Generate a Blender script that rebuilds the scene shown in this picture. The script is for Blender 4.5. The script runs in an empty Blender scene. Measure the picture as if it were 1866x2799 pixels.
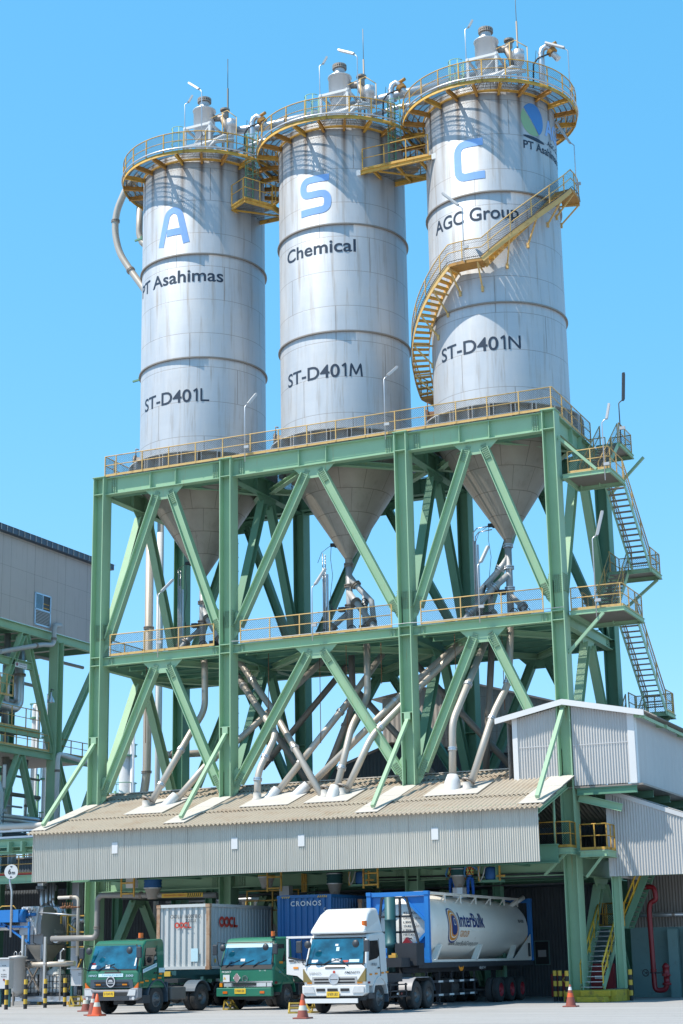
import bpy, bmesh, math, random
from mathutils import Vector as V, Matrix
random.seed(7)
SC = bpy.context.scene; COL = SC.collection
R = math.radians; PI = math.pi
# ------------------------------------------------------------- camera
cd = bpy.data.cameras.new("camera"); cam = bpy.data.objects.new("camera", cd); COL.objects.link(cam)
SC.camera = cam
YAW, PIT, ROL = -0.4243, 0.2587, -0.0178
_f = V((math.sin(YAW)*math.cos(PIT), math.cos(YAW)*math.cos(PIT), math.sin(PIT)))
_r = V((math.cos(YAW), -math.sin(YAW), 0)); _u = _r.cross(_f)
_r2 = _r*math.cos(ROL) + _u*math.sin(ROL); _u2 = -_r*math.sin(ROL) + _u*math.cos(ROL)
cam.matrix_world = Matrix(((_r2.x, _u2.x, -_f.x, 46.479), (_r2.y, _u2.y, -_f.y, -72.695), (_r2.z, _u2.z, -_f.z, 1.85), (0, 0, 0, 1)))
cd.sensor_fit = 'VERTICAL'; cd.sensor_height = 36.0; cd.lens = 4635.0/2799.0*36.0
cd.clip_start = 0.5; cd.clip_end = 3000
# ------------------------------------------------------------- sky, sun, exposure
SUN_EL, SUN_AZ = R(59), R(48.5)          # azimuth measured from -Y towards -X
w = bpy.data.worlds.new("World"); SC.world = w; w.use_nodes = True
nt = w.node_tree; bg = nt.nodes["Background"]
sk = nt.nodes.new("ShaderNodeTexSky"); sk.sky_type = 'NISHITA'; sk.sun_disc = False
sk.sun_elevation = SUN_EL; sk.sun_rotation = PI + SUN_AZ
sk.altitude = 0; sk.air_density = 1.0; sk.dust_density = 0.3; sk.ozone_density = 1.0
_sp = nt.nodes.new("ShaderNodeSeparateColor"); _cb = nt.nodes.new("ShaderNodeCombineColor"); nt.links.new(sk.outputs[0], _sp.inputs[0])
for _i, (_k, _g) in enumerate(((.68, .95), (.93, .50), (1.26, .48))):      # tone curve of the clear tropical sky, per channel
    _a = nt.nodes.new("ShaderNodeMath"); _a.operation = 'MULTIPLY'; _a.inputs[1].default_value = .178; nt.links.new(_sp.outputs[_i], _a.inputs[0])
    _b = nt.nodes.new("ShaderNodeMath"); _b.operation = 'POWER'; _b.inputs[1].default_value = _g; nt.links.new(_a.outputs[0], _b.inputs[0])
    _c = nt.nodes.new("ShaderNodeMath"); _c.operation = 'MULTIPLY'; _c.inputs[1].default_value = _k/.1953; nt.links.new(_b.outputs[0], _c.inputs[0]); nt.links.new(_c.outputs[0], _cb.inputs[_i])
# upper sky, out of view, dimmed further to cut the ambient light
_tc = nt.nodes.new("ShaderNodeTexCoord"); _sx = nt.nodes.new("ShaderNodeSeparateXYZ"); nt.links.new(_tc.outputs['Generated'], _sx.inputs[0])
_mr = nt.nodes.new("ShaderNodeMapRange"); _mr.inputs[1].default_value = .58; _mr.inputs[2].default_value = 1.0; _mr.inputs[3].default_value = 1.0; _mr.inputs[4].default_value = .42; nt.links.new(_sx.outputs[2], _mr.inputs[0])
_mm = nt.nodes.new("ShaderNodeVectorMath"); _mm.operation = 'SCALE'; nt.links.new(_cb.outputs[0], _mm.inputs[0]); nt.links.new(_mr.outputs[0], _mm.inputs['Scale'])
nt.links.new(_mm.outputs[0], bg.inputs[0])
bg.inputs[1].default_value = 0.15
sd = bpy.data.lights.new("sun", 'SUN'); so = bpy.data.objects.new("sun", sd); COL.objects.link(so)
sd.energy = 5.0; sd.angle = R(0.5); sd.color = (1.0, 0.93, 0.82)
_sd = V((-math.sin(SUN_AZ)*math.cos(SUN_EL), -math.cos(SUN_AZ)*math.cos(SUN_EL), math.sin(SUN_EL)))
so.rotation_euler = _sd.to_track_quat('Z', 'Y').to_euler(); so.location = (0, -40, 80)
SC.view_settings.view_transform = 'Standard'; SC.view_settings.look = 'None'
SC.view_settings.exposure = 0.38; SC.view_settings.gamma = 1.0
SC.cycles.max_bounces = 8; SC.cycles.transparent_max_bounces = 24
# ------------------------------------------------------------- materials
def lin(h):
    return tuple((((int(h[i:i+2], 16)/255)+0.055)/1.055)**2.4 if int(h[i:i+2], 16) > 10 else int(h[i:i+2], 16)/255/12.92 for i in (0, 2, 4))
MATS = {}
class NT:
    def __init__(s, name):
        s.m = bpy.data.materials.new(name); s.m.use_nodes = True; s.t = s.m.node_tree; s.b = s.t.nodes["Principled BSDF"]; MATS[name] = s.m
    def n(s, typ, **k):
        x = s.t.nodes.new(typ)
        for a, v in k.items(): setattr(x, a, v)
        return x
    def l(s, a, b): s.t.links.new(a, b)
    def coord(s, scale=(1, 1, 1), kind='Object'):
        tc = s.n("ShaderNodeTexCoord"); mp = s.n("ShaderNodeMapping"); mp.inputs['Scale'].default_value = scale
        s.l(tc.outputs[kind], mp.inputs[0]); return mp.outputs[0]
    def noise(s, vec, scale, detail=4, rough=0.6):
        x = s.n("ShaderNodeTexNoise"); x.inputs['Scale'].default_value = scale; x.inputs['Detail'].default_value = detail; x.inputs['Roughness'].default_value = rough
        s.l(vec, x.inputs['Vector']); return x.outputs[0]
    def ramp(s, fac, stops):
        x = s.n("ShaderNodeValToRGB"); e = x.color_ramp.elements
        while len(e) < len(stops): e.new(0.5)
        for i, (p, c) in enumerate(stops):
            e[i].position = p; e[i].color = (c, c, c, 1) if isinstance(c, (int, float)) else (*c, 1)
        s.l(fac, x.inputs[0]); return x.outputs[0]
    def mix(s, fac, a, b, mode='MIX'):
        x = s.n("ShaderNodeMix", data_type='RGBA', blend_type=mode)
        for i, v in ((0, fac), (6, a), (7, b)):
            if isinstance(v, (int, float)): x.inputs[i].default_value = v
            elif isinstance(v, tuple): x.inputs[i].default_value = (*v, 1)
            else: s.l(v, x.inputs[i])
        return x.outputs[2]
    def math(s, op, a, b=0.0, c=0.0):
        x = s.n("ShaderNodeMath", operation=op)
        for i, v in enumerate((a, b, c)):
            if isinstance(v, (int, float)): x.inputs[i].default_value = v
            else: s.l(v, x.inputs[i])
        return x.outputs[0]
    def bump(s, h, strength=0.2, dist=0.02):
        x = s.n("ShaderNodeBump"); x.inputs['Strength'].default_value = strength; x.inputs['Distance'].default_value = dist
        s.l(h, x.inputs['Height']); s.l(x.outputs[0], s.b.inputs['Normal'])
def pm(name, col, rough=0.5, metal=0.0, var=0.14, scale=1.3, dirt=None, amt=0.5, streak=False, bump=0.0, spec=0.5):
    """painted / weathered surface: base colour, tone variation, optional dirt or rust patches"""
    if isinstance(col, str): col = lin(col)
    t = NT(name); v = t.coord()
    n1 = t.noise(v, scale, 5)
    c = t.mix(n1, tuple(x*(1-var) for x in col), tuple(min(1, x*(1+var)) for x in col))
    if dirt:
        if isinstance(dirt, str): dirt = lin(dirt)
        v2 = t.coord((5, 5, .35)) if streak else t.coord((1.3, 1.3, 1.3))
        n2 = t.noise(v2, 1.6 if streak else 2.2, 6, .7)
        f = t.ramp(n2, [(1-amt*.55-.13, 0.0), (1-amt*.55+.1, 1.0)])
        c = t.mix(f, c, dirt)
    t.l(c, t.b.inputs['Base Color'])
    t.b.inputs['Roughness'].default_value = rough; t.b.inputs['Metallic'].default_value = metal
    t.b.inputs['Specular IOR Level'].default_value = spec
    if bump: t.bump(t.noise(v, 30, 3), bump, 0.01)
    return t.m
def glass(name, col, rough=0.04):
    t = NT(name); t.b.inputs['Base Color'].default_value = (*lin(col), 1); t.b.inputs['Roughness'].default_value = rough
    q_ = lin(col); v0 = t.coord((1, .3, 1.6)); t.l(t.mix(t.ramp(t.noise(v0, 1.1, 4), [(.35, 0.0), (.68, 1.0)]), tuple(x*.35 for x in q_), tuple(x*1.25 for x in q_)), t.b.inputs['Base Color'])  # patchy light and dark tones stand in for reflections in the glass
    t.b.inputs['Specular IOR Level'].default_value = 0.9; t.b.inputs['Coat Weight'].default_value = 0.6; t.b.inputs['Coat Roughness'].default_value = .02
    v = t.coord(); t.bump(t.noise(v, 1.5, 2), 0.05, 0.02); return t.m
def hole_mat(name, col, period, wire, diag, rough=0.6, metal=0.0):
    """open net or grating: thin strands with holes between, laid out in the sheet's own UV metres"""
    t = NT(name); uv = t.n("ShaderNodeTexCoord"); sp = t.n("ShaderNodeSeparateXYZ"); t.l(uv.outputs['UV'], sp.inputs[0])
    a, b = sp.outputs[0], sp.outputs[1]
    if diag: a, b = t.math('ADD', a, b), t.math('SUBTRACT', a, b)
    ga = t.math('LESS_THAN', t.math('FRACT', t.math('DIVIDE', a, period[0])), wire[0])
    gb = t.math('LESS_THAN', t.math('FRACT', t.math('DIVIDE', b, period[1])), wire[1])
    k = t.math('MAXIMUM', ga, gb)
    tr = t.n("ShaderNodeBsdfTransparent"); mx = t.n("ShaderNodeMixShader")
    t.b.inputs['Base Color'].default_value = (*lin(col), 1); t.b.inputs['Roughness'].default_value = rough; t.b.inputs['Metallic'].default_value = metal
    t.l(k, mx.inputs[0]); t.l(tr.outputs[0], mx.inputs[1]); t.l(t.b.outputs[0], mx.inputs[2])
    t.l(mx.outputs[0], t.t.nodes['Material Output'].inputs[0]); return t.m
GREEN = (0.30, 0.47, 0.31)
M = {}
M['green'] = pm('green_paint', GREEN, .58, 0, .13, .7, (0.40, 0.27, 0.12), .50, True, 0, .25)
M['green2'] = pm('green_paint_dark', (0.135, 0.285, 0.195), .6, 0, .15, .8, (0.22, 0.19, 0.12), .45, True, 0, .25)  # darker copy of the green, shade put in for rear and inner steel
M['plateg'] = pm('green_plate', (0.23, 0.37, 0.24), .5, 0, .14, 6, (0.26, 0.19, 0.09), .5)
M['yellow'] = pm('yellow_paint', (0.56, 0.32, 0.055), .62, 0, .25, 1.5, (0.17, 0.075, 0.025), .66)
M['cream'] = pm('faded_yellow_paint', (0.58, 0.38, 0.14), .65, 0, .18, 1.5, (0.24, 0.12, 0.045), .58)
M['rusty'] = pm('rusty_yellow_paint', (0.42, 0.21, 0.045), .65, 0, .3, 2.0, (0.13, 0.055, 0.02), .62)
M['grey'] = pm('grey_paint', (0.42, 0.43, 0.44), .5, .2, .12, 1.2, (0.2, .17, .14), .4)
M['galv'] = pm('galvanised_steel', (0.55, 0.57, 0.60), .38, .75, .12, 3.0, (0.3, .26, .22), .4)
M['steelpipe'] = pm('dusty_steel_pipe', (0.47, 0.425, 0.37), .48, .35, .12, .8, (0.19, .12, .07), .38)
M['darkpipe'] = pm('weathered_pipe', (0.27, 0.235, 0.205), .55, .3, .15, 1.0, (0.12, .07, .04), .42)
M['rust'] = pm('rust', (0.19, 0.085, 0.04), .8, 0, .35, 4.0, (0.07, .035, .02), .5)
M['white'] = pm('white_paint', (0.66, 0.66, 0.66), .45, 0, .05, 1.0, (0.5, .46, .4), .35, True)
M['flash'] = pm('white_flashing', (0.50, 0.475, 0.435), .6, 0, .08, 1.2, (0.42, .34, .27), .42)
M['black'] = pm('black_rubber', (0.022, 0.023, 0.025), .7, 0, .3, 3.0)
M['dark'] = pm('dark_steel', (0.05, 0.055, 0.06), .5, .3, .25, 2.0)
M['net'] = hole_mat('black_netting', '171b17', (.10, .10), (.16, .16), True)
M['grate'] = hole_mat('steel_grating', '6a6864', (.06, .30), (.66, .2), False, .5, .3)
M['grate_y'] = M['grate']
# ------------------------------------------------------------- mesh builder
class MB:
    def __init__(s): s.v = []; s.f = []; s.uv = []; s.has_uv = False; s.sm = []
    def add(s, vs, fs, smooth=False, uvs=None):
        o = len(s.v); s.v += [V(x) for x in vs]
        for i, f in enumerate(fs):
            s.f.append([o+k for k in f]); s.sm.append(smooth)
            if uvs: s.has_uv = True; s.uv.append([uvs[k] for k in f])
            else: s.uv.append([(0, 0)]*len(f))
        return s
    def box(s, c, d, m=None):
        vs = [V((x*d[0]/2, y*d[1]/2, z*d[2]/2)) for x in (-1, 1) for y in (-1, 1) for z in (-1, 1)]
        if m is not None: vs = [m @ x for x in vs]
        vs = [V(c)+x for x in vs]
        return s.add(vs, [(0, 1, 3, 2), (4, 6, 7, 5), (0, 4, 5, 1), (2, 3, 7, 6), (0, 2, 6, 4), (1, 5, 7, 3)])
    def box2(s, a, b): return s.box([(a[i]+b[i])/2 for i in range(3)], [abs(b[i]-a[i]) for i in range(3)])
    def bar(s, p0, p1, wa, wb, a):
        """rectangular bar from p0 to p1; wa is its size along a (made square to the axis), wb across"""
        p0, p1 = V(p0), V(p1); d = (p1-p0).normalized(); a = V(a); a = (a-d*a.dot(d)).normalized(); n = d.cross(a)
        vs = [p+a*(i*wa/2)+n*(j*wb/2) for p in (p0, p1) for i, j in ((-1, -1), (1, -1), (1, 1), (-1, 1))]
        return s.add(vs, [(3, 2, 1, 0), (4, 5, 6, 7), (0, 1, 5, 4), (1, 2, 6, 5), (2, 3, 7, 6), (3, 0, 4, 7)])
    def hbeam(s, p0, p1, h, b, a, tw=.025, tf=.035):
        p0, p1 = V(p0), V(p1); d = (p1-p0).normalized(); a = V(a); a = (a-d*a.dot(d)).normalized()
        s.bar(p0, p1, h-2*tf, tw, a)
        for k in (-1, 1): s.bar(p0+a*k*(h-tf)/2, p1+a*k*(h-tf)/2, tf, b, a)
        return s
    def tube(s, pts, r, n=10, cap=True, close=False):
        P = [V(p) for p in pts]; m = len(P); rr = r if isinstance(r, (list, tuple)) else [r]*m
        up = None; vs = []; 
        for i in range(m):
            if close: d = (P[(i+1) % m]-P[i-1]).normalized()
            else: d = ((P[min(i+1, m-1)]-P[i]).normalized()+(P[i]-P[max(i-1, 0)]).normalized()).normalized()
            if up is None: up = d.orthogonal().normalized()
            up = (up-d*up.dot(d)).normalized(); q = d.cross(up)
            k = 1.0
            if 0 < i < m-1:
                cs = (P[i+1]-P[i]).normalized().dot(d); k = 1/max(cs, .6)
            vs += [P[i]+(up*math.cos(2*PI*j/n)+q*math.sin(2*PI*j/n))*rr[i] for j in range(n)]
        fs = []
        for i in range(m if close else m-1):
            for j in range(n):
                a, b = i*n, ((i+1) % m)*n
                fs.append((a+j, a+(j+1) % n, b+(j+1) % n, b+j))
        s.add(vs, fs, True)
        if cap and not close:
            o = len(s.v)-m*n; s.f.append([o+j for j in range(n)][::-1]); s.uv.append([(0, 0)]*n); s.sm.append(False)
            s.f.append([o+(m-1)*n+j for j in range(n)]); s.uv.append([(0, 0)]*n); s.sm.append(False)
        return s
    def lathe(s, c, prof, n=24, axis=(0, 0, 1), smooth=True):
        """prof: (radius, height along axis)"""
        ax = V(axis).normalized(); e1 = ax.orthogonal().normalized(); 
        if abs(ax.z) > .99: e1 = V((1, 0, 0))
        e2 = ax.cross(e1); c = V(c); m = len(prof)
        vs = [c+ax*z+(e1*math.cos(2*PI*j/n)+e2*math.sin(2*PI*j/n))*r for r, z in prof for j in range(n)]
        fs = [(i*n+j, i*n+(j+1) % n, (i+1)*n+(j+1) % n, (i+1)*n+j) for i in range(m-1) for j in range(n)]
        return s.add(vs, fs, smooth)
    def cyl(s, c, r, h, n=20, axis=(0, 0, 1)): return s.lathe(c, [(0, 0), (r, 0), (r, h), (0, h)], n, axis, False)
    def prism(s, poly, o, ex, ey, ez):
        """polygon poly (2D) in the plane o + x*ex + y*ey, extruded by vector ez"""
        o, ex, ey, ez = V(o), V(ex), V(ey), V(ez); n = len(poly)
        b = [o+ex*x+ey*y for x, y in poly]; vs = b+[p+ez for p in b]
        return s.add(vs, [tuple(range(n))[::-1], tuple(range(n, 2*n))]+[(i, (i+1) % n, n+(i+1) % n, n+i) for i in range(n)])
    def sheet(s, strip0, strip1, uv0=None):
        """quad strip between two polylines with UV in metres (u along, v across)"""
        u = 0; A = [V(p) for p in strip0]; B = [V(p) for p in strip1]; us = [0]
        for i in range(1, len(A)): us.append(us[-1]+(A[i]-A[i-1]).length)
        vs = []; uvs = []
        for i in range(len(A)):
            vs += [A[i], B[i]]; uvs += [(us[i], 0), (us[i], (B[i]-A[i]).length)]
        return s.add(vs, [(2*i, 2*i+2, 2*i+3, 2*i+1) for i in range(len(A)-1)], False, uvs)
    def build(s, name, mat, parent=None, label=None, bevel=0):
        me = bpy.data.meshes.new(name); loc = V((0, 0, 0))
        if parent is None and s.v:
            xs = [p.x for p in s.v]; ys = [p.y for p in s.v]; zs = [p.z for p in s.v]
            loc = V(((min(xs)+max(xs))/2, (min(ys)+max(ys))/2, min(zs)))
        elif parent is not None: loc = WL[parent.name]
        me.from_pydata([p-loc for p in s.v], [], s.f)
        me.polygons.foreach_set('use_smooth', s.sm)
        if s.has_uv:
            l = me.uv_layers.new(name='UVMap'); flat = [c for f in s.uv for p in f for c in p]; l.data.foreach_set('uv', flat)
        o = bpy.data.objects.new(name, me); COL.objects.link(o)
        for x in (mat if isinstance(mat, list) else [mat]): me.materials.append(M[x] if isinstance(x, str) else x)
        if parent is None: o.location = loc; WL[o.name] = loc
        else: o.parent = parent; WL[o.name] = loc
        if label: o['label'] = label
        if bevel:
            b = o.modifiers.new('bevel', 'BEVEL'); b.width = bevel; b.segments = 2; b.limit_method = 'ANGLE'
        return o
WL = {}
def build_each(mb, name, mat, parent):
    """every separate piece of the mesh becomes a part of its own (pieces that touch stay together)"""
    n = len(mb.v); up = list(range(n))
    def find(i):
        while up[i] != i: up[i] = up[up[i]]; i = up[i]
        return i
    for f in mb.f:
        for k in f[1:]: up[find(k)] = find(f[0])
    comp = {}
    for i in range(n): comp.setdefault(find(i), []).append(i)
    bx = []
    for r_, ids in comp.items():
        p = [mb.v[i] for i in ids]; bx.append([[min(q[a] for q in p)-.012 for a in range(3)], [max(q[a] for q in p)+.012 for a in range(3)], {r_}])
    done = False
    while not done:
        done = True; out = []
        for b in bx:
            for o in out:
                if all(b[0][a] <= o[1][a] and o[0][a] <= b[1][a] for a in range(3)):
                    o[0] = [min(x, y) for x, y in zip(o[0], b[0])]; o[1] = [max(x, y) for x, y in zip(o[1], b[1])]; o[2] |= b[2]; done = False; break
            else: out.append(b)
        bx = out
    res = []
    for b in bx:
        m = MB(); ids = sorted(i for i in range(n) if find(i) in b[2]); ren = {i: k for k, i in enumerate(ids)}; m.v = [mb.v[i] for i in ids]
        for f, u, s_ in zip(mb.f, mb.uv, mb.sm):
            if f[0] in ren: m.f.append([ren[i] for i in f]); m.uv.append(u); m.sm.append(s_)
        m.has_uv = mb.has_uv; res.append(m.build(name, mat, parent))
    return res
def tag(o, label, cat, group=None):
    o['label'] = label; o['category'] = cat
    if group: o['group'] = group
    return o
def thing(name, label, cat, loc=(0, 0, 0), group=None):
    o = bpy.data.objects.new(name, None); COL.objects.link(o); o.location = loc; o.empty_display_size = .3
    WL[o.name] = V(loc); return tag(o, label, cat, group)
def copy_tree(o, parent=None):
    c = o.copy(); COL.objects.link(c); c.parent = parent; WL[c.name] = WL[o.name]
    for ch in list(o.children): copy_tree(ch, c)
    return c
def arc(c, r, a0, a1, n, z): return [V((c[0]+r*math.cos(R(a0+(a1-a0)*i/n)), c[1]+r*math.sin(R(a0+(a1-a0)*i/n)), z)) for i in range(n+1)]
def railing(parent, pts, mat='cream', h=1.1, sp=1.6, net=True, toe=True, name='handrail', r=.024, toemat=None, ends=(True, True), netmat='net', every=None):
    """hand-rail along the polyline pts (points at floor level)"""
    P = [V(p) for p in pts]; mb = MB(); z = V((0, 0, 1))
    mb.tube([p+z*h for p in P], r*1.15, 7); mb.tube([p+z*h*.55 for p in P], r, 6)
    d = [0]
    for i in range(1, len(P)): d.append(d[-1]+(P[i]-P[i-1]).length)
    k = max(1, round(d[-1]/sp)); pos = [d[-1]*i/k for i in range(k+1)]
    if every is None:
        for x in d[1:-1]:
            if len(P) < 9 and min(abs(x-q) for q in pos) > .25: pos.append(x)
    for q in pos:
        if (q == 0 and not ends[0]) or (q == d[-1] and not ends[1]): continue
        for i in range(1, len(P)):
            if q <= d[i]+1e-6:
                t = (q-d[i-1])/max(1e-6, d[i]-d[i-1]); p = P[i-1].lerp(P[i], t); mb.bar(p, p+z*h, .05, .05, (P[i]-P[i-1]) if abs((P[i]-P[i-1]).normalized().z) < .95 else (1, 0, 0)); break
    if toe:
        for i in range(1, len(P)): mb.bar(P[i-1]+z*.06, P[i]+z*.06, .12, .012, z)
    o = mb.build(name, mat, parent)
    if net:
        nb = MB(); nb.sheet([p+z*.02 for p in P], [p+z*(h-.03) for p in P]); nb.build('safety_net', netmat, o if parent is None or parent.parent is None else parent)
    return o
# ------------------------------------------------------------- ground
XC = [0.0, 7.513, 17.096, 24.593]                 # right faces of the four front columns
XM = [x-.315 for x in XC]; YF, YB = .41, 8.85; ZT, ZM = 26.57, 17.04
t = NT('concrete_yard'); v = t.coord()
c = t.mix(t.noise(v, .35, 6, .65), (.31, .308, .31), (.385, .382, .382))
c = t.mix(t.ramp(t.noise(t.coord((.05, 1.4, 1)), 1.2, 5), [(.44, 0.0), (.70, .75)]), c, (.22, .217, .21))
c = t.mix(t.ramp(t.noise(v, 3.0, 6, .75), [(.57, 0.0), (.73, .75)]), c, (.14, .137, .13))
t.l(c, t.b.inputs['Base Color']); t.b.inputs['Roughness'].default_value = .85; t.bump(t.noise(v, 12, 5), .25, .02)
M['concrete'] = t.m
g = MB().add([(-1500, -300, 0), (1500, -300, 0), (1500, 1500, 0), (-1500, 1500, 0)], [(0, 1, 2, 3)]).build('ground', 'concrete'); g['kind'] = 'structure'
t = NT('block_concrete'); v = t.coord(); c = t.mix(t.noise(v, 2, 5), (.28, .27, .26), (.4, .39, .37)); t.l(c, t.b.inputs['Base Color']); t.b.inputs['Roughness'].default_value = .9; M['block'] = t.m
# ------------------------------------------------------------- main green steel frame
fr = thing('steel_frame', 'tall green bolted steel frame carrying the three silos over the loading bays', 'steel frame', (12, 4.6, 0))
def bolts(mb, c, ex, ey, n, w, h, nx, ny):
    """cover plate with bolt heads: centre c, in-plane axes ex, ey, outward n"""
    c, ex, ey, n = V(c), V(ex).normalized(), V(ey).normalized(), V(n).normalized(); m = Matrix((ex, ey, n)).transposed()
    mb.box(c+n*.012, (w, h, .024), m)
    for i in range(nx):
        for j in range(ny): mb.box(c+n*.045+ex*w*((i+.5)/nx-.5)+ey*h*((j+.5)/ny-.5), (.05, .05, .045), m)
def column(x, y, z0, z1, splice=True, mat='green'):
    mb = MB(); mb.hbeam((x, y, z0), (x, y, z1-.02), .63, .82, (1, 0, 0), .04, .045)
    mb.box((x, y, z1), (.74, .9, .04)); s = 1 if y < 4 else -1
    for zz in (25.66, 17.02, 16.6, 12.95):
        if z0 < zz < z1: mb.box((x, y, zz), (.535, .80, .035))
    o = mb.build('column', mat, fr)
    if splice:
        sp = MB()
        for q in (18.35,):
            bolts(sp, (x, y-.02, q), (1, 0, 0), (0, 0, 1), (0, -1, 0), .42, .85, 5, 9)
            for sx in (-1, 1):
                for yy in (-.22, .22): bolts(sp, (x+sx*.315, y+yy, q), (0, 1, 0), (0, 0, 1), (sx, 0, 0), .34, .85, 3, 9)
        build_each(sp, 'splice_plate', 'plateg', o)
    return o
for x in XM:
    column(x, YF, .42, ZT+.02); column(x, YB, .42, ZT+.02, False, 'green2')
def beam(p0, p1, h, b, stiff=(), mat='green', splice=True, a=(0, 0, 1)):
    p0, p1 = V(p0), V(p1); mb = MB(); mb.hbeam(p0, p1, h, b, a); d = (p1-p0).normalized(); n = d.cross(V(a))
    for q in stiff: mb.bar(p0+d*q-V((0, 0, h/2-.04)), p0+d*q+V((0, 0, h/2-.04)), .03, b*.96, d)
    o = mb.build('beam', mat, fr)
    if splice:
        sp = MB(); L = (p1-p0).length
        for q in (.42, L-.42):
            for s in (-1, 1): bolts(sp, p0+d*q+n*s*.014, d, (0, 0, 1), n*s, .34, h-.14, 3 if h > .6 else 2, 9 if h > .6 else 4)
        build_each(sp, 'splice_plate', 'plateg' if mat == 'green' else mat, o)
    return o
def gusset(parent, c, ex, ez, wt, wb, h, n, mat='green'):
    """plate hanging below a beam, narrower at the bottom"""
    mb = MB(); mb.prism([(-wt/2, 0), (wt/2, 0), (wb/2, -h), (-wb/2, -h)], V(c)-V(n)*.02, ex, ez, V(n)*.04); mb.build('gusset_plate', mat, parent)
def vbrace(pa, pb, top, ax, n, mat='green', h=.42, b=.40, zb=0):
    """inverted V between the feet pa, pb (at column faces) and the beam underside at top"""
    top = V(top); ax = V(ax); n = V(n)
    first = None
    for s, foot in ((-1, V(pa)), (1, V(pb))):
        hd = top+ax*s*.46+V((0, 0, -.42)); dn = (foot-hd).normalized()
        mb = MB(); mb.hbeam(hd-dn*.05, foot, h, b, n.cross(dn))
        o = mb.build('brace', mat, fr); first = first or o
        sp = MB(); e = n.cross(dn)
        if n.y > .5:
            for q in (hd+dn*.12, foot-dn*.12): bolts(sp, q-n*.014, dn, e, -n, .8, .27, 8, 4)
            build_each(sp, 'splice_plate', 'plateg' if mat == 'green' else mat, o)
        if foot.z < 1: continue
        # foot gusset against the column
        gm = MB(); sx = -s
        f2 = foot-ax*(-s)*0; gm.prism([(0, -.75), (0, .55), (.22, .75), (.55, .25), (.32, -.35)], foot+ax*s*.33-n*.02-V((0, 0, .0)), ax*(-s), (0, 0, 1), n*.04)
        gm.build('gusset_plate', mat, o)
    gusset(first, top, ax, (0, 0, 1), 2.3, .95, .62, n, mat)
for b_ in range(3):
    xa, xb = XC[b_], XC[b_+1]-.63; xm = (xa+xb)/2; L = xb-xa
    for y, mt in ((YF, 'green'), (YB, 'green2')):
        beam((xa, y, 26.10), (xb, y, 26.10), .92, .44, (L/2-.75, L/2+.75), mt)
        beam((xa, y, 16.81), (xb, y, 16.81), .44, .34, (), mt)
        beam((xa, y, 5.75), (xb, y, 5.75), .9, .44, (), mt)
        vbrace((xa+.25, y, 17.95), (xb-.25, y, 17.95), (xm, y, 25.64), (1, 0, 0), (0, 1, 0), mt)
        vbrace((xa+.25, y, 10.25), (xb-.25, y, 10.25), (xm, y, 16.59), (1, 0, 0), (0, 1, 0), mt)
for i, x in enumerate(XM):
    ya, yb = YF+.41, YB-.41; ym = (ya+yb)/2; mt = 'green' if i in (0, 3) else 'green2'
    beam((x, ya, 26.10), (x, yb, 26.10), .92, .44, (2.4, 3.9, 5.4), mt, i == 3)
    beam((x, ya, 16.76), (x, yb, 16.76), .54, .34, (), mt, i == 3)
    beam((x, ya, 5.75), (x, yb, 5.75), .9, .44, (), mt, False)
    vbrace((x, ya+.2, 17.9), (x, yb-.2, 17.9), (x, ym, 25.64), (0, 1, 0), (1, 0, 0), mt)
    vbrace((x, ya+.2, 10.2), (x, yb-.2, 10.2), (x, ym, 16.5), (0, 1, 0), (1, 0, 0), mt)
    vbrace((x, ya+.2, .7), (x, yb-.2, .7), (x, ym, 5.3), (0, 1, 0), (1, 0, 0), 'green')
    # slanting strut from the column to the canopy roof
    mb = MB(); mb.bar((x, .22, 12.75), (x, -4.22, 8.33), .17, .17, (1, 0, 0)); mb.box((x, .1, 12.78), (.3, .2, .34)); mb.build('strut', 'green', fr)
# inner girders round each silo, plan bracing and joists
for b_ in range(3):
    xa, xb = XC[b_], XC[b_+1]-.63; xm = (xa+xb)/2; sx = (3.35, 11.9, 20.5)[b_]
    for z, h in ((26.1, .8), (16.7, .36)):
        for k, (p, q) in enumerate((((xm, .65, 0), (xa, 4.6, 0)), ((xm, .65, 0), (xb, 4.6, 0)), ((xm, 8.6, 0), (xa, 4.6, 0)), ((xm, 8.6, 0), (xb, 4.6, 0)))):
            MB().hbeam(V(p)+V((0, 0, z-.18)), V(q)+V((0, 0, z-.18)), .28, .3, (0, 0, 1)).build('plan_brace', 'green', fr)
    for y in (1.05, 8.25):
        mb = MB(); mb.hbeam((xa, y, 26.12), (xb, y, 26.12), .84, .36, (0, 0, 1))
        for q in range(1, 14): mb.box((xa+(xb-xa)*q/14, y, 26.12), (.02, .34, .76))
        mb.build('ring_girder', 'green2', fr)
    for k in range(6):
        y = 1.6+k*1.25
        MB().hbeam((xa, y, 16.82), (xb, y, 16.82), .26, .16, (0, 0, 1)).build('joist', 'green2', fr)
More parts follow.
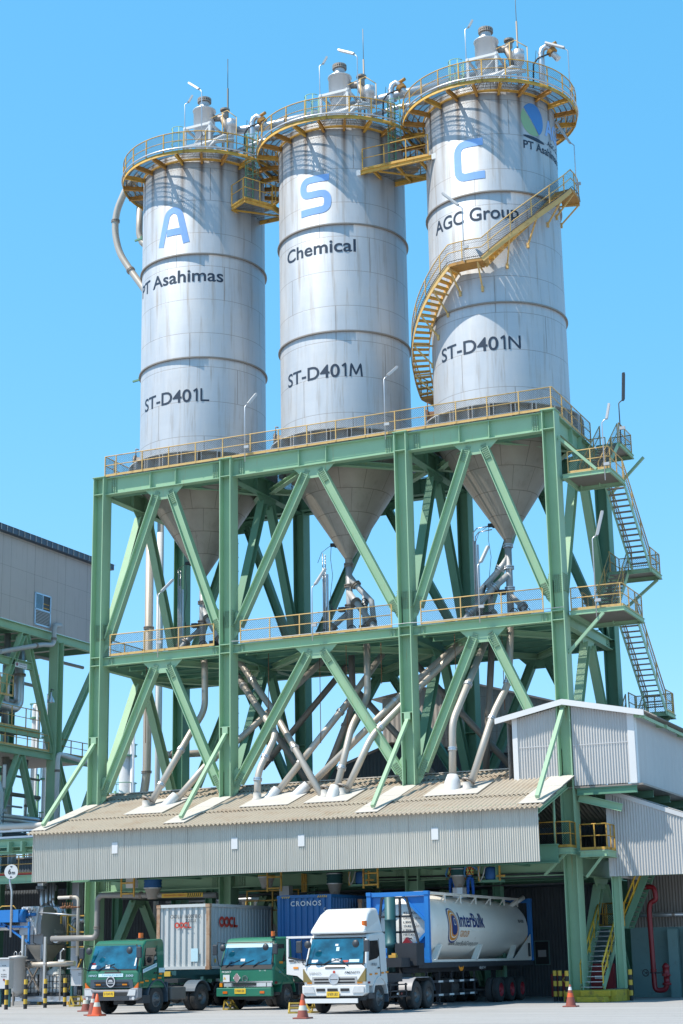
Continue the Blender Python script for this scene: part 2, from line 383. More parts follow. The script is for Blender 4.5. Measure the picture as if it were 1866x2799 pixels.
# decks (open grating round the silos) and hand-rails
top = MB()
for b_ in range(3):
    sx = (3.35, 11.9, 20.5)[b_]; xa, xb = XC[b_]-.3, XC[b_+1]-.3
    top.sheet([(xa, .15, 26.6), (xb, .15, 26.6)], [(xa, 1.25, 26.6), (xb, 1.25, 26.6)]); top.sheet([(xa, 8.05, 26.6), (xb, 8.05, 26.6)], [(xa, 9.1, 26.6), (xb, 9.1, 26.6)])
    top.sheet([(xa, 1.25, 26.6), (max(xa+.02, sx-3.3), 1.25, 26.6)], [(xa, 8.05, 26.6), (max(xa+.02, sx-3.3), 8.05, 26.6)])
    top.sheet([(sx+3.3, 1.25, 26.6), (xb, 1.25, 26.6)], [(sx+3.3, 8.05, 26.6), (xb, 8.05, 26.6)])
build_each(top, 'deck_grating', 'grate', fr)
mid = MB()
for b_ in range(3):
    xa, xb = XC[b_]-.02, XC[b_+1]-.6; mid.sheet([(xa, .25, 17.06), (xb, .25, 17.06)], [(xa, 8.9, 17.06), (xb, 8.9, 17.06)])
build_each(mid, 'deck_grating', 'grate', fr)
railing(fr, [(.0, 4.2, 26.6), (.0, .12, 26.6), (24.5, .12, 26.6), (24.5, 6.4, 26.6)], sp=1.6)
railing(fr, [(24.5, 9.1, 26.6), (0, 9.1, 26.6), (0, 4.2, 26.6)], sp=1.6, net=False)
for b_ in range(3): railing(fr, [(XC[b_]+.45, .22, 17.06), (XC[b_+1]-1.05, .22, 17.06)], sp=1.75)
railing(fr, [(-.3, 1, 17.06), (-.3, 8.3, 17.06)], sp=1.75); railing(fr, [(24.2, 8.95, 17.06), (0, 8.95, 17.06)], sp=1.75, net=False)
# cable conduit along the deck edges
mb = MB(); mb.tube([(7.6, -.03, 17.13), (8.5, .02, 17.1), (17, -.03, 17.14), (18, .02, 17.1), (24.6, -.04, 17.14)], .018, 6); mb.build('conduit', 'grey', fr)
mb = MB(); mb.tube([(8, .05, 26.72), (12, .05, 26.7), (17, .05, 26.72), (23.5, .05, 26.72)], .016, 6); mb.build('conduit', 'grey', fr)
# hanger rods under the mid deck
for x, y, z in ((2.2, .9, 12.6), (9.0, 1.2, 13.6), (11.7, 1.4, 12.0), (13.3, 1.0, 12.4), (15.0, 1.3, 14.6), (18.9, 1.0, 13.0), (21.1, 1.4, 12.9)):
    MB().tube([(x, y, 16.6), (x, y, z)], .018, 5).build('hanger_rod', 'rust', fr)
# ------------------------------------------------------------- silos
SXS = (3.35, 11.9, 20.5); SY = 4.65; SR = 3.42
t = NT('silo_steel'); tc = t.n("ShaderNodeTexCoord"); sp = t.n("ShaderNodeSeparateXYZ"); t.l(tc.outputs['Object'], sp.inputs[0])
ang = t.math('ARCTAN2', sp.outputs[1], sp.outputs[0]); u = t.math('MULTIPLY', ang, SR); z = sp.outputs[2]
course = t.math('DIVIDE', z, 1.92); ci = t.math('FLOOR', course); cf = t.math('FRACT', course)
hl = t.math('LESS_THAN', t.math('ABSOLUTE', t.math('SUBTRACT', cf, .5)), .007)
vu = t.math('FRACT', t.math('ADD', t.math('DIVIDE', u, 7.16), t.math('MULTIPLY', t.math('FLOOR', t.math('ADD', course, .5)), .37)))
vl = t.math('LESS_THAN', t.math('ABSOLUTE', t.math('SUBTRACT', vu, .5)), .0028)
seam = t.math('MAXIMUM', hl, vl)
cv = t.n("ShaderNodeCombineXYZ"); t.l(u, cv.inputs[0]); t.l(z, cv.inputs[1])
def mapn(scale, s, d=4, r=.6):
    mp = t.n("ShaderNodeMapping"); mp.inputs['Scale'].default_value = scale; t.l(cv.outputs[0], mp.inputs[0]); return t.noise(mp.outputs[0], s, d, r)
n1 = mapn((1, .16, 1), 1.3, 4); n2 = mapn((.12, 2.2, 1), 2.0, 4); n3 = mapn((1, 1, 1), .5, 3)
base = t.mix(n1, (.41, .435, .465), (.57, .59, .615)); base = t.mix(t.math('MULTIPLY', n2, .35), base, (.40, .42, .45)); base = t.mix(t.ramp(n3, [(.45, 0.0), (.8, .35)]), base, (.62, .55, .48))
base = t.mix(t.math('MULTIPLY', seam, .72), base, (.19, .17, .16))
# rust runs under the platform brackets and under the stiffening rings
ab = t.math('ABSOLUTE', t.math('SUBTRACT', t.math('FRACT', t.math('MULTIPLY', ang, 20/(2*PI))), .5))
run = t.ramp(t.math('ADD', ab, t.math('MULTIPLY', t.math('SUBTRACT', mapn((3, .2, 1), 1.2, 5), .5), .10)), [(.0, 1.0), (.05, .8), (.19, 0.0)])
fade = t.ramp(t.math('DIVIDE', t.math('SUBTRACT', z, 11.6), 5.2), [(0.0, 0.0), (.35, .25), (1.0, 1.0)])
st = t.math('MULTIPLY', t.math('MULTIPLY', run, fade), .95)
base = t.mix(st, base, (.13, .085, .055))
n4 = mapn((2.2, .12, 1), 1.5, 6, .7); base = t.mix(t.ramp(n4, [(.52, 0.0), (.74, .8)]), base, (.30, .25, .205))
t.l(base, t.b.inputs['Base Color']); t.b.inputs['Metallic'].default_value = .34
t.l(t.ramp(n1, [(.3, .45), (.7, .58)]), t.b.inputs['Roughness'])
hgt = t.math('ADD', t.math('MULTIPLY', seam, -.6), t.math('MULTIPLY', mapn((1, .8, 1), .45, 2), 1.6)); t.bump(hgt, .25, .05)
M['silo'] = t.m
t = NT('cone_steel'); v = t.coord(); tc = t.n("ShaderNodeTexCoord"); sp = t.n("ShaderNodeSeparateXYZ"); t.l(tc.outputs['Object'], sp.inputs[0])
ang = t.math('ARCTAN2', sp.outputs[1], sp.outputs[0]); cr = t.math('DIVIDE', sp.outputs[2], 1.06)
hl = t.math('LESS_THAN', t.math('ABSOLUTE', t.math('SUBTRACT', t.math('FRACT', cr), .5)), .014)
va = t.math('FRACT', t.math('ADD', t.math('MULTIPLY', ang, 12/(2*PI)), t.math('MULTIPLY', t.math('FLOOR', t.math('ADD', cr, .5)), .5)))
vl = t.math('LESS_THAN', t.math('ABSOLUTE', t.math('SUBTRACT', va, .5)), .012); seam = t.math('MAXIMUM', hl, vl)
b = t.mix(t.noise(v, 1.2, 5), (.26, .225, .19), (.40, .355, .305)); b = t.mix(t.ramp(t.noise(t.coord((1.5, 1.5, .4)), 2, 6, .7), [(.55, 0.0), (.75, .7)]), b, (.22, .18, .15))
b = t.mix(t.math('MULTIPLY', seam, .7), b, (.13, .10, .08)); t.l(b, t.b.inputs['Base Color']); t.b.inputs['Metallic'].default_value = .35; t.b.inputs['Roughness'].default_value = .55
t.bump(t.math('MULTIPLY', seam, -1), .3, .03); M['cone'] = t.m
M['clad_lt'] = pm('base_ring_grey', (.56, .56, .56), .6, 0, .12, 2, (.3, .27, .23), .5)
M['silver'] = pm('bright_cladding', (.58, .60, .63), .38, .45, .08, 2, (.3, .27, .24), .38, True)
M['ink'] = pm('lettering_dark', (.016, .032, .06), .55, 0, .25, 3, (.10, .12, .15), .40)
M['bluepaint'] = pm('lettering_blue', (.05, .20, .50), .45, 0, .08, 1); M['bluepale'] = pm('lettering_pale_blue', (.22, .40, .74), .5, 0, .16, 2.5, (.42, .50, .62), .42)
M['limegreen'] = pm('lettering_green', (.22, .38, .22), .45, 0, .08, 1)
FONT = None
def text2d(s, size, bold=0.0, step=.12, align='LEFT', shear=0, space=1.0, ystep=0):
    """outline of a word as flat 2D polygons (verts, faces), cut into narrow strips so that it can be bent"""
    cu = bpy.data.curves.new('txt', 'FONT'); cu.body = s; cu.size = size; cu.offset = bold; cu.align_x = align; cu.shear = shear; cu.resolution_u = 4; cu.space_character = space
    ob = bpy.data.objects.new('txt', cu); COL.objects.link(ob); dg = bpy.context.evaluated_depsgraph_get(); dg.update()
    me = ob.evaluated_get(dg).to_mesh(); bm = bmesh.new(); bm.from_mesh(me); bpy.data.objects.remove(ob); bpy.data.curves.remove(cu)
    if step and bm.verts:
        x0 = min(q.co.x for q in bm.verts); x1 = max(q.co.x for q in bm.verts); x = x0+step
        while x < x1:
            bmesh.ops.bisect_plane(bm, geom=bm.verts[:]+bm.edges[:]+bm.faces[:], plane_co=(x, 0, 0), plane_no=(1, 0, 0)); x += step
    if ystep and bm.verts:
        y1 = max(q.co.y for q in bm.verts); y = min(q.co.y for q in bm.verts)+ystep
        while y < y1: bmesh.ops.bisect_plane(bm, geom=bm.verts[:]+bm.edges[:]+bm.faces[:], plane_co=(0, y, 0), plane_no=(0, 1, 0)); y += ystep
    vs = [(q.co.x, q.co.y) for q in bm.verts]; bm.verts.index_update(); fs = [tuple(q.index for q in f.verts) for f in bm.faces]; bm.free()
    return vs, fs
def fit(vf, w=None, h=None):
    vs, fs = vf; x0 = min(p[0] for p in vs); x1 = max(p[0] for p in vs); y0 = min(p[1] for p in vs); y1 = max(p[1] for p in vs)
    sx = w/(x1-x0) if w else 1; sy = h/(y1-y0) if h else 1
    return [((p[0]-x0)*sx, p[1]*sy) for p in vs], fs
def wrap(vf, c, r, a0, z0):
    """bend a flat outline round a cylinder: x runs as arc length from the angle a0 (degrees)"""
    vs, fs = vf; return MB().add([(c[0]+r*math.cos(R(a0)+x/r), c[1]+r*math.sin(R(a0)+x/r), z0+y) for x, y in vs], fs)
def flat(vf, o, ex, ey): vs, fs = vf; o, ex, ey = V(o), V(ex), V(ey); return MB().add([o+ex*x+ey*y for x, y in vs], fs)
def stroke(pts, w, step=.1, cut=None):
    """ribbon of width w along a 2D path, as (verts, faces)"""
    P = [V((x, y)) for x, y in pts]; Q = [P[0]]
    for i in range(1, len(P)):
        n = max(1, int((P[i]-P[i-1]).length/step))
        Q += [P[i-1].lerp(P[i], k/n) for k in range(1, n+1)]
    vs = []; 
    for i, p in enumerate(Q):
        d = (Q[min(i+1, len(Q)-1)]-Q[max(i-1, 0)]).normalized(); nn = V((-d.y, d.x)); vs += [tuple(p+nn*w/2), tuple(p-nn*w/2)]
    return vs, [(2*i, 2*i+1, 2*i+3, 2*i+2) for i in range(len(Q)-1)]
def fillet(pts, r, n=6):
    P = [V((x, y)) for x, y in pts]; out = [P[0]]
    for i in range(1, len(P)-1):
        a, b = (P[i-1]-P[i]).normalized(), (P[i+1]-P[i]).normalized(); s, e = P[i]+a*r, P[i]+b*r
        out += [s*(1-k/n)**2+P[i]*2*(k/n)*(1-k/n)+e*(k/n)**2 for k in range(n+1)]
    return [tuple(p) for p in out+[P[-1]]]
def join2d(*l):
    V_, F_ = [], []
    for vs, fs in l: o = len(V_); V_ += vs; F_ += [tuple(k+o for k in f) for f in fs]
    return V_, F_
def big_letter(k):
    if k == 'A': return join2d(stroke(fillet([(0.02, .0), (.50, 2.0), (1.18, 2.0), (1.62, .0)], .42), .37), stroke([(.42, .72), (1.42, .72)], .40))
    if k == 'S': return join2d(stroke(fillet([(1.72, 2.0), (.2, 2.0), (.2, 1.14), (1.62, 1.14), (1.62, .2), (.05, .2)], .42), .39))
    return stroke(fillet([(1.6, 2.02), (.22, 2.02), (.22, .2), (1.65, .2)], .5), .41)
def platform_net(P, z0, z1): return MB().sheet([p+V((0, 0, z0)) for p in P], [p+V((0, 0, z1)) for p in P])
def make_silo(i, label):
    cx = SXS[i]; c = (cx, SY); s = thing('silo', label, 'silo', (cx, SY, 27.6), 'silos in a row on the green frame')
    # everything in world coordinates, stored relative to the silo's base
    mb = MB(); mb.lathe((cx, SY, 0), [(SR, 26.9), (SR, 44.75), (SR-.05, 44.85), (.9, 45.6), (0, 45.65)], 96); mb.build('shell', 'silo', s)
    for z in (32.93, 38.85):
        mb = MB(); mb.lathe((cx, SY, z), [(SR, -.05), (SR+.11, -.05), (SR+.11, .02), (SR, .02)], 96, smooth=False); mb.build('stiffening_ring', 'darkpipe', s)  # dark ring colour stands in for the shadow line beneath it
    mb = MB(); mb.lathe((cx, SY, 0), [(SR+.02, 27.62), (4.0, 27.62), (4.0, 27.56), (SR+.02, 27.56)], 72, smooth=False)
    mb.lathe((cx, SY, 0), [(3.55, 27.56), (3.55, 26.62)], 72)
    for k in range(48):
        a = 2*PI*k/48+(.04 if k % 2 else -.04); d = V((math.cos(a), math.sin(a), 0)); mb.bar(V((cx, SY, 26.62))+d*3.76, V((cx, SY, 27.56))+d*3.76, .56, .035, d)
    mb.build('base_ring', 'clad_lt', s)
    mb = MB(); mb.lathe((cx, SY, 0), [(SR, 27.0), (3.3, 26.55), (.19, 21.75), (.19, 21.5)], 64); mb.build('hopper_cone', 'cone', s)
    # manhole with bolted cover low on the shell, left side
    a = R(-163); d = V((math.cos(a), math.sin(a), 0)); o = V((cx, SY, 28.25))
    mb = MB(); mb.lathe(o+d*3.3, [(.36, 0), (.36, .42), (.48, .42), (.48, .49), (0, .49)], 24, d, False)
    for k in range(20):
        e = V((-d.y, d.x, 0)); mb.cyl(o+d*3.7+e*.43*math.cos(k*PI/10)+V((0, 0, .43*math.sin(k*PI/10))), .022, .13, 6, d)
    mb.tube([o+d*3.6+V((0, 0, .8)), o+d*3.75+V((0, 0, .85)), o+d*3.75+V((0, 0, .35))], .04, 6)
    mb.build('manhole', 'rust' if i == 2 else 'darkpipe', s)
    # ---- top platform
    tp = MB(); PL = arc(c, 4.55, -292+90, 68+90, 72, 44.36)
    tp.sheet(arc(c, 3.45, 0, 360, 72, 44.42), arc(c, 4.56, 0, 360, 72, 44.42)); tp = tp.build('top_platform', 'grate', s)
    mb = MB()
    mb.lathe((cx, SY, 0), [(4.58, 44.27), (4.58, 44.47), (4.54, 44.47), (4.54, 44.27), (4.58, 44.27)], 72); mb.lathe((cx, SY, 0), [(3.5, 44.3), (3.5, 44.44), (3.53, 44.44), (3.53, 44.3), (3.5, 44.3)], 72); mb.build('edge_beam', 'yellow', tp)
    for k in range(20):
        a = 2*PI*(k+.5)/20; d = V((math.cos(a), math.sin(a), 0)); q = V((cx, SY, 0))
        mb = MB(); mb.hbeam(q+d*3.42+V((0, 0, 44.25)), q+d*4.56+V((0, 0, 44.32)), .24, .12, (0, 0, 1), .012, .02); mb.build('bracket', 'rusty' if (k*7+i) % 3 else 'yellow', tp)
    hr = MB(); ring = arc(c, 4.55, 0, 360, 72, 44.45)[:-1]
    hr.tube([p+V((0, 0, 1.1)) for p in ring], .028, 6, close=True); hr.tube([p+V((0, 0, .6)) for p in ring], .02, 6, close=True)
    for k in range(24): p = V((cx+4.55*math.cos(2*PI*k/24), SY+4.55*math.sin(2*PI*k/24), 44.45)); hr.box(p+V((0, 0, .55)), (.055, .055, 1.1))
    hr.build('handrail', 'yellow', tp)
    platform_net(ring+[ring[0]], .05, 1.08).build('safety_net', 'net', tp)
    mb = MB(); mb.tube([p+V((0, 0, .12))+V((p.x-cx, p.y-SY, 0)).normalized()*.08 for p in ring], .045, 7, close=True); mb.build('conduit', 'galv', tp)
    # ---- roof gear
    f = MB()
    for dx in (-.8, .8):
        for dy in (-.8, .8): f.bar((cx+dx, SY+dy, 45.2), (cx+dx, SY+dy, 47.85), .13, .13, (1, 0, 0))
    for z in (47.85, 46.7):
        for q in (-.8, .8):
            f.bar((cx-.9, SY+q, z), (cx+.9, SY+q, z), .14, .1, (0, 0, 1)); f.bar((cx+q, SY-.9, z), (cx+q, SY+.9, z), .14, .1, (0, 0, 1))
    f.bar((cx-.8, SY-.8, 46.2), (cx+.8, SY-.8, 47.7), .08, .05, (0, 1, 0))
    vs = MB(); vs.lathe((cx, SY, 0), [(.55, 45.4), (.52, 47.8), (.62, 47.9), (.62, 49.1), (.67, 49.1), (.67, 49.15), (.62, 49.17), (.29, 49.2), (.29, 49.66)], 28); vs = vs.build('vent_stack', 'silver', s)
    f.build('support_frame', 'white', vs)
    fl = MB(); fl.lathe((cx, SY, 0), [(.29, 49.68), (.39, 49.68), (.39, 49.74), (.32, 49.75), (.32, 49.8), (.39, 49.8), (.39, 49.9), (0, 49.9)], 24, smooth=False)
    for k in range(20): fl.box((cx+.37*math.cos(k*PI/10), SY+.37*math.sin(k*PI/10), 49.79), (.045, .045, .26))
    build_each(fl, 'flange', 'darkpipe', vs)
    nz = MB(); nz.tube([(cx+.6, SY+.1, 48.6), (cx+1.05, SY+.2, 48.55), (cx+1.2, SY+.25, 48.7), (cx+1.2, SY+.25, 49.05)], .19, 12); nz.lathe((cx+1.2, SY+.25, 49.0), [(.19, 0), (.28, 0), (.28, .1), (0, .1)], 16, smooth=False)
    nz.tube([(cx+1.05, SY+.2, 48.55), (cx+1.3, SY+.3, 48.0), (cx+1.35, SY+.35, 47.2)], .2, 12); nz.build('side_nozzle', 'darkpipe', vs)
    pot = MB(); pot.lathe((cx+1.8, SY-.1, 0), [(.12, 46.2), (.16, 47.3), (.26, 47.35), (.28, 47.6), (.31, 47.6), (.31, 48.1), (0, 48.12)], 20); pot.build('vent_pot', 'silver', s)
    du = MB(); du.tube([(cx+.3, SY-1.2, 46.3), (cx+1.1, SY-1.0, 46.5), (cx+1.6, SY-.6, 46.9), (cx+1.8, SY-.1, 47.0)], .16, 10); du.tube([(cx+.9, SY-1.6, 45.6), (cx+1.5, SY-1.5, 46.2), (cx+2.4, SY-.9, 46.4)], .11, 8); build_each(du, 'duct', 'white', s)
    el = MB(); el.tube([(cx+2.9, SY+.35, 44.5), (cx+2.9, SY+.35, 47.9), (cx+2.95, SY+.4, 48.15), (cx+3.15, SY+.45, 48.3), (cx+3.35, SY+.5, 48.2), (cx+3.45, SY+.55, 47.9), (cx+3.75, SY+.6, 47.5)], .17, 12); el.build('elbow_pipe', 'galv', s)
    va = MB(); va.tube([(cx+3.3, SY+.45, 48.25), (cx+3.75, SY+.35, 48.35)], .09, 8); va.lathe((cx+3.45, SY+.5, 47.95), [(.17, -.12), (.27, -.12), (.27, .1), (.17, .1)], 14, (.5, .1, -.8), False); build_each(va, 'valve', 'rusty', s)
    cg = MB()
    for a in (0, 60, 120, 180, 240, 300): cg.tube([(cx-1.85+.42*math.cos(R(a)), SY+.3+.42*math.sin(R(a)), 45.5), (cx-1.85+.42*math.cos(R(a)), SY+.3+.42*math.sin(R(a)), 48.55)], .028, 5)
    for z in (46.6, 47.6, 48.55): cg.tube(arc((cx-1.85, SY+.3), .42, 0, 340, 16, z), .022, 5)
    cg.build('ladder_cage', 'green', s)
    gu = MB(); gu.tube([(cx+.7, SY-.5, 48.3), (cx+1.75, SY-.5, 48.55), (cx+2.5, SY-.8, 47.8)], .025, 6); gu.tube([(cx+1.45, SY-.5, 48.5), (cx+1.45, SY-.5, 46)], .03, 6); gu.tube([(cx+2.5, SY-.8, 47.8), (cx+2.5, SY-.8, 45.5)], .025, 6); gu.build('guard_rail', 'cream', s)
    cb = MB(); cb.tube([(cx+2.4, SY+.3, 46), (cx+2.5, SY+.2, 47.3), (cx+2.75, SY+.2, 47.6), (cx+3.4, SY+.2, 47.7)], .05, 6); cb.tube([(cx+2.6, SY+.2, 47.4), (cx+2.7, SY+.1, 48.0), (cx+2.85, SY+.1, 47.7), (cx+3.0, SY+.1, 47.9)], .015, 5); cb.build('cable_conduit', 'dark', s)
    return s
silos = [make_silo(0, 'leftmost silo, carrying a big pale blue letter A below its platform'), make_silo(1, 'middle silo, carrying a big pale blue letter S below its platform'), make_silo(2, 'rightmost and nearest silo, wrapped by the yellow spiral stair')]
RL = SR+.012
def lettering(i, vf, a0, z0, mat='ink', r=RL): return wrap(vf, (SXS[i], SY), r, a0, z0).build('lettering', mat, silos[i])
for i, (k, a0, z0) in enumerate((('A', -104, 39.55), ('S', -105.6, 39.55), ('C', -104.6, 39.62))): lettering(i, big_letter(k), a0, z0, 'bluepale')
lettering(0, fit(text2d('PT Asahimas', 1, .014), 5.75, None), -139, 37.27)
lettering(1, fit(text2d('Chemical', 1, .014), 4.2, None), -124.7, 37.3)
lettering(2, fit(text2d('AGC Group', 1, .014), 4.85, None), -131, 37.38)
for i, (last, w_, a0) in enumerate((([(0, .72), (0, .05), (.42, .05)], 3.62, -126.3), ([(0, 0), (.06, .68), (.30, .12), (.54, .68), (.60, 0)], 3.62, -125.3), ([(0, 0), (0, .66), (.52, .06), (.52, .72)], 3.70, -128.1))):
    w_ -= .34; lettering(i, fit(text2d('ST-D40', 1, .012), w_, .72), a0, 30.47); lettering(i, stroke([(-.17, .56), (0, .70), (0, 0)], .10, .06), a0+(w_+.28)/SR*180/PI, 30.47); lettering(i, stroke(last, .10, .06), a0+(w_+.52)/SR*180/PI, 30.47)
# round mark with company lines, on the right of the last silo
def ell(cx, cy, rx, ry, a0, a1, n=20, tilt=0):
    P = [(rx*math.cos(R(a0+(a1-a0)*k/n)), ry*math.sin(R(a0+(a1-a0)*k/n))) for k in range(n+1)]; ct, st_ = math.cos(R(tilt)), math.sin(R(tilt))
    P = [(cx+x*ct-y*st_, cy+x*st_+y*ct) for x, y in P]; return P, [tuple(range(n+1))]
def slab(poly, step=.15, ystep=0):
    bm = bmesh.new(); bm.faces.new([bm.verts.new((x, y, 0)) for x, y in poly]); x0 = min(p[0] for p in poly); x1 = max(p[0] for p in poly); x = x0+step
    while x < x1: bmesh.ops.bisect_plane(bm, geom=bm.verts[:]+bm.edges[:]+bm.faces[:], plane_co=(x, 0, 0), plane_no=(1, 0, 0)); x += step
    if ystep:
        y1 = max(p[1] for p in poly); y = min(p[1] for p in poly)+ystep
        while y < y1: bmesh.ops.bisect_plane(bm, geom=bm.verts[:]+bm.edges[:]+bm.faces[:], plane_co=(0, y, 0), plane_no=(0, 1, 0)); y += ystep
    bmesh.ops.triangulate(bm, faces=bm.faces[:]); bm.verts.index_update()
    r = [(q.co.x, q.co.y) for q in bm.verts], [tuple(q.index for q in f.verts) for f in bm.faces]; bm.free(); return r
lettering(2, slab(ell(.72, .9, .72, .9, -58, 140, 30)[0]), -43.5, 42.15, 'bluepaint'); lettering(2, slab(ell(.70, .88, .72, .88, 142, 300, 24)[0]), -43.5, 42.14, 'limegreen')
lettering(2, slab(ell(.72, 0, .72, .10, 0, 360, 30, -6)[0]), -42.5, 41.98, 'ink')
lettering(2, fit(text2d('AGC', 1, .03), 2.3, 1.0), -17, 42.5, 'bluepale')
lettering(2, fit(text2d('AGC Group', 1, .012), 2.0, .33), -14, 41.98); lettering(2, fit(text2d('PT Asahimas Chemical', 1, .02), 5.4, .46), -42.6, 41.35)
# ------------------------------------------------------------- spiral stair round the last silo
c3 = (SXS[2], SY)
def hel(a, r, z): return V((c3[0]+r*math.cos(R(a)), c3[1]+r*math.sin(R(a)), z))
def zof(a):
    if a < -103: return 34.85+(a+103)*.0613
    if a < -80: return 34.85
    if a < -8: return 34.85+(a+80)*.0627
    return 39.36
st = thing('spiral_stair', 'rust-stained yellow spiral stair climbing round the nearest silo', 'stair', hel(-183, 4.0, 29.5))
for nm, lo, hi in (('lower', -183, -103), ('upper', -80, -8)):
    n = int((hi-lo)*.0622/.215)
    for rr in (3.58, 4.43):
        mb = MB(); pts = [hel(lo+(hi-lo)*k/40, rr, zof(lo+(hi-lo)*k/40)-.02) for k in range(41)]
        for k in range(40):
            rad = V((pts[k].x-c3[0], pts[k].y-c3[1], 0)); mb.bar(pts[k], pts[k+1], .27, .02, (0, 0, 1))
        mb.build('stringer', 'cream', st)
    for k in range(n):
        a = lo+(hi-lo)*(k+.5)/n; z = zof(a); da = 1.95
        mb = MB(); mb.add([hel(a-da, 3.6, z), hel(a-da, 4.42, z), hel(a+da, 4.42, z), hel(a+da, 3.6, z), hel(a-da, 3.6, z-.05), hel(a-da, 4.42, z-.05), hel(a+da, 4.42, z-.05), hel(a+da, 3.6, z-.05)], [(0, 1, 2, 3), (7, 6, 5, 4), (0, 4, 5, 1), (2, 6, 7, 3), (1, 5, 6, 2), (3, 7, 4, 0)])
        mb.build('tread', 'yellow' if k % 3 else 'cream', st)
def landing(a0, a1, z, r0=3.55, r1=4.45, nm='landing'):
    mb = MB(); P = [hel(a0+(a1-a0)*k/8, r1, z) for k in range(9)]; Q = [hel(a0+(a1-a0)*k/8, r0, z) for k in range(9)]; dz = V((0, 0, -.16))
    vs = P+Q+[p+dz for p in P]+[q+dz for q in Q]; fs = []
    for k in range(8): fs += [(k, k+1, 10+k, 9+k), (18+k, 27+k, 28+k, 19+k), (k, 18+k, 19+k, k+1), (9+k, 10+k, 28+k, 27+k)]
    fs += [(0, 9, 27, 18), (8, 26, 35, 17)]; mb.add(vs, fs); return mb.build(nm, 'rusty', st)
landing(-103, -80, 34.92); landing(-8, 17, 39.44); landing(-201, -183, 29.95)
rp = [hel(a, 4.43, zof(a)+.06) for a in list(range(-183, -102, 4))+[-103, -97, -90, -85, -80]+list(range(-78, -7, 4))+[-8, 0, 8, 17]]
railing(st, rp, 'cream', 1.05, 1.5, toe=False, every=1); railing(st, [hel(a, 4.43, 29.98) for a in (-201, -192, -183)], 'rusty', 1.05, .8, toe=False, every=1)
for a, dz in ((-168, 0), (-150, 0), (-132, 0), (-117, 0), (-103, 0), (-83, 0), (-62, 0), (-43, 0), (-20, 0), (-4, 0), (14, 0), (-196, 0)):
    z = zof(a)-.12 if a > -190 else 29.8; mb = MB(); mb.bar(hel(a, 4.4, z), hel(a, 3.42, z-1.05), .07, .07, (0, 0, 1)); mb.bar(hel(a, 4.4, z), hel(a, 3.42, z), .08, .06, (0, 0, 1)); mb.box(hel(a, 3.45, z-1.05), (.12, .12, .26)); build_each(mb, 'bracket', 'cream', st)
mb = MB(); mb.tube([p+V((0, 0, .1))+V((p.x-c3[0], p.y-c3[1], 0)).normalized()*.05 for p in rp], .02, 5); mb.build('conduit', 'dark', st)
# ------------------------------------------------------------- stair tower at the right end of the frame
tw = thing('stair_tower', 'green zigzag steel stair with yellow rails on the right end of the frame', 'stair', (26, 4, 13))
def flight(x0, x1, pa, pb, front='dark'):
    """straight flight between (y, z) pa (bottom) and pb (top)"""
    for x in (x0, x1):
        MB().bar((x, pa[0], pa[1]-.08), (x, pb[0], pb[1]-.08), .26, .03, (0, 0, 1)).build('stringer', 'green', tw)
    n = max(2, int(abs(pb[1]-pa[1])/.21))
    for k in range(1, n):
        y = pa[0]+(pb[0]-pa[0])*k/n; z = pa[1]+(pb[1]-pa[1])*k/n
        MB().box(((x0+x1)/2, y, z), (x1-x0-.05, .25, .035)).build('tread', 'darkpipe', tw)
    for x in (x0, x1): railing(tw, [(x, pa[0], pa[1]), (x, pb[0], pb[1])], 'cream', 1.0, 1.7, toe=False)
def tland(x0, x1, y0, y1, z, rails=()):
    mb = MB()
    for p, q in (((x0, y0), (x1, y0)), ((x0, y1), (x1, y1)), ((x0, y0), (x0, y1)), ((x1, y0), (x1, y1))): mb.hbeam((*p, z-.1), (*q, z-.1), .2, .1, (0, 0, 1), .012, .018)
    o = mb.build('landing_frame', 'green', tw); MB().box(((x0+x1)/2, (y0+y1)/2, z+.012), (x1-x0-.02, y1-y0-.02, .02)).build('landing_plate', 'darkpipe', tw)
    for r_ in rails: railing(tw, [(*p, z+.02) for p in r_], 'cream', 1.05, 1.2)
tland(24.75, 27.0, .4, 2.9, 23.45, [[(25.0, .45), (26.95, .45), (26.95, 2.8)]])
tland(24.75, 27.0, 7.0, 8.95, 20.1, [[(26.95, 7.1), (26.95, 8.9), (24.9, 8.9), (24.9, 7.1)]])
tland(24.75, 27.25, .4, 3.9, 17.0, [[(24.8, .45), (27.2, .45), (27.2, 3.8)], [(25.0, 3.4), (25.0, 1.6)]])
tland(25.0, 27.0, 8.35, 9.9, 13.25, [[(26.95, 8.4), (26.95, 9.85), (25.1, 9.85), (25.1, 8.4)]])
tland(24.75, 25.95, 6.5, 9.0, 26.5, [[(25.9, 6.6), (25.9, 8.95), (24.8, 8.95)]])
flight(24.95, 25.85, (2.6, 23.45), (6.5, 26.5)); flight(26.05, 26.95, (7.0, 20.1), (2.9, 23.45)); flight(24.95, 25.85, (3.6, 17.0), (7.0, 20.1)); flight(26.05, 26.95, (8.35, 13.25), (3.9, 17.0)); flight(24.95, 25.85, (5.0, 10.4), (8.4, 13.25))
for p, q in (((24.6, .35, 25.3), (26.35, .42, 23.5)), ((24.6, .35, 15.1), (26.3, .42, 16.8)), ((24.6, 8.7, 24.4), (26.5, 8.9, 26.3)), ((24.6, 8.8, 18.2), (26.8, 8.9, 19.9)), ((24.6, 8.8, 11.4), (26.8, 9.6, 13.1))): MB().bar(p, q, .13, .13, (0, 1, 0)).build('knee_brace', 'green', tw)
M['clad_dark'] = M['dark']
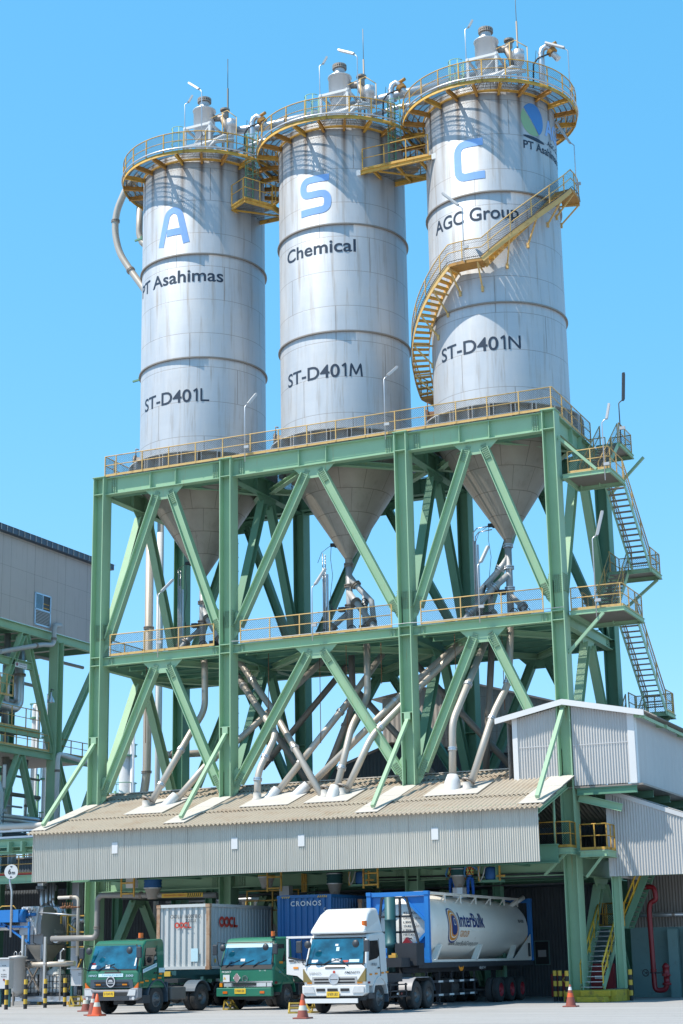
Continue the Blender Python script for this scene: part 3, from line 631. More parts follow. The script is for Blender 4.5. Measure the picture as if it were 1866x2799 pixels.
# ------------------------------------------------------------- lamp posts and lightning rods
def lamp(base, h, out, ln, label, tilt=.55, r=.028, mat='galv', hm='grey', lean=(0, 0)):
    b = V(base); t_ = thing('lamp_post', label, 'lamp', b, 'tube lamps on posts'); o = V((*out, 0)).normalized()
    top = b+V((lean[0], lean[1], h)); e = top+o*.28+V((0, 0, .24)); d = (o*math.cos(tilt)+V((0, 0, math.sin(tilt)))).normalized()
    MB().tube([b, top, top+o*.08+V((0, 0, .1)), e], r, 7).build('pole', 'dark' if 'dark lamp' in label else mat, t_)
    s = e-d*.08; q = d.cross(V((0, 0, 1))).normalized(); n = q.cross(d)
    hd = MB(); hd.prism([(-.10, 0), (.10, 0), (.07, .10), (-.07, .10)], s, q, n, d*ln); hd.build('lamp_head', 'dark' if 'dark lamp' in label else hm, t_)
    lens = MB(); lens.bar(s+d*.06-n*.012, s+d*(ln-.06)-n*.012, .15, .02, q); lens.build('lens', 'clad_dark' if 'dark lamp' in label else 'white', t_)
    bx = MB(); bx.box(b+V((.12, -.05, min(.75, h*.4))), (.26, .1, .14)); bx.build('junction_box', 'grey', t_)
    return t_
L_ = [((8.35, .0, 26.25), 2.9, (.5, .9), .8, 'tube lamp on bent grey post between left and middle silo, at the top deck rail', .9), ((16.05, .0, 26.3), 3.1, (.6, .8), .8, 'tube lamp on bent grey post in front of the middle silo base', .75),
      ((26.75, .35, 22.9), 2.75, (.5, .1), .75, 'pale lamp on tall post rising from the uppermost stair landing', 1.35), ((26.95, 2.85, 25.3), 2.0, (.15, .1), 1.4, 'long dark lamp head standing highest at the stair tower', 1.5),
      ((26.0, .3, 16.6), 3.6, (.8, .5), 1.2, 'lamp on the post at the middle stair landing', 1.3), ((3.4, -.02, 16.7), 3.2, (.45, .9), .95, 'lamp on bent post at the mid deck in the left bay', .8),
      ((12.0, -.02, 16.75), 2.6, (.5, .9), 1.05, 'lamp on bent post at the mid deck below the middle hopper', .95), ((20.55, -.02, 16.8), 2.7, (.4, .9), 1.0, 'lamp on bent post at the mid deck below the right hopper', 1.0),
      ((20.4, .15, 34.8), 2.85, (-.95, -.1), 1.1, 'lamp on a post at the bend of the spiral stair', .77), ((24.9, 5.0, 39.3), 2.95, (-.8, .0), 1.5, 'lamp leaning in from the head of the spiral stair', 1.1)]
for b_, h_, o_, l_, lb, ti in L_: lamp(b_, h_, o_, l_, lb, ti, mat='galv')
for i in range(3):
    x = SXS[i]; nm = ('left', 'middle', 'right')[i]
    lamp((x-.95, SY-.6, 45.9), 3.6 if i == 0 else 3.9, (.5, .4), .5, 'small lamp beside the vent stack of the %s silo' % nm, 1.1)
    if i == 0: lamp((x+2.0, SY-3.9, 44.6), 3.4, (-.8, .2), 1.0, 'slanted lamp at the platform rail of the left silo', .7)
    if i == 1: lamp((x+2.6, SY-3.5, 44.6), 3.4, (-.85, .1), 1.1, 'slanted lamp at the platform rail of the middle silo', .5)
    if i == 2: lamp((x+4.4, SY+.2, 44.6), 3.0, (-.9, 0), 1.15, 'slanted lamp at the far right edge of the right silo platform', .5)
    rod = MB(); rod.tube([(x+(1.2, 1.2, 1.55)[i], SY+.6, 45.4), (x+(1.2, 1.2, 1.55)[i], SY+.6, 50.3 if i else 50.6)], .05, 7); rod.tube([(x+(1.2, 1.2, 1.55)[i], SY+.6, 50.2), (x+(1.2, 1.2, 1.55)[i], SY+.6, (52.5, 52.2, 53.0)[i])], .02, 6)
    tag(rod.build('lightning_rod', 'darkpipe' if i else 'dark'), 'thin lightning rod rising from the %s silo roof' % nm, 'lightning rod', 'lightning rods on the silos')
# ------------------------------------------------------------- bridges, ladders and pipes between the silos
br = thing('walkway_bridge', 'yellow bridge with rails joining the middle and right silo below their platforms', 'walkway', (16.2, 2.6, 41.7))
mb = MB()
for y in (2.0, 4.1): mb.hbeam((14.1, y, 41.75), (18.3, y, 41.75), .22, .12, (0, 0, 1), .015, .02)
for x in (14.9, 16.2, 17.5): mb.hbeam((x, 2.0, 41.72), (x, 4.1, 41.72), .16, .1, (0, 0, 1), .012, .018)
mb.bar((15.2, 2.05, 41.62), (17.4, 4.0, 41.62), .07, .07, (0, 0, 1)); mb.build('bridge_beam', 'yellow', br)
MB().sheet([(14.0, 2.0, 41.87), (18.4, 2.0, 41.87)], [(14.0, 4.1, 41.87), (18.4, 4.1, 41.87)]).build('deck_grating', 'grate', br)
railing(br, [(14.3, 2.0, 41.88), (18.0, 2.0, 41.88)], 'yellow', 1.2, 1.15, net=False); railing(br, [(14.6, 4.1, 41.88), (17.8, 4.1, 41.88)], 'yellow', 1.2, 1.15, net=False)
for x in (14.02, 18.38): MB().box((x, 1.98, 41.75), (.35, .1, .3)).build('end_plate', 'white', br)
br = thing('walkway_landing', 'small yellow caged landing between the left and middle silo', 'walkway', (7.3, 3.2, 41.5))
pg = [(6.25, 2.55), (7.35, 1.95), (8.25, 3.5), (8.5, 4.9), (6.7, 4.9)]
mb = MB()
for k in range(5): mb.hbeam((*pg[k], 41.6), (*pg[(k+1) % 5], 41.6), .2, .1, (0, 0, 1), .012, .018)
mb.bar((6.3, 2.6, 41.52), (8.4, 4.6, 41.52), .08, .08, (0, 0, 1)); mb.build('landing_beam', 'yellow', br)
pl = MB(); pl.add([(x, y, 41.71) for x, y in pg], [(0, 1, 2, 3, 4)], False, pg); build_each(pl, 'deck_grating', 'grate', br)
railing(br, [(*p, 41.72) for p in pg[:4]], 'yellow', 1.25, 1.2, net=False)
def ladder(x, y, z0, z1, label, ang=0):
    t_ = thing('caged_ladder', label, 'ladder', (x, y, z0), 'green ladders between the silos'); e = V((math.cos(ang), math.sin(ang), 0)); n = V((-e.y, e.x, 0))*-1; b = V((x, y, 0)); mb = MB()
    for s in (-.23, .23): mb.bar(b+e*s+V((0, 0, z0)), b+e*s+V((0, 0, z1)), .07, .04, e)
    k = z0+.2
    while k < z1: mb.bar(b-e*.23+V((0, 0, k)), b+e*.23+V((0, 0, k)), .03, .03, n); k += .3
    mb.build('ladder_rail', 'green2', t_)
    cg = MB(); k = z0+1.6
    while k < z1: cg.tube([b-e*.3+V((0, 0, k)), b-e*.36+n*.35+V((0, 0, k)), b+n*.7+V((0, 0, k)), b+e*.36+n*.35+V((0, 0, k)), b+e*.3+V((0, 0, k))], .022, 5); k += .8
    for s in (-.33, 0, .33): cg.tube([b+e*s+n*(.7-abs(s))+V((0, 0, z0+1.6)), b+e*s+n*(.7-abs(s))+V((0, 0, z1))], .018, 5)
    cg.build('ladder_cage', 'green2', t_); return t_
ladder(7.1, 3.0, 41.8, 46.0, 'green caged ladder beside the left silo, above the small landing', R(60)); ladder(15.6, 3.0, 41.9, 46.0, 'green caged ladder beside the middle silo, above the bridge', R(60))
def pipe(pts, r, label, mat='steelpipe', collars=(), n=14, cat='pipe', group=None, smooth=.35, name='pipe', cmat=None):
    """round pipe with softened bends and flanged collars at the given fractions"""
    P = [V(p) for p in pts]; out = [P[0]]
    for i in range(1, len(P)-1):
        a, b = P[i-1]-P[i], P[i+1]-P[i]; q = min(smooth, a.length*.45, b.length*.45); s, e = P[i]+a.normalized()*q, P[i]+b.normalized()*q
        out += [s*(1-k/5)**2+P[i]*2*(k/5)*(1-k/5)+e*(k/5)**2 for k in range(6)]
    out.append(P[-1]); mb = MB().tube(out, r, n); o = mb.build(name, mat); tag(o, label, cat, group)
    D = [0]
    for i in range(1, len(out)): D.append(D[-1]+(out[i]-out[i-1]).length)
    for c_ in collars:
        x = c_*D[-1]
        for i in range(1, len(out)):
            if x <= D[i]:
                d = (out[i]-out[i-1]).normalized(); p = out[i-1]+d*(x-D[i-1]); k = MB(); k.lathe(p-d*.07, [(r*1.01, 0), (r*1.28, 0), (r*1.28, .05), (r*1.05, .055), (r*1.05, .085), (r*1.28, .09), (r*1.28, .14), (r*1.01, .14)], n, d, False); build_each(k, 'flange', cmat or 'darkpipe', o); break
    return o
pipe([(SXS[0]+.9, 5.4, 47.95), (6.6, 6.0, 48.05), (SXS[1]+.7, 6.0, 48.1)], .24, 'fat grey pipe running between the left and middle silo roofs', 'galv', (.45,))
pipe([(SXS[1]+.9, 5.6, 48.0), (13.4, 6.0, 48.05), (SXS[2]+.7, 6.0, 48.1)], .26, 'fat grey pipe running between the middle and right silo roofs', 'galv', (.22,))
pipe([(SXS[0]+1, 5.0, 46.2), (7, 4.9, 46.6), (SXS[1]-1, 5.0, 46.5)], .12, 'thin pipe crossing low between the left and middle silo roofs', 'galv', (.5,))
pipe([(SXS[1]+1, 5.0, 46.5), (15, 5.0, 46.75), (SXS[2]-1, 5.0, 46.6)], .13, 'thin pipe crossing low between the middle and right silo roofs', 'galv', (.4, .6))
pipe([(-1.5, 5.6, 46.6), (-2.3, 5.5, 46.0), (-3.0, 5.5, 44.6), (-3.08, 5.5, 43.3), (-2.75, 5.5, 41.9), (-1.95, 5.5, 40.65), (-.9, 5.4, 39.2), (-.2, 5.3, 38.0)], .2, 'curved grey pipe looping out from the left silo platform', 'steelpipe', (.32, .68), smooth=.9)
pipe([(-1.7, 6.0, 45.5), (-1.72, 6.0, 43.0), (-1.4, 6.0, 42.3), (-.1, 5.9, 42.2)], .2, 'short pipe with an elbow hugging the left silo below its platform', 'steelpipe', smooth=.6)
for z, nm in ((42.3, 'upper'), (33.7, 'lower')):
    mb = MB(); mb.bar((-1.5, 5.2, z), (.3, 5.0, z+.1), .1, .1, (0, 0, 1)); mb.bar((-.9, 5.2, z), (.2, 5.0, z-.8), .08, .08, (0, 0, 1)); mb.box((-.95, 5.2, z), (.1, .5, .2)); tag(mb.build('pipe_bracket', 'green2'), '%s green pipe bracket on the left side of the left silo' % nm, 'bracket')
# ------------------------------------------------------------- outlets, branches and valves under the hoppers
def handwheel(mb, c, r, ax):
    ax = V(ax).normalized(); e1 = ax.orthogonal().normalized(); e2 = ax.cross(e1); c = V(c)
    mb.tube([c+(e1*math.cos(k*PI/8)+e2*math.sin(k*PI/8))*r for k in range(16)], .025, 5, close=True)
    for k in range(4): a = k*PI/2; mb.tube([c, c+(e1*math.cos(a)+e2*math.sin(a))*r], .016, 4)
    mb.tube([c, c-ax*.5], .025, 5)
for i in range(3):
    x = SXS[i]; s = -1 if i == 2 else 1; nm = ('left', 'middle', 'right')[i]; o = thing('hopper_outlet', 'branching outlet pipes with black hand-wheel valves under the %s hopper' % nm, 'outlet', (x, SY, 17.1), 'outlets under the hoppers')
    pp = MB(); pp.tube([(x, SY, 21.55), (x, SY, 17.1)], .17, 14); pp.tube([(x, SY, 20.9), (x+s*.5, SY-.1, 20.25), (x+s*1.35, SY-.3, 19.35), (x+s*1.6, SY-.35, 17.1)], .15, 12)
    pp.tube([(x+s*.05, SY-.1, 19.95), (x+s*.55, SY-.5, 19.4), (x+s*1.75, SY-1.2, 18.0), (x+s*2.2, SY-1.5, 17.1)], .16, 12); pp.tube([(x, SY, 19.0), (x-s*.7, SY-.4, 18.3), (x-s*1.5, SY-.9, 17.1)], .14, 12); pp.tube([(x+s*.95, SY-.2, 19.7), (x+s*.9, SY-.2, 17.2)], .14, 12); pp.build('outlet_pipe', 'grey', o)
    fl = MB()
    for p, ax in (((x, SY, 21.45), (0, 0, 1)), ((x, SY, 20.35), (0, 0, 1)), ((x, SY, 19.3), (0, 0, 1)), ((x+s*.42, SY-.08, 20.35), (s*.6, 0, -.8)), ((x+s*.6, SY-.52, 19.35), (s*.7, -.35, -.75)), ((x, SY, 17.9), (0, 0, 1)), ((x+s*.92, SY-.2, 18.0), (0, 0, 1)), ((x-s*.75, SY-.42, 18.25), (-s*.7, -.4, -.9)), ((x+s*1.7, SY-1.15, 18.1), (s*.7, -.35, -.8))):
        fl.lathe(V(p)-V(ax).normalized()*.08, [(.17, 0), (.26, 0), (.26, .05), (.18, .055), (.18, .1), (.26, .105), (.26, .16), (.17, .16)], 14, ax, False)
    build_each(fl, 'flange', 'darkpipe' if i < 2 else 'galv', o)
    vv = MB()
    for p, ax in (((x-.75, SY-.5, 19.1), (-1, -.5, 0)), ((x+.35, SY-.55, 18.0), (.3, -1, 0)), ((x+s*1.35, SY-.9, 18.0), (s, -.8, 0)), ((x+s*1.1, SY-.55, 19.3), (s, -.6, .2)), ((x-s*1.1, SY-.8, 17.9), (-s, -.9, 0))): handwheel(vv, p, .19, ax); vv.box(V(p)-V(ax).normalized()*.5, (.3, .3, .22))
    build_each(vv, 'valve', 'dark', o)
    fx = MB(); a = R(-165); d = V((math.cos(a), math.sin(a), 0)); q = V((x, SY, 22.55)); fx.lathe(q+d*.62, [(.0, 0), (.15, 0), (.15, .1), (.10, .12), (.10, .32), (0, .34)], 12, d); fx.tube([q+d*.9, q+d*.95+V((0, 0, -.7)), q+d*.85+V((0, 0, -1.6)), q+d*.98+V((0, 0, -2.6)), q+d*.9+V((0, 0, -4.5))], .014, 4); fx.tube([q+d*.9, q+d*1.4+V((0, 0, -.35)), q+d*1.62+V((0, 0, -.9))], .014, 4); fx.build('level_probe', 'dark', o)
    cs = thing('cable_riser', 'galvanised cable riser standing on the mid deck left of the %s hopper outlet' % nm, 'cable riser', (x-1.45, SY, 17.1), 'cable risers on the mid deck'); mb = MB(); h_ = (21.4, 21.3, 21.9)[i]; xx = x-(1.75 if i == 2 else 1.4)
    mb.box2((xx-.06, SY-.06, 17.1), (xx+.06, SY+.06, h_)); mb.box2((xx+.14, SY-.05, 17.1), (xx+.22, SY+.05, h_-.2)); mb.build('channel', 'galv', cs); mb = MB(); mb.tube([(xx-.02, SY-.12, 17.1), (xx-.02, SY-.12, h_+.9)] if i < 2 else [(xx, SY-.12, 17.1), (xx, SY-.12, h_+.4), (xx+.2, SY-.12, h_+.6), (xx+1, SY-.12, h_+.65)], .03, 5); mb.tube([(xx+.12, SY-.12, 17.1), (xx+.12, SY-.12, h_+.8)] if i < 2 else [(xx+.12, SY-.12, 17.1), (xx+.12, SY-.12, h_+.2), (xx+.3, SY-.12, h_+.4), (xx+1, SY-.12, h_+.45)], .03, 5); mb.build('conduit', 'galv', cs)
# ------------------------------------------------------------- chute pipes down to the canopy roof
G_ = 'chute pipes dropping to the canopy roof'
CH = [([(3.45, -1.04, 9.0), (4.6, 1.2, 12.95), (5.1, 1.8, 14.15), (5.05, 1.85, 16.6), (3.6, 3.9, 17.6)], 'S-bent chute pipe landing leftmost on the canopy roof', (.14, .33)),
      ([(4.51, -.72, 9.1), (5.85, 1.0, 11.5), (7.0, 2.0, 12.6), (11.0, 4.4, 17.0)], 'chute pipe entering the roof through the white sleeve in the left bay', (.3,)),
      ([(9.41, -.87, 9.0), (9.4, -.8, 10.5), (9.8, .4, 12.45), (6.05, 3.5, 16.0), (4.4, 4.4, 17.4)], 'twice-bent chute pipe ending in an upright foot on the roof', (.1, .2, .36, .72)),
      ([(9.88, -.44, 9.2), (12.8, 3.0, 14.5), (13.8, 4.3, 16.6)], 'straight chute pipe rising right from a white sleeve beside the upright foot', (.25, .6)),
      ([(11.17, -.37, 9.2), (15.9, 2.1, 14.3), (19.8, 4.4, 18.2)], 'long chute pipe rising right across two bays from a white sleeve', (.5,)),
      ([(13.08, -1.15, 8.95), (8.98, 1.9, 13.7), (6.3, 3.2, 16.75), (4.6, 4.2, 18.3)], 'long straight chute pipe falling to the right across the middle bay', (.3, .7)),
      ([(13.55, -1.25, 8.9), (13.7, .6, 12.6), (13.95, 2.0, 14.1), (13.9, 2.15, 17.0)], 'steep chute pipe in the middle bay, upright in its upper half', (.2, .6)),
      ([(13.85, -.97, 9.0), (14.85, .3, 12.0), (16.7, 1.8, 14.35), (18.8, 3.3, 16.75), (19.8, 4.3, 18.0)], 'kinked chute pipe crossing behind the third column', (.33, .55)),
      ([(19.37, -1.18, 8.95), (19.4, -1.0, 12.2), (20.2, 2.5, 17.0)], 'steep chute pipe in a white cone under the right hopper', (.22, .6)),
      ([(20.14, -1.36, 8.9), (20.8, .6, 12.65), (21.3, 1.5, 14.15), (21.5, 1.6, 17.0)], 'chute pipe in the right bay bending upright toward the mid deck', (.45, .68)),
      ([(11.95, 4.65, 17), (12.0, 4.6, 14.2), (10.5, 3.4, 9.6)], 'weathered chute pipe straight below the middle hopper', (.5,)),
      ([(19.4, 4.9, 17), (18.6, 5.2, 9.6)], 'brown chute pipe straight below the right hopper', (.5,)),
      ([(6.0, 6.3, 11.6), (10.8, 6.6, 16.6)], 'dark chute pipe rising right behind the middle bay', (.1,)),
      ([(10.2, 6.4, 16.6), (16.5, 5.8, 9.8)], 'dark chute pipe falling right behind the middle bay', (.3,)),
      ([(4.6, 6.2, 16.6), (9.6, 5.6, 9.7)], 'dark chute pipe falling right behind the second column', (.4,)),
      ([(14.6, 6.0, 16.6), (20.0, 5.6, 10.6)], 'dark chute pipe falling right behind the third column', (.35,))]
for k, (pts, lb, col) in enumerate(CH): pipe(pts, .165, lb, 'steelpipe' if k < 10 else 'darkpipe', col, 14, 'pipe', G_, .5, 'chute_pipe', 'galv' if k < 10 else None)
# tall risers at the left rear corner
pipe([(-3.0, 9.8, 33), (-3.05, 9.8, 12.2), (-3.25, 9.9, 11.2), (-3.9, 10, 9.0)], .24, 'fat tan riser pipe standing behind the left end of the frame', 'steelpipe', (.52, .86), smooth=1.4, name='riser_pipe')
pipe([(-2.6, 10.3, 33), (-2.62, 10.3, 13.9), (-2.2, 10.3, 13.2), (.6, 10.2, 13.15)], .2, 'tan riser pipe turning right with an elbow behind the first bay', 'steelpipe', (.9,), smooth=.6, name='riser_pipe')
pipe([(-2.3, 9.7, 26), (-2.3, 9.7, 4)], .15, 'pale slender riser pipe beside the tan risers', 'white', (.4,), name='riser_pipe')
ladder(2.6, 9.6, 9.5, 25.0, 'tall dark caged ladder at the back of the left bay', R(0))
# ------------------------------------------------------------- corrugated sheet helper and cladding materials
def corr(o, eu, ev, W, L, per, amp, n, seg=6, v0=None, mb=None):
    """sheet of width W along eu (waves) and length L along ev; v0(u) optionally gives (start, end) along ev"""
    o, eu, ev, n = V(o), V(eu).normalized(), V(ev).normalized(), V(n).normalized(); mb = mb or MB(); k = int(W/per*seg); vs = []; fs = []
    for i in range(k+1):
        u = W*i/k; a, b = v0(u) if v0 else (0, L); q = n*(amp*math.sin(2*PI*u/per)); vs += [o+eu*u+ev*a+q, o+eu*u+ev*b+q]
    for i in range(k): fs.append((2*i, 2*i+2, 2*i+3, 2*i+1))
    return mb.add(vs, fs, seg > 4)
def clad(name, c0, c1, jz=None, dirt=(.24, .20, .16), amt=.6, ju=None, rust=None):
    t = NT(name); v = t.coord(); b = t.mix(t.noise(v, .6, 5), c0, c1); b = t.mix(t.ramp(t.noise(t.coord((2.5, 2.5, .18)), 1.6, 6, .7), [(.54, 0.0), (.8, amt)]), b, dirt)
    if rust: b = t.mix(t.ramp(t.noise(t.coord((.5, .7, .7)), 1.2, 5, .7), [(.52, 0.0), (.72, .6)]), b, rust)
    tc = t.n("ShaderNodeTexCoord"); sp = t.n("ShaderNodeSeparateXYZ"); t.l(tc.outputs['Object'], sp.inputs[0])
    if jz: b = t.mix(t.math('MULTIPLY', t.math('LESS_THAN', t.math('FRACT', t.math('DIVIDE', sp.outputs[2], jz)), .018/jz), .55), b, (.10, .09, .085))
    if ju: b = t.mix(t.math('MULTIPLY', t.math('LESS_THAN', t.math('FRACT', t.math('DIVIDE', sp.outputs[ju[0]], ju[1])), .02/ju[1]), .5), b, (.12, .11, .10))
    t.l(b, t.b.inputs['Base Color']); t.b.inputs['Roughness'].default_value = .62; M[name] = t.m
clad('cladding', (.50, .47, .41), (.60, .57, .505), None, (.30, .26, .21), .55, (0, .83))
clad('roofing', (.42, .36, .285), (.51, .44, .35), None, (.25, .20, .15), .4, None, (.34, .21, .12))
clad('greycladding', (.43, .40, .40), (.51, .475, .47), 1.72, (.26, .22, .2), .4, (1, .8))
clad('shedcladding', (.43, .425, .42), (.53, .52, .51), None, (.32, .29, .26), .45)
clad('oldcladding', (.30, .275, .255), (.40, .37, .34), 2.0, (.16, .13, .11), .6)
M['clad_trim'] = pm('grey_trim', (.55, .55, .56), .55, 0, .08, 1, (.28, .26, .24), .4, True)
M['sideclad'] = pm('shaded_old_cladding', (.19, .175, .16), .7, 0, .15, 1.0, (.09, .075, .06), .5, True); M['darkclad'] = pm('dark_cladding', (.10, .115, .13), .7, 0, .2, 1.0, (.05, .05, .05), .4, True)  # sideclad: darker copy of the old cladding, deep shade put into its colour
M['tealwall'] = pm('teal_wall', (.16, .27, .27), .7, 0, .15, .8, (.09, .1, .1), .5)
# ------------------------------------------------------------- loading canopy
RS = .32; rv = V((0, 1, RS)).normalized(); rn = V((0, -RS, 1)).normalized()
def rz(y): return 9.46+RS*y
cp = thing('loading_canopy', 'long lean-to canopy of corrugated sheets over the truck bays, fixed to the frame', 'canopy', (12, -2, 5.7))
for y0, y1, dz in ((-5.05, -2.55, 0), (-2.85, 1.2, .05), (.95, 2.1, .10)): corr((-.7, y0, rz(y0)+dz), (1, 0, 0), rv, 25.35, (y1-y0)/rv.y, .215, .042, rn, 8).build('roof_sheet', 'roofing', cp)
b = MB(); corr((-.7, 2.1, rz(2.1)+.1), (1, 0, 0), (0, 1, -.3), 25.35, 7.6, .215, .042, (0, .3, 1), 6, None, b); b.build('roof_sheet', 'roofing', cp)
MB().box((12, 2.1, rz(2.1)+.14), (25.3, .3, .05)).build('ridge_cap', 'flash', cp)
corr((-.5, -4.74, 5.66), (1, 0, 0), (0, 0, 1), 24.95, 2.27, .10, .024, (0, -1, 0), 6).build('fascia_sheet', 'cladding', cp)
for x in (-.5,): corr((x, -4.7, 5.66), (0, 1, 0), (0, 0, 1), .9 if x > 0 else 1.2, 2.2, .085, .017, (1 if x > 0 else -1, 0, 0), 6).build('fascia_end', 'cladding', cp)
mb = MB(); mb.box((12, -4.66, 5.8), (24.9, .08, .1)); mb.box((12, -4.66, 7.4), (24.9, .08, .12)); mb.box((12, -4.5, 7.75), (25, .1, .16)); mb.build('girt', 'green2', cp)
for x in XM+[3.4, 11.9, 20.5]: MB().hbeam((x, -4.6, rz(-4.6)-.24), (x, .0, rz(0)-.24), .34, .2, (0, 0, 1)).build('rafter', 'green', cp)
for y in (-4.2, -2.6, -1.2): MB().bar((-.6, y, rz(y)-.08), (24.5, y, rz(y)-.08), .12, .07, rn).build('purlin', 'green2', cp)
def roofpanel(x0, x1, y0, y1, nm='flashing_strip', h=.075, seg=0):
    n = max(1, round((y1-y0)/.95)) if seg else 1
    mb = MB()
    for k in range(n):
        a = y0+(y1-y0)*k/n; b_ = y0+(y1-y0)*(k+1)/n; dz = h+.012*(k % 2)+.03*(seg and k/n)
        vs = [(x0, a, rz(a)+dz), (x1, a, rz(a)+dz), (x1, b_+.02, rz(b_)+dz+.012), (x0, b_+.02, rz(b_)+dz+.012)]; mb.add(vs+[(p[0], p[1], p[2]-.02) for p in vs], [(0, 1, 2, 3), (7, 6, 5, 4), (0, 4, 5, 1), (1, 5, 6, 2), (2, 6, 7, 3), (3, 7, 4, 0)])
    return mb.build(nm, 'flash', cp)
for i, x in enumerate(XC): roofpanel(x-(1.05 if i else .75), x+(.04 if i != 3 else .06), -4.55, .12, seg=1); roofpanel(x-.15, x+.85, .5, 2.0, seg=1)
for x0, x1, y0, y1 in ((3.05, 5.2, -2.5, .35), (9.2, 11.75, -2.35, .1), (12.5, 14.7, -2.3, .0), (18.4, 20.95, -2.35, -.1)): roofpanel(x0, x1, y0, y1, 'pipe_pad', .12)
def boot(p, d, r0, r1, L, nm='pipe_sleeve', mat='white'): MB().lathe(p, [(r0, 0), (r0, L*.6), (r1, L), (r1-.02, L)], 20, d).build(nm, mat, cp)
boot((4.35, -.95, 9.05), (1.3, 1.7, 2.3), .25, .22, .95); boot((9.7, -.66, 9.05), (2.9, 3.4, 5.2), .25, .22, .95); boot((10.95, -.5, 9.1), (4.7, 2.5, 5), .26, .23, 1.15); boot((19.37, -1.18, 8.98), (0, .05, 1), .36, .22, .85); boot((13.5, -1.4, 8.95), (.05, .5, 1), .27, .22, .75)
for x, y in ((3.45, -1.04), (13.08, -1.15), (13.85, -.97), (20.14, -1.36), (9.41, -.87)):
    z = rz(y); MB().lathe((x, y, z), [(.26, 0), (.26, .12), (.2, .16), (.2, .4)], 18, (0, 0, 1)).build('pipe_sleeve', 'flash', cp)
    if x != 9.41: MB().lathe((x+.03, y+.05, z+.42), [(.17, 0), (.31, 0), (.31, .07), (.17, .07)], 18, (.3, .4, 1), False).build('pipe_collar', 'darkpipe', cp)
for k, x in enumerate((4.04, 10.27, 13.58, 19.86)): tag(MB().box((x, -4.775, (7.05, 6.99, 6.97, 6.98)[k]), (.31, .02, .5)).build('blank_plate', 'white'), ('blank white plate on the canopy front, nearest its left end', 'blank white plate on the canopy front above the gap between white container and blue container', 'blank white plate on the canopy front above the blue container', 'blank white plate on the canopy front above the tank container')[k], 'sign', 'blank plates on the canopy front')
# white chute ends etc. under the canopy come later
# ------------------------------------------------------------- gabled shed at the right
us = thing('gabled_shed', 'pale corrugated shed with white gable trim raised on the right end of the frame', 'shed', (25, 4, 9.1)); YW = .1
def ridge(x): return 12.72-.205*abs(x-24.33)
corr((22.1, YW, 0), (1, 0, 0), (0, 0, 1), 1.85, 1, .125, .026, (0, -1, 0), 6, lambda u: (9.53, ridge(22.1+u))).build('wall_sheet', 'shedcladding', us)
corr((24.62, YW, 0), (1, 0, 0), (0, 0, 1), 2.55, 1, .125, .026, (0, -1, 0), 6, lambda u: (9.12, ridge(24.62+u))).build('wall_sheet', 'shedcladding', us)
MB().box((25.9, YW-.022, 10.9), (2.5, .012, .03)).build('sheet_joint', 'clad_trim', us); MB().box((23.0, YW-.022, 10.95), (1.7, .012, .03)).build('sheet_joint', 'clad_trim', us)
corr((27.45, YW, 9.12), (0, 1, 0), (0, 0, 1), 16, 2.97, .80, .008, (1, 0, 0), 8).build('wall_sheet', 'shedcladding', us)
corr((21.6, YW, 9.5), (0, 1, 0), (0, 0, 1), 16, 2.6, .2, .01, (-1, 0, 0), 4).build('wall_sheet', 'shedcladding', us)
mb = MB(); mb.box((27.31, YW-.01, 10.62), (.30, .07, 3.04)); mb.box((27.462, YW+.16, 10.62), (.05, .3, 3.04)); mb.box((21.98, YW-.02, 10.92), (.24, .07, 2.85)); build_each(mb, 'corner_trim', 'white', us)
mb = MB()
for xa, xb in ((24.33, 28.0), (24.33, 21.15)):
    za, zb = 12.83-.205*0, 12.83-.205*abs(xb-24.33); mb.add([(xa, -.26, za+.12), (xb, -.26, zb+.12), (xb, -.26, zb-.13), (xa, -.26, za-.13), (xa, -.20, za+.12), (xb, -.20, zb+.12), (xb, -.20, zb-.13), (xa, -.20, za-.13)], [(0, 1, 2, 3), (7, 6, 5, 4), (0, 4, 5, 1), (1, 5, 6, 2), (2, 6, 7, 3), (3, 7, 4, 0)])
mb.build('gable_trim', 'white', us)
for s in (1, -1): corr((24.33, -.2, 12.93), (0, 1, 0), (s, 0, -.205), 16.3, 3.75 if s > 0 else 3.2, .2, .035, (.205*s, 0, 1), 6).build('roof_sheet', 'oldcladding', us)
mb = MB()
for y in (.05, 4, 8, 12): mb.bar((27.3, y+.1, 12.05), (27.95, y+.1, 11.95), .16, .1, (0, 0, 1))
mb.bar((27.8, -.1, 11.98), (27.8, 15.8, 11.98), .14, .08, (0, 0, 1)); build_each(mb, 'eave_purlin', 'green', us)
MB().box((25.2, 8, 9.05), (5.0, 15.8, .08)).build('floor_plate', 'darkpipe', us)
for y in (.2, 3, 6, 9, 12): MB().hbeam((24.7, y, 8.85), (27.4, y, 8.85), .3, .16, (0, 0, 1)).build('floor_beam', 'green2', us)
MB().hbeam((24.7, .4, 8.62), (26.6, .5, 8.1), .34, .2, (0, 0, 1)).build('haunch_beam', 'green', us)
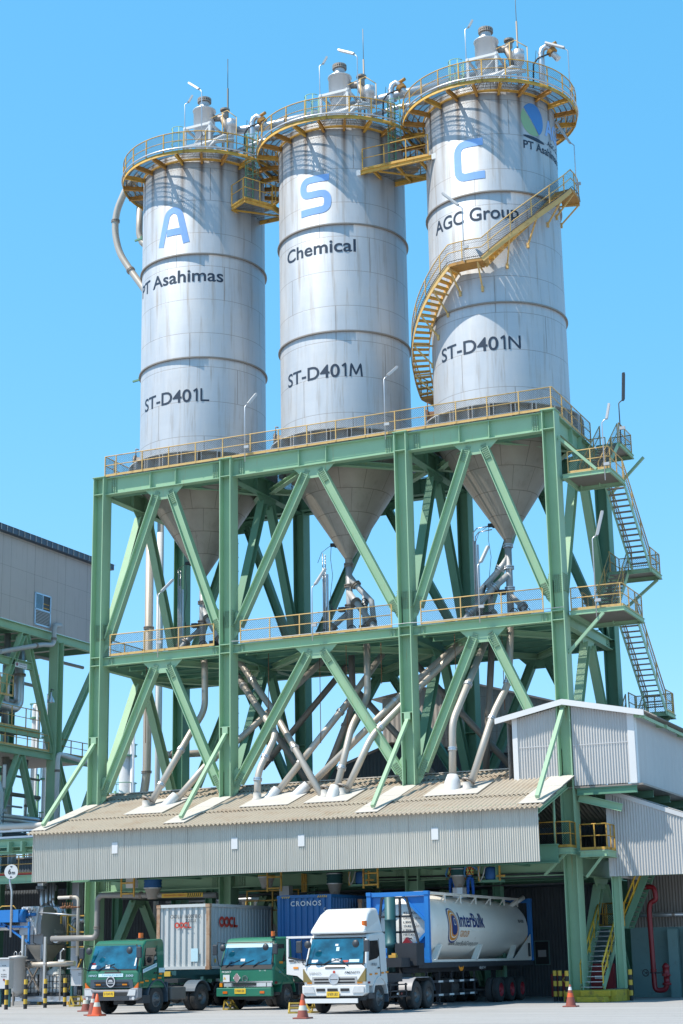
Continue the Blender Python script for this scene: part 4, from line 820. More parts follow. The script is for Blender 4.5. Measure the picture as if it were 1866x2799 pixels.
# ------------------------------------------------------------- lower lean-to at the right edge
ls = thing('lean_to_shed', 'lower corrugated lean-to wall on a green post at the right edge', 'shed', (28.5, 2, 5.1)); YL = .95
def lt(x): return 9.0-.364*(x-25.8)
corr((25.95, YL, 0), (1, 0, 0), (0, 0, 1), 6.5, 1, .125, .026, (0, -1, 0), 6, lambda u: (5.2, lt(25.95+u)-.13)).build('wall_sheet', 'shedcladding', ls)
mb = MB(); mb.box((25.86, YL-.03, 7.08), (.2, .08, 3.75)); mb.add([(25.78, YL-.07, lt(25.78)), (32.5, YL-.07, lt(32.5)), (32.5, YL-.07, lt(32.5)-.2), (25.78, YL-.07, lt(25.78)-.2), (25.78, YL+.05, lt(25.78)), (32.5, YL+.05, lt(32.5)), (32.5, YL+.05, lt(32.5)-.2), (25.78, YL+.05, lt(25.78)-.2)], [(0, 1, 2, 3), (7, 6, 5, 4), (0, 4, 5, 1), (1, 5, 6, 2), (2, 6, 7, 3), (3, 7, 4, 0)]); mb.build('wall_trim', 'clad_trim', ls)
corr((25.8, YL, lt(25.8)+.02), (0, 1, 0), (1, 0, -.364), 6, 7, .2, .03, (.364, 0, 1), 4).build('roof_sheet', 'oldcladding', ls)
corr((25.84, YL, 5.2), (0, 1, 0), (0, 0, 1), 5, 3.6, .105, .017, (-1, 0, 0), 4).build('wall_sheet', 'shedcladding', ls)
MB().hbeam((25.95, 1.25, .5), (25.95, 1.25, 5.3), .36, .36, (1, 0, 0)).build('post', 'green', ls); MB().box((25.72, 1.32, .24), (.66, .66, .48)).build('post_footing', 'block', ls)
mb = MB(); mb.hbeam((25.9, 1.2, 5.35), (32, 1.2, 5.35), .3, .2, (0, 0, 1)); mb.build('wall_beam', 'green2', ls)
# balconies beside the corner column
for x0, x1, y0, y1, z, lb in ((23.2, 24.62, -1.0, -.05, 6.4, 'small yellow-railed netted balcony left of the corner column'), (24.92, 26.1, -.5, .9, 6.27, 'small yellow-railed balcony right of the corner column')):
    b_ = thing('balcony', lb, 'balcony', ((x0+x1)/2, (y0+y1)/2, z), 'balconies at the corner column'); mb = MB()
    for p, q in (((x0, y0), (x1, y0)), ((x1, y0), (x1, y1)), ((x0, y0), (x0, y1)), ((x0, y1), (x1, y1))): mb.hbeam((*p, z-.14), (*q, z-.14), .27, .12, (0, 0, 1))
    mb.bar((x1-.2, y0+.1, z-.2), (x0+.1, y0+.4, z-1.1), .1, .1, (0, 1, 0)); mb.build('floor_frame', 'green', b_); MB().box(((x0+x1)/2, (y0+y1)/2, z+.01), (x1-x0, y1-y0, .02)).build('floor_plate', 'darkpipe', b_)
    railing(b_, [(x0+.02, y0+.03, z+.02), (x1-.03, y0+.03, z+.02), (x1-.03, y1, z+.02)], 'yellow', 1.1, .7, net=lb.startswith('small yellow-railed netted'))
MB().tube([(23.95, -.95, 6.3), (23.95, -.95, 8.9)], .06, 8).build('canopy_post', 'green', cp)
# ------------------------------------------------------------- ground-level stair, plinth, bollards, fire gear at the right
pn = thing('stair_plinth', 'worn yellow concrete plinth with a front step under the green stair', 'plinth', (25.1, 0, 0)); M['plinth'] = pm('yellow_concrete', (.50, .36, .035), .8, 0, .2, 3, (.07, .065, .05), .62)
MB().box((25.15, .3, .235), (2.3, 2.6, .47)).build('block', 'plinth', pn, bevel=.02); MB().box((25.45, -1.12, .345), (1.25, .3, .25)).build('upper_step', 'plinth', pn, bevel=.02); MB().box((25.4, -1.4, .11), (1.2, .85, .22)).build('step', 'plinth', pn, bevel=.02)
for x in XM[:3]: tag(MB().box((x, YF, .21), (1.0, 1.2, .43)).build('column_footing', 'block'), 'grey concrete footing under the %s front column of the frame' % ('first', 'second', 'third')[XM.index(x)], 'footing', 'column footings')
M['stairyellow'] = pm('bright_yellow_paint', (.78, .50, .05), .5, 0, .1, 2, (.3, .16, .04), .35)
gs = thing('entry_stair', 'green open-tread stair with yellow rails rising from the yellow plinth', 'stair', (24.95, 1.8, .47))
def gflight(t_, A, B, w, ex, m='green', tm='galv'):
    A, B, ex = V(A), V(B), V(ex)
    for s in (0, 1): MB().bar(A+ex*w*s, B+ex*w*s, .30, .06, (0, 0, 1)).build('stringer', m, t_)
    n = round((B.z-A.z)/.205)
    for k in range(n+1):
        p = A.lerp(B, k/n)+ex*w/2; d = (B-A); d.z = 0; d.normalize(); mb = MB(); mb.bar(p-d*.12+V((0, 0, .03)), p+d*.12+V((0, 0, .03)), .03, w-.06, (0, 0, 1)); mb.build('tread', tm, t_)
    for s in (0, 1): railing(t_, [A+ex*w*s, B+ex*w*s], 'stairyellow', .98, 1.0, net=s == 1, toe=False, r=.036)
gflight(gs, (24.45, .15, .55), (24.45, 3.3, 3.1), .98, (1, 0, 0)); MB().box((24.98, 3.95, 3.08), (1.3, 1.3, .1)).build('landing', 'green2', gs); railing(gs, [(24.4, 3.4, 3.12), (24.4, 4.55, 3.12), (25.6, 4.55, 3.12)], 'yellow', 1.05, .9); railing(gs, [(24.5, 4.5, 3.12), (25.6, 3.4, 3.12)], 'yellow', 1.05, .9)
gflight(gs, (25.6, 3.5, 3.1), (27.1, 3.5, 6.2), .95, (0, 1, 0), 'green2', 'darkpipe')
def bollard(x, y, h, lb, r=.085, n=6):
    mb = MB(); mb.lathe((x, y, 0), [(r, h*k/n) for k in range(n+1)]+[(0, h+.005)], 16, smooth=False); b_ = mb.build('bollard', ['black', 'plinthy'])
    for i, p in enumerate(b_.data.polygons): p.material_index = min(i//16, n-1) % 2
    return tag(b_, lb, 'bollard', 'striped bollards')
M['plinthy'] = pm('bollard_yellow', (.62, .40, .05), .6, 0, .12, 4, (.15, .1, .04), .45)
for x, y, lb in ((23.34, -.02, 'black and yellow bollard left of the yellow plinth, the left one of the pair'), (23.58, -.07, 'black and yellow bollard left of the yellow plinth, the right one of the pair'), (24.28, -1.35, 'black and yellow bollard standing behind the lone cone at the yellow plinth'), (26.45, .75, 'black and yellow bollard right of the concrete post footing'),
               (.02, -7.2, 'striped bollard in front of the control panel at the left edge'), (.42, -6.3, 'striped bollard between the control panel and the dust collector'), (.5, -4.85, 'striped bollard in front of the dust collector legs'), (.14, -2.7, 'striped bollard beside the yellow wheel chock at the left'), (-.7, .25, 'striped bollard next to the green truck at the left')): bollard(x, y, 1.28, lb)
M['red'] = pm('red_paint', (.20, .008, .014), .35, 0, .12, 2, (.1, .01, .01), .4); M['reddark'] = pm('dark_red_paint', (.22, .01, .015), .45, 0, .15, 2)
pipe([(26.3, 4.2, 4.82), (26.85, 4.2, 4.84), (26.9, 4.2, 4.25), (26.62, 4.2, 4.15), (26.55, 4.2, 3.8), (26.6, 4.2, .32), (27.12, 4.2, .36), (27.15, 4.2, .8)], .115, 'red fire main with a swan-neck beside the stair', 'red', (.72,), smooth=.22, name='fire_pipe', cmat='reddark')
hy = thing('fire_hydrant', 'red fire hydrant on the upturned end of the red pipe', 'hydrant', (27.15, 4.2, .6)); MB().lathe((27.15, 4.2, .55), [(.11, 0), (.2, .02), (.2, .1), (.13, .12), (.13, .38), (.19, .4), (.19, .46), (.15, .5), (.15, .75), (.18, .78), (.12, .9), (.05, .96), (0, .97)], 18).build('barrel', 'red', hy)
mb = MB(); mb.cyl((27.15, 3.95, 1.0), .08, .2, 12, (0, 1, 0)); mb.cyl((26.95, 4.2, 1.1), .06, .15, 12, (1, 0, 0)); mb.build('outlet', 'reddark', hy)
mb = MB(); mb.tube([(26.45, 4.1, 1.1), (27.05, 4.1, 1.1)], .03, 6); handwheel(mb, (26.3, 3.9, 1.1), .14, (0, -1, 0)); tag(mb.build('shut_off_valve', 'dark'), 'dark valve with a hand wheel on the red fire main', 'valve')
def labelled(name, lb, cat, c, d, mat): return tag(MB().box(c, d).build(name, mat, bevel=.012), lb, cat)
rb = thing('fire_cabinet', 'dark red fire cabinet with a white lettered label behind the stair', 'cabinet', (24.1, 4.6, 0)); MB().box((24.12, 4.7, .78), (1.05, .4, 1.5)).build('body', 'reddark', rb); MB().box((24.02, 4.492, .93), (.46, .012, .14)).build('label_plate', 'white', rb)
flat(fit(text2d('WATER SPRAY', 1, 0, 0), .40, .075), (23.82, 4.484, .89), (1, 0, 0), (0, 0, 1)).build('lettering', 'ink', rb)
rb = thing('chevron_barrier', 'dark red board with yellow chevrons beside the bollard pair', 'barrier', (22.7, 3, 0)); MB().box((22.75, 3.0, .62), (1.1, .06, 1.0)).build('board', 'reddark', rb); mb = MB()
for k in range(3): x = 22.72+k*.15; mb.prism([(0, 0), (.12, .14), (.2, .14), (.08, 0), (.2, -.14), (.12, -.14)], (x, 2.955, .86), (1, 0, 0), (0, 0, 1), (0, -.008, 0))
build_each(mb, 'chevron', 'plinthy', rb)
# walls closing the rear of the bays and the right side
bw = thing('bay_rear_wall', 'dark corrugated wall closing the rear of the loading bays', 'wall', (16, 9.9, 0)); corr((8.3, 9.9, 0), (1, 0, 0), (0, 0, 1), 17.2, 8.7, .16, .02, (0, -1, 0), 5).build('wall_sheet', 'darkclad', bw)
w_ = MB(); w_.box((19.62, 9.84, 2.06), (.72, .06, 1.08)); w_ = w_.build('window', 'dark', bw); mb = MB()
for x in (19.25, 19.99): mb.box((x, 9.8, 2.06), (.05, .06, 1.12))
for z in (1.5, 2.62): mb.box((19.62, 9.8, z), (.79, .06, .05))
mb.build('frame', 'tealwall', w_); MB().box((19.62, 9.79, 2.03), (.42, .015, .33)).build('notice', 'clad_trim', w_)
MB().box((22.3, 9.8, 1.6), (1.6, .1, 3.2)).build('door', 'tealwall', bw)
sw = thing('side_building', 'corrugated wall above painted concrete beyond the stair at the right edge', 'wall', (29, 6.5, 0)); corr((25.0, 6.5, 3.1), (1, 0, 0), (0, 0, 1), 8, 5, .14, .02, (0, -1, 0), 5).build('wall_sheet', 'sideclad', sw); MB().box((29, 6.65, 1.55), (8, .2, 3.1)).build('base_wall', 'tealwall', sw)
MB().box((27.1, 6.2, 1.5), (.45, .5, 3.0)).build('pilaster', 'tealwall', sw); MB().box((27.9, 6.25, 1.5), (.35, .4, 3.0)).build('pilaster', 'tealwall', sw)
pipe([(25.2, 5.9, 3.65), (28.6, 5.9, 3.62)], .09, 'pale horizontal pipe along the side wall behind the red pipe', 'galv', (.3, .6)); MB().box((28.2, 6.3, 1.0), (.6, .5, 2.1))
# ------------------------------------------------------------- sheds and buildings behind
bb = thing('rear_building', 'grey-brown corrugated building with a gable behind the right bays', 'building', (13, 20, 0))
YR = 18.0
mb = MB(); corr((7.9, YR, 0), (1, 0, 0), (0, 0, 1), 5.1, 1, .3, .03, (0, -1, 0), 5, lambda u: (0, 16.55+.12*min(u, 5.1-u)*1.2), mb); mb.build('wall_sheet', 'oldcladding', bb); mb = MB(); corr((13.0, YR-1.5, 0), (1, 0, 0), (0, 0, 1), 8, 1, .3, .03, (0, -1, 0), 5, lambda u: (0, 17.05-.29*u), mb); mb.build('wall_sheet', 'oldcladding', bb)
mb = MB(); mb.add([(7.3, YR-.4, 16.55), (10.45, YR-.4, 17.05), (13.2, YR-.4, 16.6), (13.2, YR+12, 16.6), (10.45, YR+12, 17.05), (7.3, YR+12, 16.55)], [(0, 1, 4, 5), (1, 2, 3, 4)]); mb.add([(13.0, YR-1.9, 17.15), (21, YR-1.9, 14.8), (21, YR+12, 14.8), (13, YR+12, 17.15)], [(0, 1, 2, 3)]); build_each(mb, 'roof', 'darkpipe', bb); corr((7.9, YR, 0), (0, 1, 0), (0, 0, 1), 12, 16.5, .3, .03, (-1, 0, 0), 4).build('wall_sheet', 'oldcladding', bb)
for k in range(40): pass
ds = thing('rear_shed', 'dark grey corrugated shed with a low gable just behind the canopy', 'shed', (12, 14, 0)); corr((6.0, 14, 0), (1, 0, 0), (0, 0, 1), 14, 1, .22, .025, (0, -1, 0), 5, lambda u: (0, 12.0+.33*u if u < 4.2 else 13.4-.15*(u-4.2))).build('wall_sheet', 'darkclad', ds)
mb = MB(); mb.add([(5.7, 13.7, 11.95), (10.2, 13.7, 13.46), (20.2, 13.7, 11.95), (20.2, 17.5, 11.95), (10.2, 17.5, 13.46), (5.7, 17.5, 11.95)], [(0, 1, 4, 5), (1, 2, 3, 4)]); build_each(mb, 'roof', 'darkpipe', ds); corr((6.0, 14, 0), (0, 1, 0), (0, 0, 1), 3.5, 12, .22, .025, (-1, 0, 0), 4).build('wall_sheet', 'darkclad', ds)
# ------------------------------------------------------------- plant building at the left
XL = -10.0; lb_ = thing('plant_building', 'grey corrugated plant building raised on green steelwork at the left edge', 'building', (-14, 10, 0))
corr((XL, -6, 20.98), (0, 1, 0), (0, 0, 1), 22.5, 5.0, .11, .016, (1, 0, 0), 5).build('wall_sheet', 'greycladding', lb_); corr((XL-10, -6, 20.98), (1, 0, 0), (0, 0, 1), 10, 5.2, .2, .016, (0, -1, 0), 4).build('wall_sheet', 'greycladding', lb_)
M['eaveblue'] = pm('dark_blue_gutter', (.035, .065, .11), .45, 0, .2, 2); M['sash'] = pm('aluminium_sash', (.42, .55, .68), .3, .4, .08, 2)
e = MB().box((XL+.16, 5.2, 26.1), (.4, 22.6, .34)).build('eave_gutter', 'eaveblue', lb_); mb = MB()
for k in range(40): mb.box((XL+.38, -5.8+k*.57, 26.1), (.03, .035, .36))
build_each(mb, 'gutter_clip', 'grey', e); MB().add([(XL+.4, -6.2, 26.28), (XL+.4, 16.7, 26.28), (XL-12, 16.7, 29), (XL-12, -6.2, 29)], [(0, 1, 2, 3)]).build('roof', 'darkpipe', lb_)
wn = MB().box((XL+.01, 9.24, 22.11), (.04, 1.5, 1.86)).build('window', 'dark', lb_); mb = MB()
for y in (8.46, 10.02): mb.box((XL+.05, y, 22.1), (.07, .08, 1.9))
for z in (21.17, 22.08, 23.02): mb.box((XL+.05, 9.24, z), (.07, 1.6, .08))
mb.box((XL+.05, 9.22, 22.55), (.06, .06, .9)); mb.build('frame', 'sash', wn); mb = MB()
for k in range(10): mb.box((XL+.05, 9.24, 21.24+k*.085), (.05, 1.5, .035))
mb.build('louvre', 'grey', wn); M['pane'] = glass('tinted_pane', '1d4a66'); MB().box((XL+.06, 8.82, 22.55), (.02, .66, .84)).build('pane', 'pane', wn); mb = MB(); mb.box((XL+.04, 9.6, 22.25), (.02, .66, .05)); mb.box((XL+.04, 9.6, 22.5), (.02, .66, .05)); build_each(mb, 'window_rail', 'yellow', wn)
def lbeam(p0, p1, h, b=.3, mat='green'): MB().hbeam(p0, p1, h, b, (0, 0, 1)).build('beam', mat, lb_)
XB = XL-.15
lbeam((XB, -6, 20.72), (XB, 16.5, 20.72), .5, .3); lbeam((XB-6, -6, 20.72), (XB-6, 16.5, 20.72), .5, .3, 'green2'); MB().box((XB-5, 5.2, 20.93), (10, 22.3, .06)).build('floor_plate', 'darkpipe', lb_)
for y in range(-5, 17, 2): lbeam((XB, y, 20.62), (XB-9, y, 20.62), .34, .18, 'green2')
for y in (4.0, 11.1, 16.2):
    for x in (XB, XB-7): MB().hbeam((x, y, 0), (x, y, 20.5), .62, .62, (0, 1, 0)).build('column', 'green' if x == XB else 'green2', lb_)
for z, h in ((18.65, .42), (13.68, .42)): lbeam((XB, -6, z), (XB, 16.5 if z < 15 else 8.6, z), h); lbeam((XB-7, -6, z), (XB-7, 16.5, z), h, .3, 'green2')
def lbr(p, q, x=XB, m='green'): MB().hbeam((x, *p), (x, *q), .36, .34, (0, 1, 0)).build('brace', m, lb_)
lbr((7.55, 20.4), (4.3, 14.0)); lbr((7.9, 20.4), (10.8, 14.0)); lbr((7.55, 13.4), (4.3, 6.8)); lbr((7.8, 13.4), (10.8, 6.6)); lbr((15.9, 20.4), (11.5, 14.0)); lbr((11.5, 13.4), (13.5, 9.3)); lbr((13.6, 9.3), (15.9, 13.4))
lbr((7.55, 20.4), (4.3, 14.0), XB-7, 'green2'); lbr((7.9, 20.4), (10.8, 14.0), XB-7, 'green2')
for y0, y1, z, x1 in ((4.3, 16.3, 13.88, XB-6), (4.3, 9.4, 14.95, XB-2)):
    MB().box(((XB+x1)/2, (y0+y1)/2, z-.05), (abs(XB-x1), y1-y0, .05)).build('deck_plate', 'darkpipe', lb_)
lbeam((XB+.1, 4.2, 14.75), (XB+.1, 9.5, 14.75), .35); railing(lb_, [(XB+.1, 9.4, 14.95), (XB+.1, 5.3, 14.95)], 'cream', 1.2, 1.2, net=False); railing(lb_, [(XB+.1, 5.0, 13.9), (XB+.1, 10.4, 13.9)], 'cream', .95, 1.1, net=False); railing(lb_, [(XB+.1, 11.5, 13.9), (XB+.1, 16.4, 13.9)], 'rusty', .9, 1.2, net=False)
railing(lb_, [(XB+.3, 4.0, 16.6), (XB+.3, 6.4, 16.6)], 'cream', 1.2, .6, net=False); railing(lb_, [(XB-1.5, 6.6, 16.4), (XB-1.5, 7.5, 16.4)], 'cream', 1.3, .5, net=False)
# pipes and vessels around the left building
def lp(pts, r, lb, mat='galv', col=(), **k): return pipe(pts, r, lb, mat, col, 14, 'pipe', 'plant pipes at the left', k.get('smooth', .4), 'plant_pipe')
lp([(XB+.35, 5, 18.95), (XB+.4, 9.0, 20.0), (XB+.4, 10.2, 20.15), (XB+.4, 10.2, 21.1), (XB+.4, 10.3, 21.35), (XB+.4, 10.85, 21.45)], .14, 'goose-neck vent pipe rising beside the louvred window', 'grey', (.5, .8))
lp([(XB-.8, 8.55, 20.5), (XB-.8, 8.55, 16.6), (XB-.8, 8.2, 16.25), (XB-.8, 5.0, 16.3)], .29, 'fat lagged duct with a round elbow under the plant building', 'galv', (.3,), smooth=.6)
lp([(XB-.9, 7.4, 20.5), (XB-.9, 7.4, 15.0)], .19, 'slender grey duct left of the fat elbow duct')
lp([(XB-1.2, 6.1, 20.4), (XB-1.2, 6.1, 12.4)], .55, 'wide tan shaft under the plant building', 'steelpipe')
lp([(XB+.45, 14.6, 13.6), (XB+.4, 11.0, 13.82), (XB+.4, 10.9, 13.5), (XB+.4, 10.9, 6.0)], .14, 'white downpipe running along the deck edge and down the column', 'white', (.4, .7))
for k, (y, z) in enumerate(((10.3, 9.9), (10.6, 9.7), (10.9, 9.45))): lp([(XB+.3, 5.5, z), (XB+.3, y-.1, z), (XB+.3, y, z-.25), (XB+.3, y, 5.0)], .14, '%s of three bundled pipes bending down beside the left building' % ('outer', 'middle', 'inner')[k], 'galv', (.4,))
lp([(XB-.2, 9.6, 8.85), (XB-.2, 4.5, 8.9)], .32, 'dark fat horizontal vessel pipe behind the bundled pipes', 'dark'); lp([(XB+.1, 8.9, 8.5), (XB+.1, 7.3, 8.45), (XB+.1, 7.1, 8.2), (XB+.1, 7.1, 6.0)], .24, 'grey lagged elbow below the dark vessel pipe', 'galv')
tk = thing('storage_tank', 'white round-topped tank at the left edge behind the braces', 'tank', (XB-.9, 5.4, 6)); MB().lathe((XB-.9, 5.2, 0), [(1.35, 6), (1.35, 11.2), (1.2, 11.8), (.6, 12.2), (0, 12.3)], 28).build('shell', 'white', tk)
lamp((XB+.5, 5.6, 9.5), 1.7, (.2, -.3), 1.3, 'tube lamp post at the left edge in front of the white tank', 1.4)
hl_ = thing('hanging_lamp', 'bell-shaped lamp hanging on the column of the left building', 'lamp', (XB+.5, 9.9, 17.0)); MB().lathe((XB+.5, 9.9, 16.7), [(.22, 0), (.2, .15), (.1, .35), (.06, .4), (.06, .6), (0, .62)], 16).build('lamp_shade', 'galv', hl_); MB().tube([(XB+.5, 9.9, 17.3), (XB+.5, 9.9, 17.5), (XB+.2, 10.6, 17.55)], .03, 6).build('arm', 'dark', hl_)
sg = thing('notice_board', 'white lettered board with a red mark on the beam of the left building', 'sign', (XB+.2, 7.3, 18.5)); MB().box((XB+.18, 7.28, 18.52), (.03, 1.15, .28)).build('board', 'white', sg); MB().cyl((XB+.196, 6.86, 18.54), .1, .006, 14, (1, 0, 0)).build('mark', 'red', sg); flat(fit(text2d('UTAMAKAN KESELAMATAN', 1, 0, 0), .78, .07), (XB+.2, 7.0, 18.56), (0, 1, 0), (0, 0, 1)).build('lettering', 'ink', sg); flat(fit(text2d('DAN KESEHATAN KERJA', 1, 0, 0), .7, .06), (XB+.2, 7.05, 18.43), (0, 1, 0), (0, 0, 1)).build('lettering', 'ink', sg)
for k, (p0, p1, r_, m_) in enumerate((((XB-.5, 4, 12.4), (XB-.5, 10.4, 12.3), .07, 'darkpipe'), ((XB-.6, 4, 11.3), (XB-.6, 10.6, 11.3), .12, 'darkpipe'), ((XB-.4, 4, 10.6), (XB-.4, 8.6, 10.6), .06, 'galv'), ((XB-.9, 7.6, 6), (XB-.9, 7.6, 13.4), .22, 'steelpipe'), ((XB-1.4, 8.7, 6), (XB-1.4, 8.7, 13.4), .16, 'steelpipe'), ((XB-.7, 9.4, 9), (XB-.7, 9.4, 13.4), .09, 'galv'), ((XB-2, 4, 16.9), (XB-2, 10, 16.9), .16, 'darkpipe'), ((XB-1.5, 4, 18.0), (XB-1.5, 11, 18.0), .1, 'darkpipe'), ((XB-1, 4, 19.6), (XB-1, 15.5, 19.7), .1, 'darkpipe'), ((XB-2.4, 9.6, 14), (XB-2.4, 9.6, 20.4), .14, 'galv'))): lp([p0, p1], r_, 'straight process pipe in the dim pipe cluster under the left building', m_, (.4,))
sr = thing('plant_stair', 'dark inner stair slanting under the deck of the left building', 'stair', (XB-2, 6, 13.9)); MB().bar((XB-1.6, 4.6, 14.0), (XB-1.6, 9.0, 16.6), .26, .06, (0, 0, 1)).build('stringer', 'eaveblue', sr); MB().bar((XB-2.5, 4.6, 14.0), (XB-2.5, 9.0, 16.6), .26, .06, (0, 0, 1)).build('stringer', 'eaveblue', sr)
for k in range(11): MB().box((XB-2.05, 4.8+k*.4, 14.1+k*.236), (.85, .24, .04)).build('tread', 'dark', sr)
# distant columns
def dtower(x, y, z1, r, lb):
    t_ = thing('process_column', lb, 'column', (x, y, 0), 'distant process columns'); MB().lathe((x, y, 0), [(r, 0), (r, z1-.6), (r*.8, z1-.2), (r*.3, z1), (0, z1)], 20).build('shell', 'clad_lt', t_); MB().tube([(x+r*1.45, y-.3, 0), (x+r*1.45, y-.3, z1+2)], r*.33, 10).build('riser', 'clad_lt', t_)
    mb = MB()
    for z in (z1*.45, z1*.6, z1*.78, z1-1.2): mb.lathe((x, y, z), [(r, 0), (r*1.7, 0), (r*1.7, .12), (r, .12)], 16, smooth=False); mb.tube([(x+r*1.7*math.cos(a*PI/6), y+r*1.7*math.sin(a*PI/6), z+1.1) for a in range(12)], .04, 4, close=True); mb.tube([(x-r*1.65, y, z), (x-r*1.65, y, z+1.1)], .04, 4); mb.tube([(x+r*1.65, y, z), (x+r*1.65, y, z+1.1)], .04, 4)
    mb.tube([(x-r*1.3, y-.5, 0), (x-r*1.3, y-.5, z1*.8)], .12, 5); mb.build('platform', 'green2', t_)
dtower(-35.4, 60, 21.3, .6, 'pale distant process column seen between the braces at the lower left'); dtower(-36.6, 60.5, 17.0, .35, 'thin pale column left of the distant process column')
dtower(-24.6, 30, 20.4, .25, 'pale process column far behind the left building, seen under its floor'); dtower(-24.0, 30.5, 19.0, .2, 'brownish-lit process column next to the one under the left building floor')
# ------------------------------------------------------------- lorries
M['tgreen'] = pm('lorry_green', (.012, .125, .068), .28, 0, .12, 2, (.08, .10, .07), .38); M['tgreen'].node_tree.nodes["Principled BSDF"].inputs['Coat Weight'].default_value = .4
M['tgreen2'] = pm('lorry_green_faded', (.02, .16, .10), .4, 0, .14, 1.6, (.14, .17, .12), .42)
M['twhite'] = pm('lorry_white', (.66, .66, .65), .3, 0, .05, 1.5, (.36, .33, .28), .36, True); M['twhite'].node_tree.nodes["Principled BSDF"].inputs['Coat Weight'].default_value = .4
M['dusty'] = pm('dusty_tank', (.15, .14, .13), .6, .3, .2, 3, (.07, .065, .06), .5); M['tyre'] = pm('tyre', (.035, .035, .036), .85, 0, .3, 5, (.12, .11, .10), .45); M['rim'] = pm('steel_rim', (.14, .145, .15), .5, .5, .25, 4, (.1, .07, .05), .5); M['rimred'] = pm('red_rim', (.38, .02, .035), .5, 0, .2, 3, (.08, .04, .03), .45)
M['plastic'] = pm('dark_plastic', (.035, .042, .052), .5, 0, .2, 3); M['bumper'] = pm('grey_bumper', (.26, .26, .275), .5, 0, .1, 2, (.12, .1, .09), .45); M['chrome'] = pm('chrome', (.62, .64, .66), .18, .9, .06, 2, (.3, .28, .25), .3)
M['orange'] = pm('orange_reflector', (.75, .26, .015), .3, 0, .08, 2); M['lampclear'] = pm('headlamp_glass', (.62, .64, .66), .08, .4, .15, 6); M['amber'] = pm('amber_lens', (.62, .13, .01), .2, 0, .1, 4); M['smoke'] = pm('smoked_lens', (.22, .17, .06), .12, .1, .2, 5)
M['plate'] = pm('number_plate', (.74, .48, .03), .5, 0, .05, 3); M['chassis'] = pm('dark_chassis', (.028, .033, .042), .6, .2, .3, 2, (.1, .08, .06), .42); M['blue'] = pm('container_blue', (.015, .12, .32), .42, 0, .12, 1.5, (.05, .07, .12), .4, True)
M['bluedeep'] = pm('frame_blue', (.02, .18, .52), .4, 0, .1, 1.5, (.02, .05, .2), .35); M['tealdark'] = pm('trailer_teal', (.02, .09, .10), .5, .1, .2, 2, (.06, .06, .05), .5)
M['contwhite'] = pm('container_white', (.50, .51, .50), .55, 0, .08, 1.2, (.20, .10, .05), .46, True); M['contgrey'] = pm('container_grey', (.40, .45, .47), .55, 0, .08, 1.2, (.20, .13, .09), .38, True); M['contrust'] = pm('rusty_post', (.40, .27, .18), .75, 0, .3, 3, (.24, .09, .03), .75)
M['tank'] = pm('tank_cream', (.74, .71, .65), .34, 0, .07, .7, (.36, .31, .25), .40); M['rough_red'] = pm('lettering_red', (.48, .05, .03), .6, 0, .2, 6, (.5, .42, .38), .45)
M['glassblue'] = glass('tinted_glass', '155f7a'); M['glassdark'] = glass('dark_glass', '10161b'); M['decal'] = pm('pale_decal', (.50, .68, .74), .4, 0, .05, 3); M['tealtxt'] = pm('teal_print', (.02, .25, .38), .5, 0, .1, 3); M['mud'] = pm('mudguard', (.06, .09, .12), .6, 0, .2, 2)
def wheel(par, x, y, z, r=.53, w=.29, side=1, rim='rim', dual=False, front=False):
    """tyre lying along x; side is the outward direction"""
    mb = MB(); n = 36; c = (x-side*w/2, y, z)
    pr_ = [(r*.56, 0), (r*.8, -.012), (r*.93, .0), (r*.985, .035), (r, .07), (r, w-.07), (r*.985, w-.035), (r*.93, w), (r*.8, w+.012), (r*.56, w)]
    mb.lathe(c, pr_, n, (side, 0, 0))
    for q in (.09, w/2, w-.09): mb.lathe((x-side*(w/2-q), y, z), [(r+.004, -.012), (r+.004, .012)], n, (side, 0, 0))
    if dual: mb.lathe((x-side*(w*1.65), y, z), pr_, n, (side, 0, 0))
    t_ = mb.build('wheel', 'tyre', par); rm = MB(); o = V((x+side*(w/2), y, z)); d = (side, 0, 0)
    if front: rm.lathe(o, [(r*.58, 0), (r*.56, -.05), (r*.42, -.02), (r*.34, .03), (r*.2, .05), (r*.18, .11), (0, .12)], 24, d)
    else: rm.lathe(o, [(r*.6, .0), (r*.56, -.12), (r*.36, -.17), (r*.22, -.17), (r*.2, -.04), (0, -.03)], 24, d)
    for k in range(8): a = k*PI/4; rm.cyl(o+V((side*(.015 if front else -.17), r*.30*math.cos(a), r*.30*math.sin(a))), .022, .05, 6, d)
    rm.build('rim', rim, t_); return t_
def interp(P, z):
    for (a, za), (b, zb) in zip(P, P[1:]):
        if za <= z <= zb: return a+(b-a)*(z-za)/max(1e-6, zb-za)
    return P[0][0] if z < P[0][1] else P[-1][0]
def cab(t_, mat, fp, yb, zt, wb=1.2, wt=1.13, z0=.95, wz=(1.66, 2.55), roundr=.07):
    """cab shell; fp = front profile [(y, z)...] upwards from z0"""
    W = lambda z: wb if z < 1.7 else wb+(wt-wb)*(z-1.7)/(zt-1.7)
    prof = fp+[(yb-.1, zt+.02), (yb, zt-.14), (yb, z0)]; vs = []
    for s in (-1, 1): vs += [(s*W(z), y, z) for y, z in prof]
    n = len(prof); fs = [(i, (i+1) % n, n+(i+1) % n, n+i) for i in range(n)]+[tuple(range(n))[::-1], tuple(range(n, 2*n))]
    mb = MB().add(vs, fs); o = mb.build('cab', mat, t_); b = o.modifiers.new('bevel', 'BEVEL'); b.width = roundr; b.segments = 3; b.limit_method = 'ANGLE'; b.angle_limit = R(28)
    for p in o.data.polygons: p.use_smooth = False
    return W
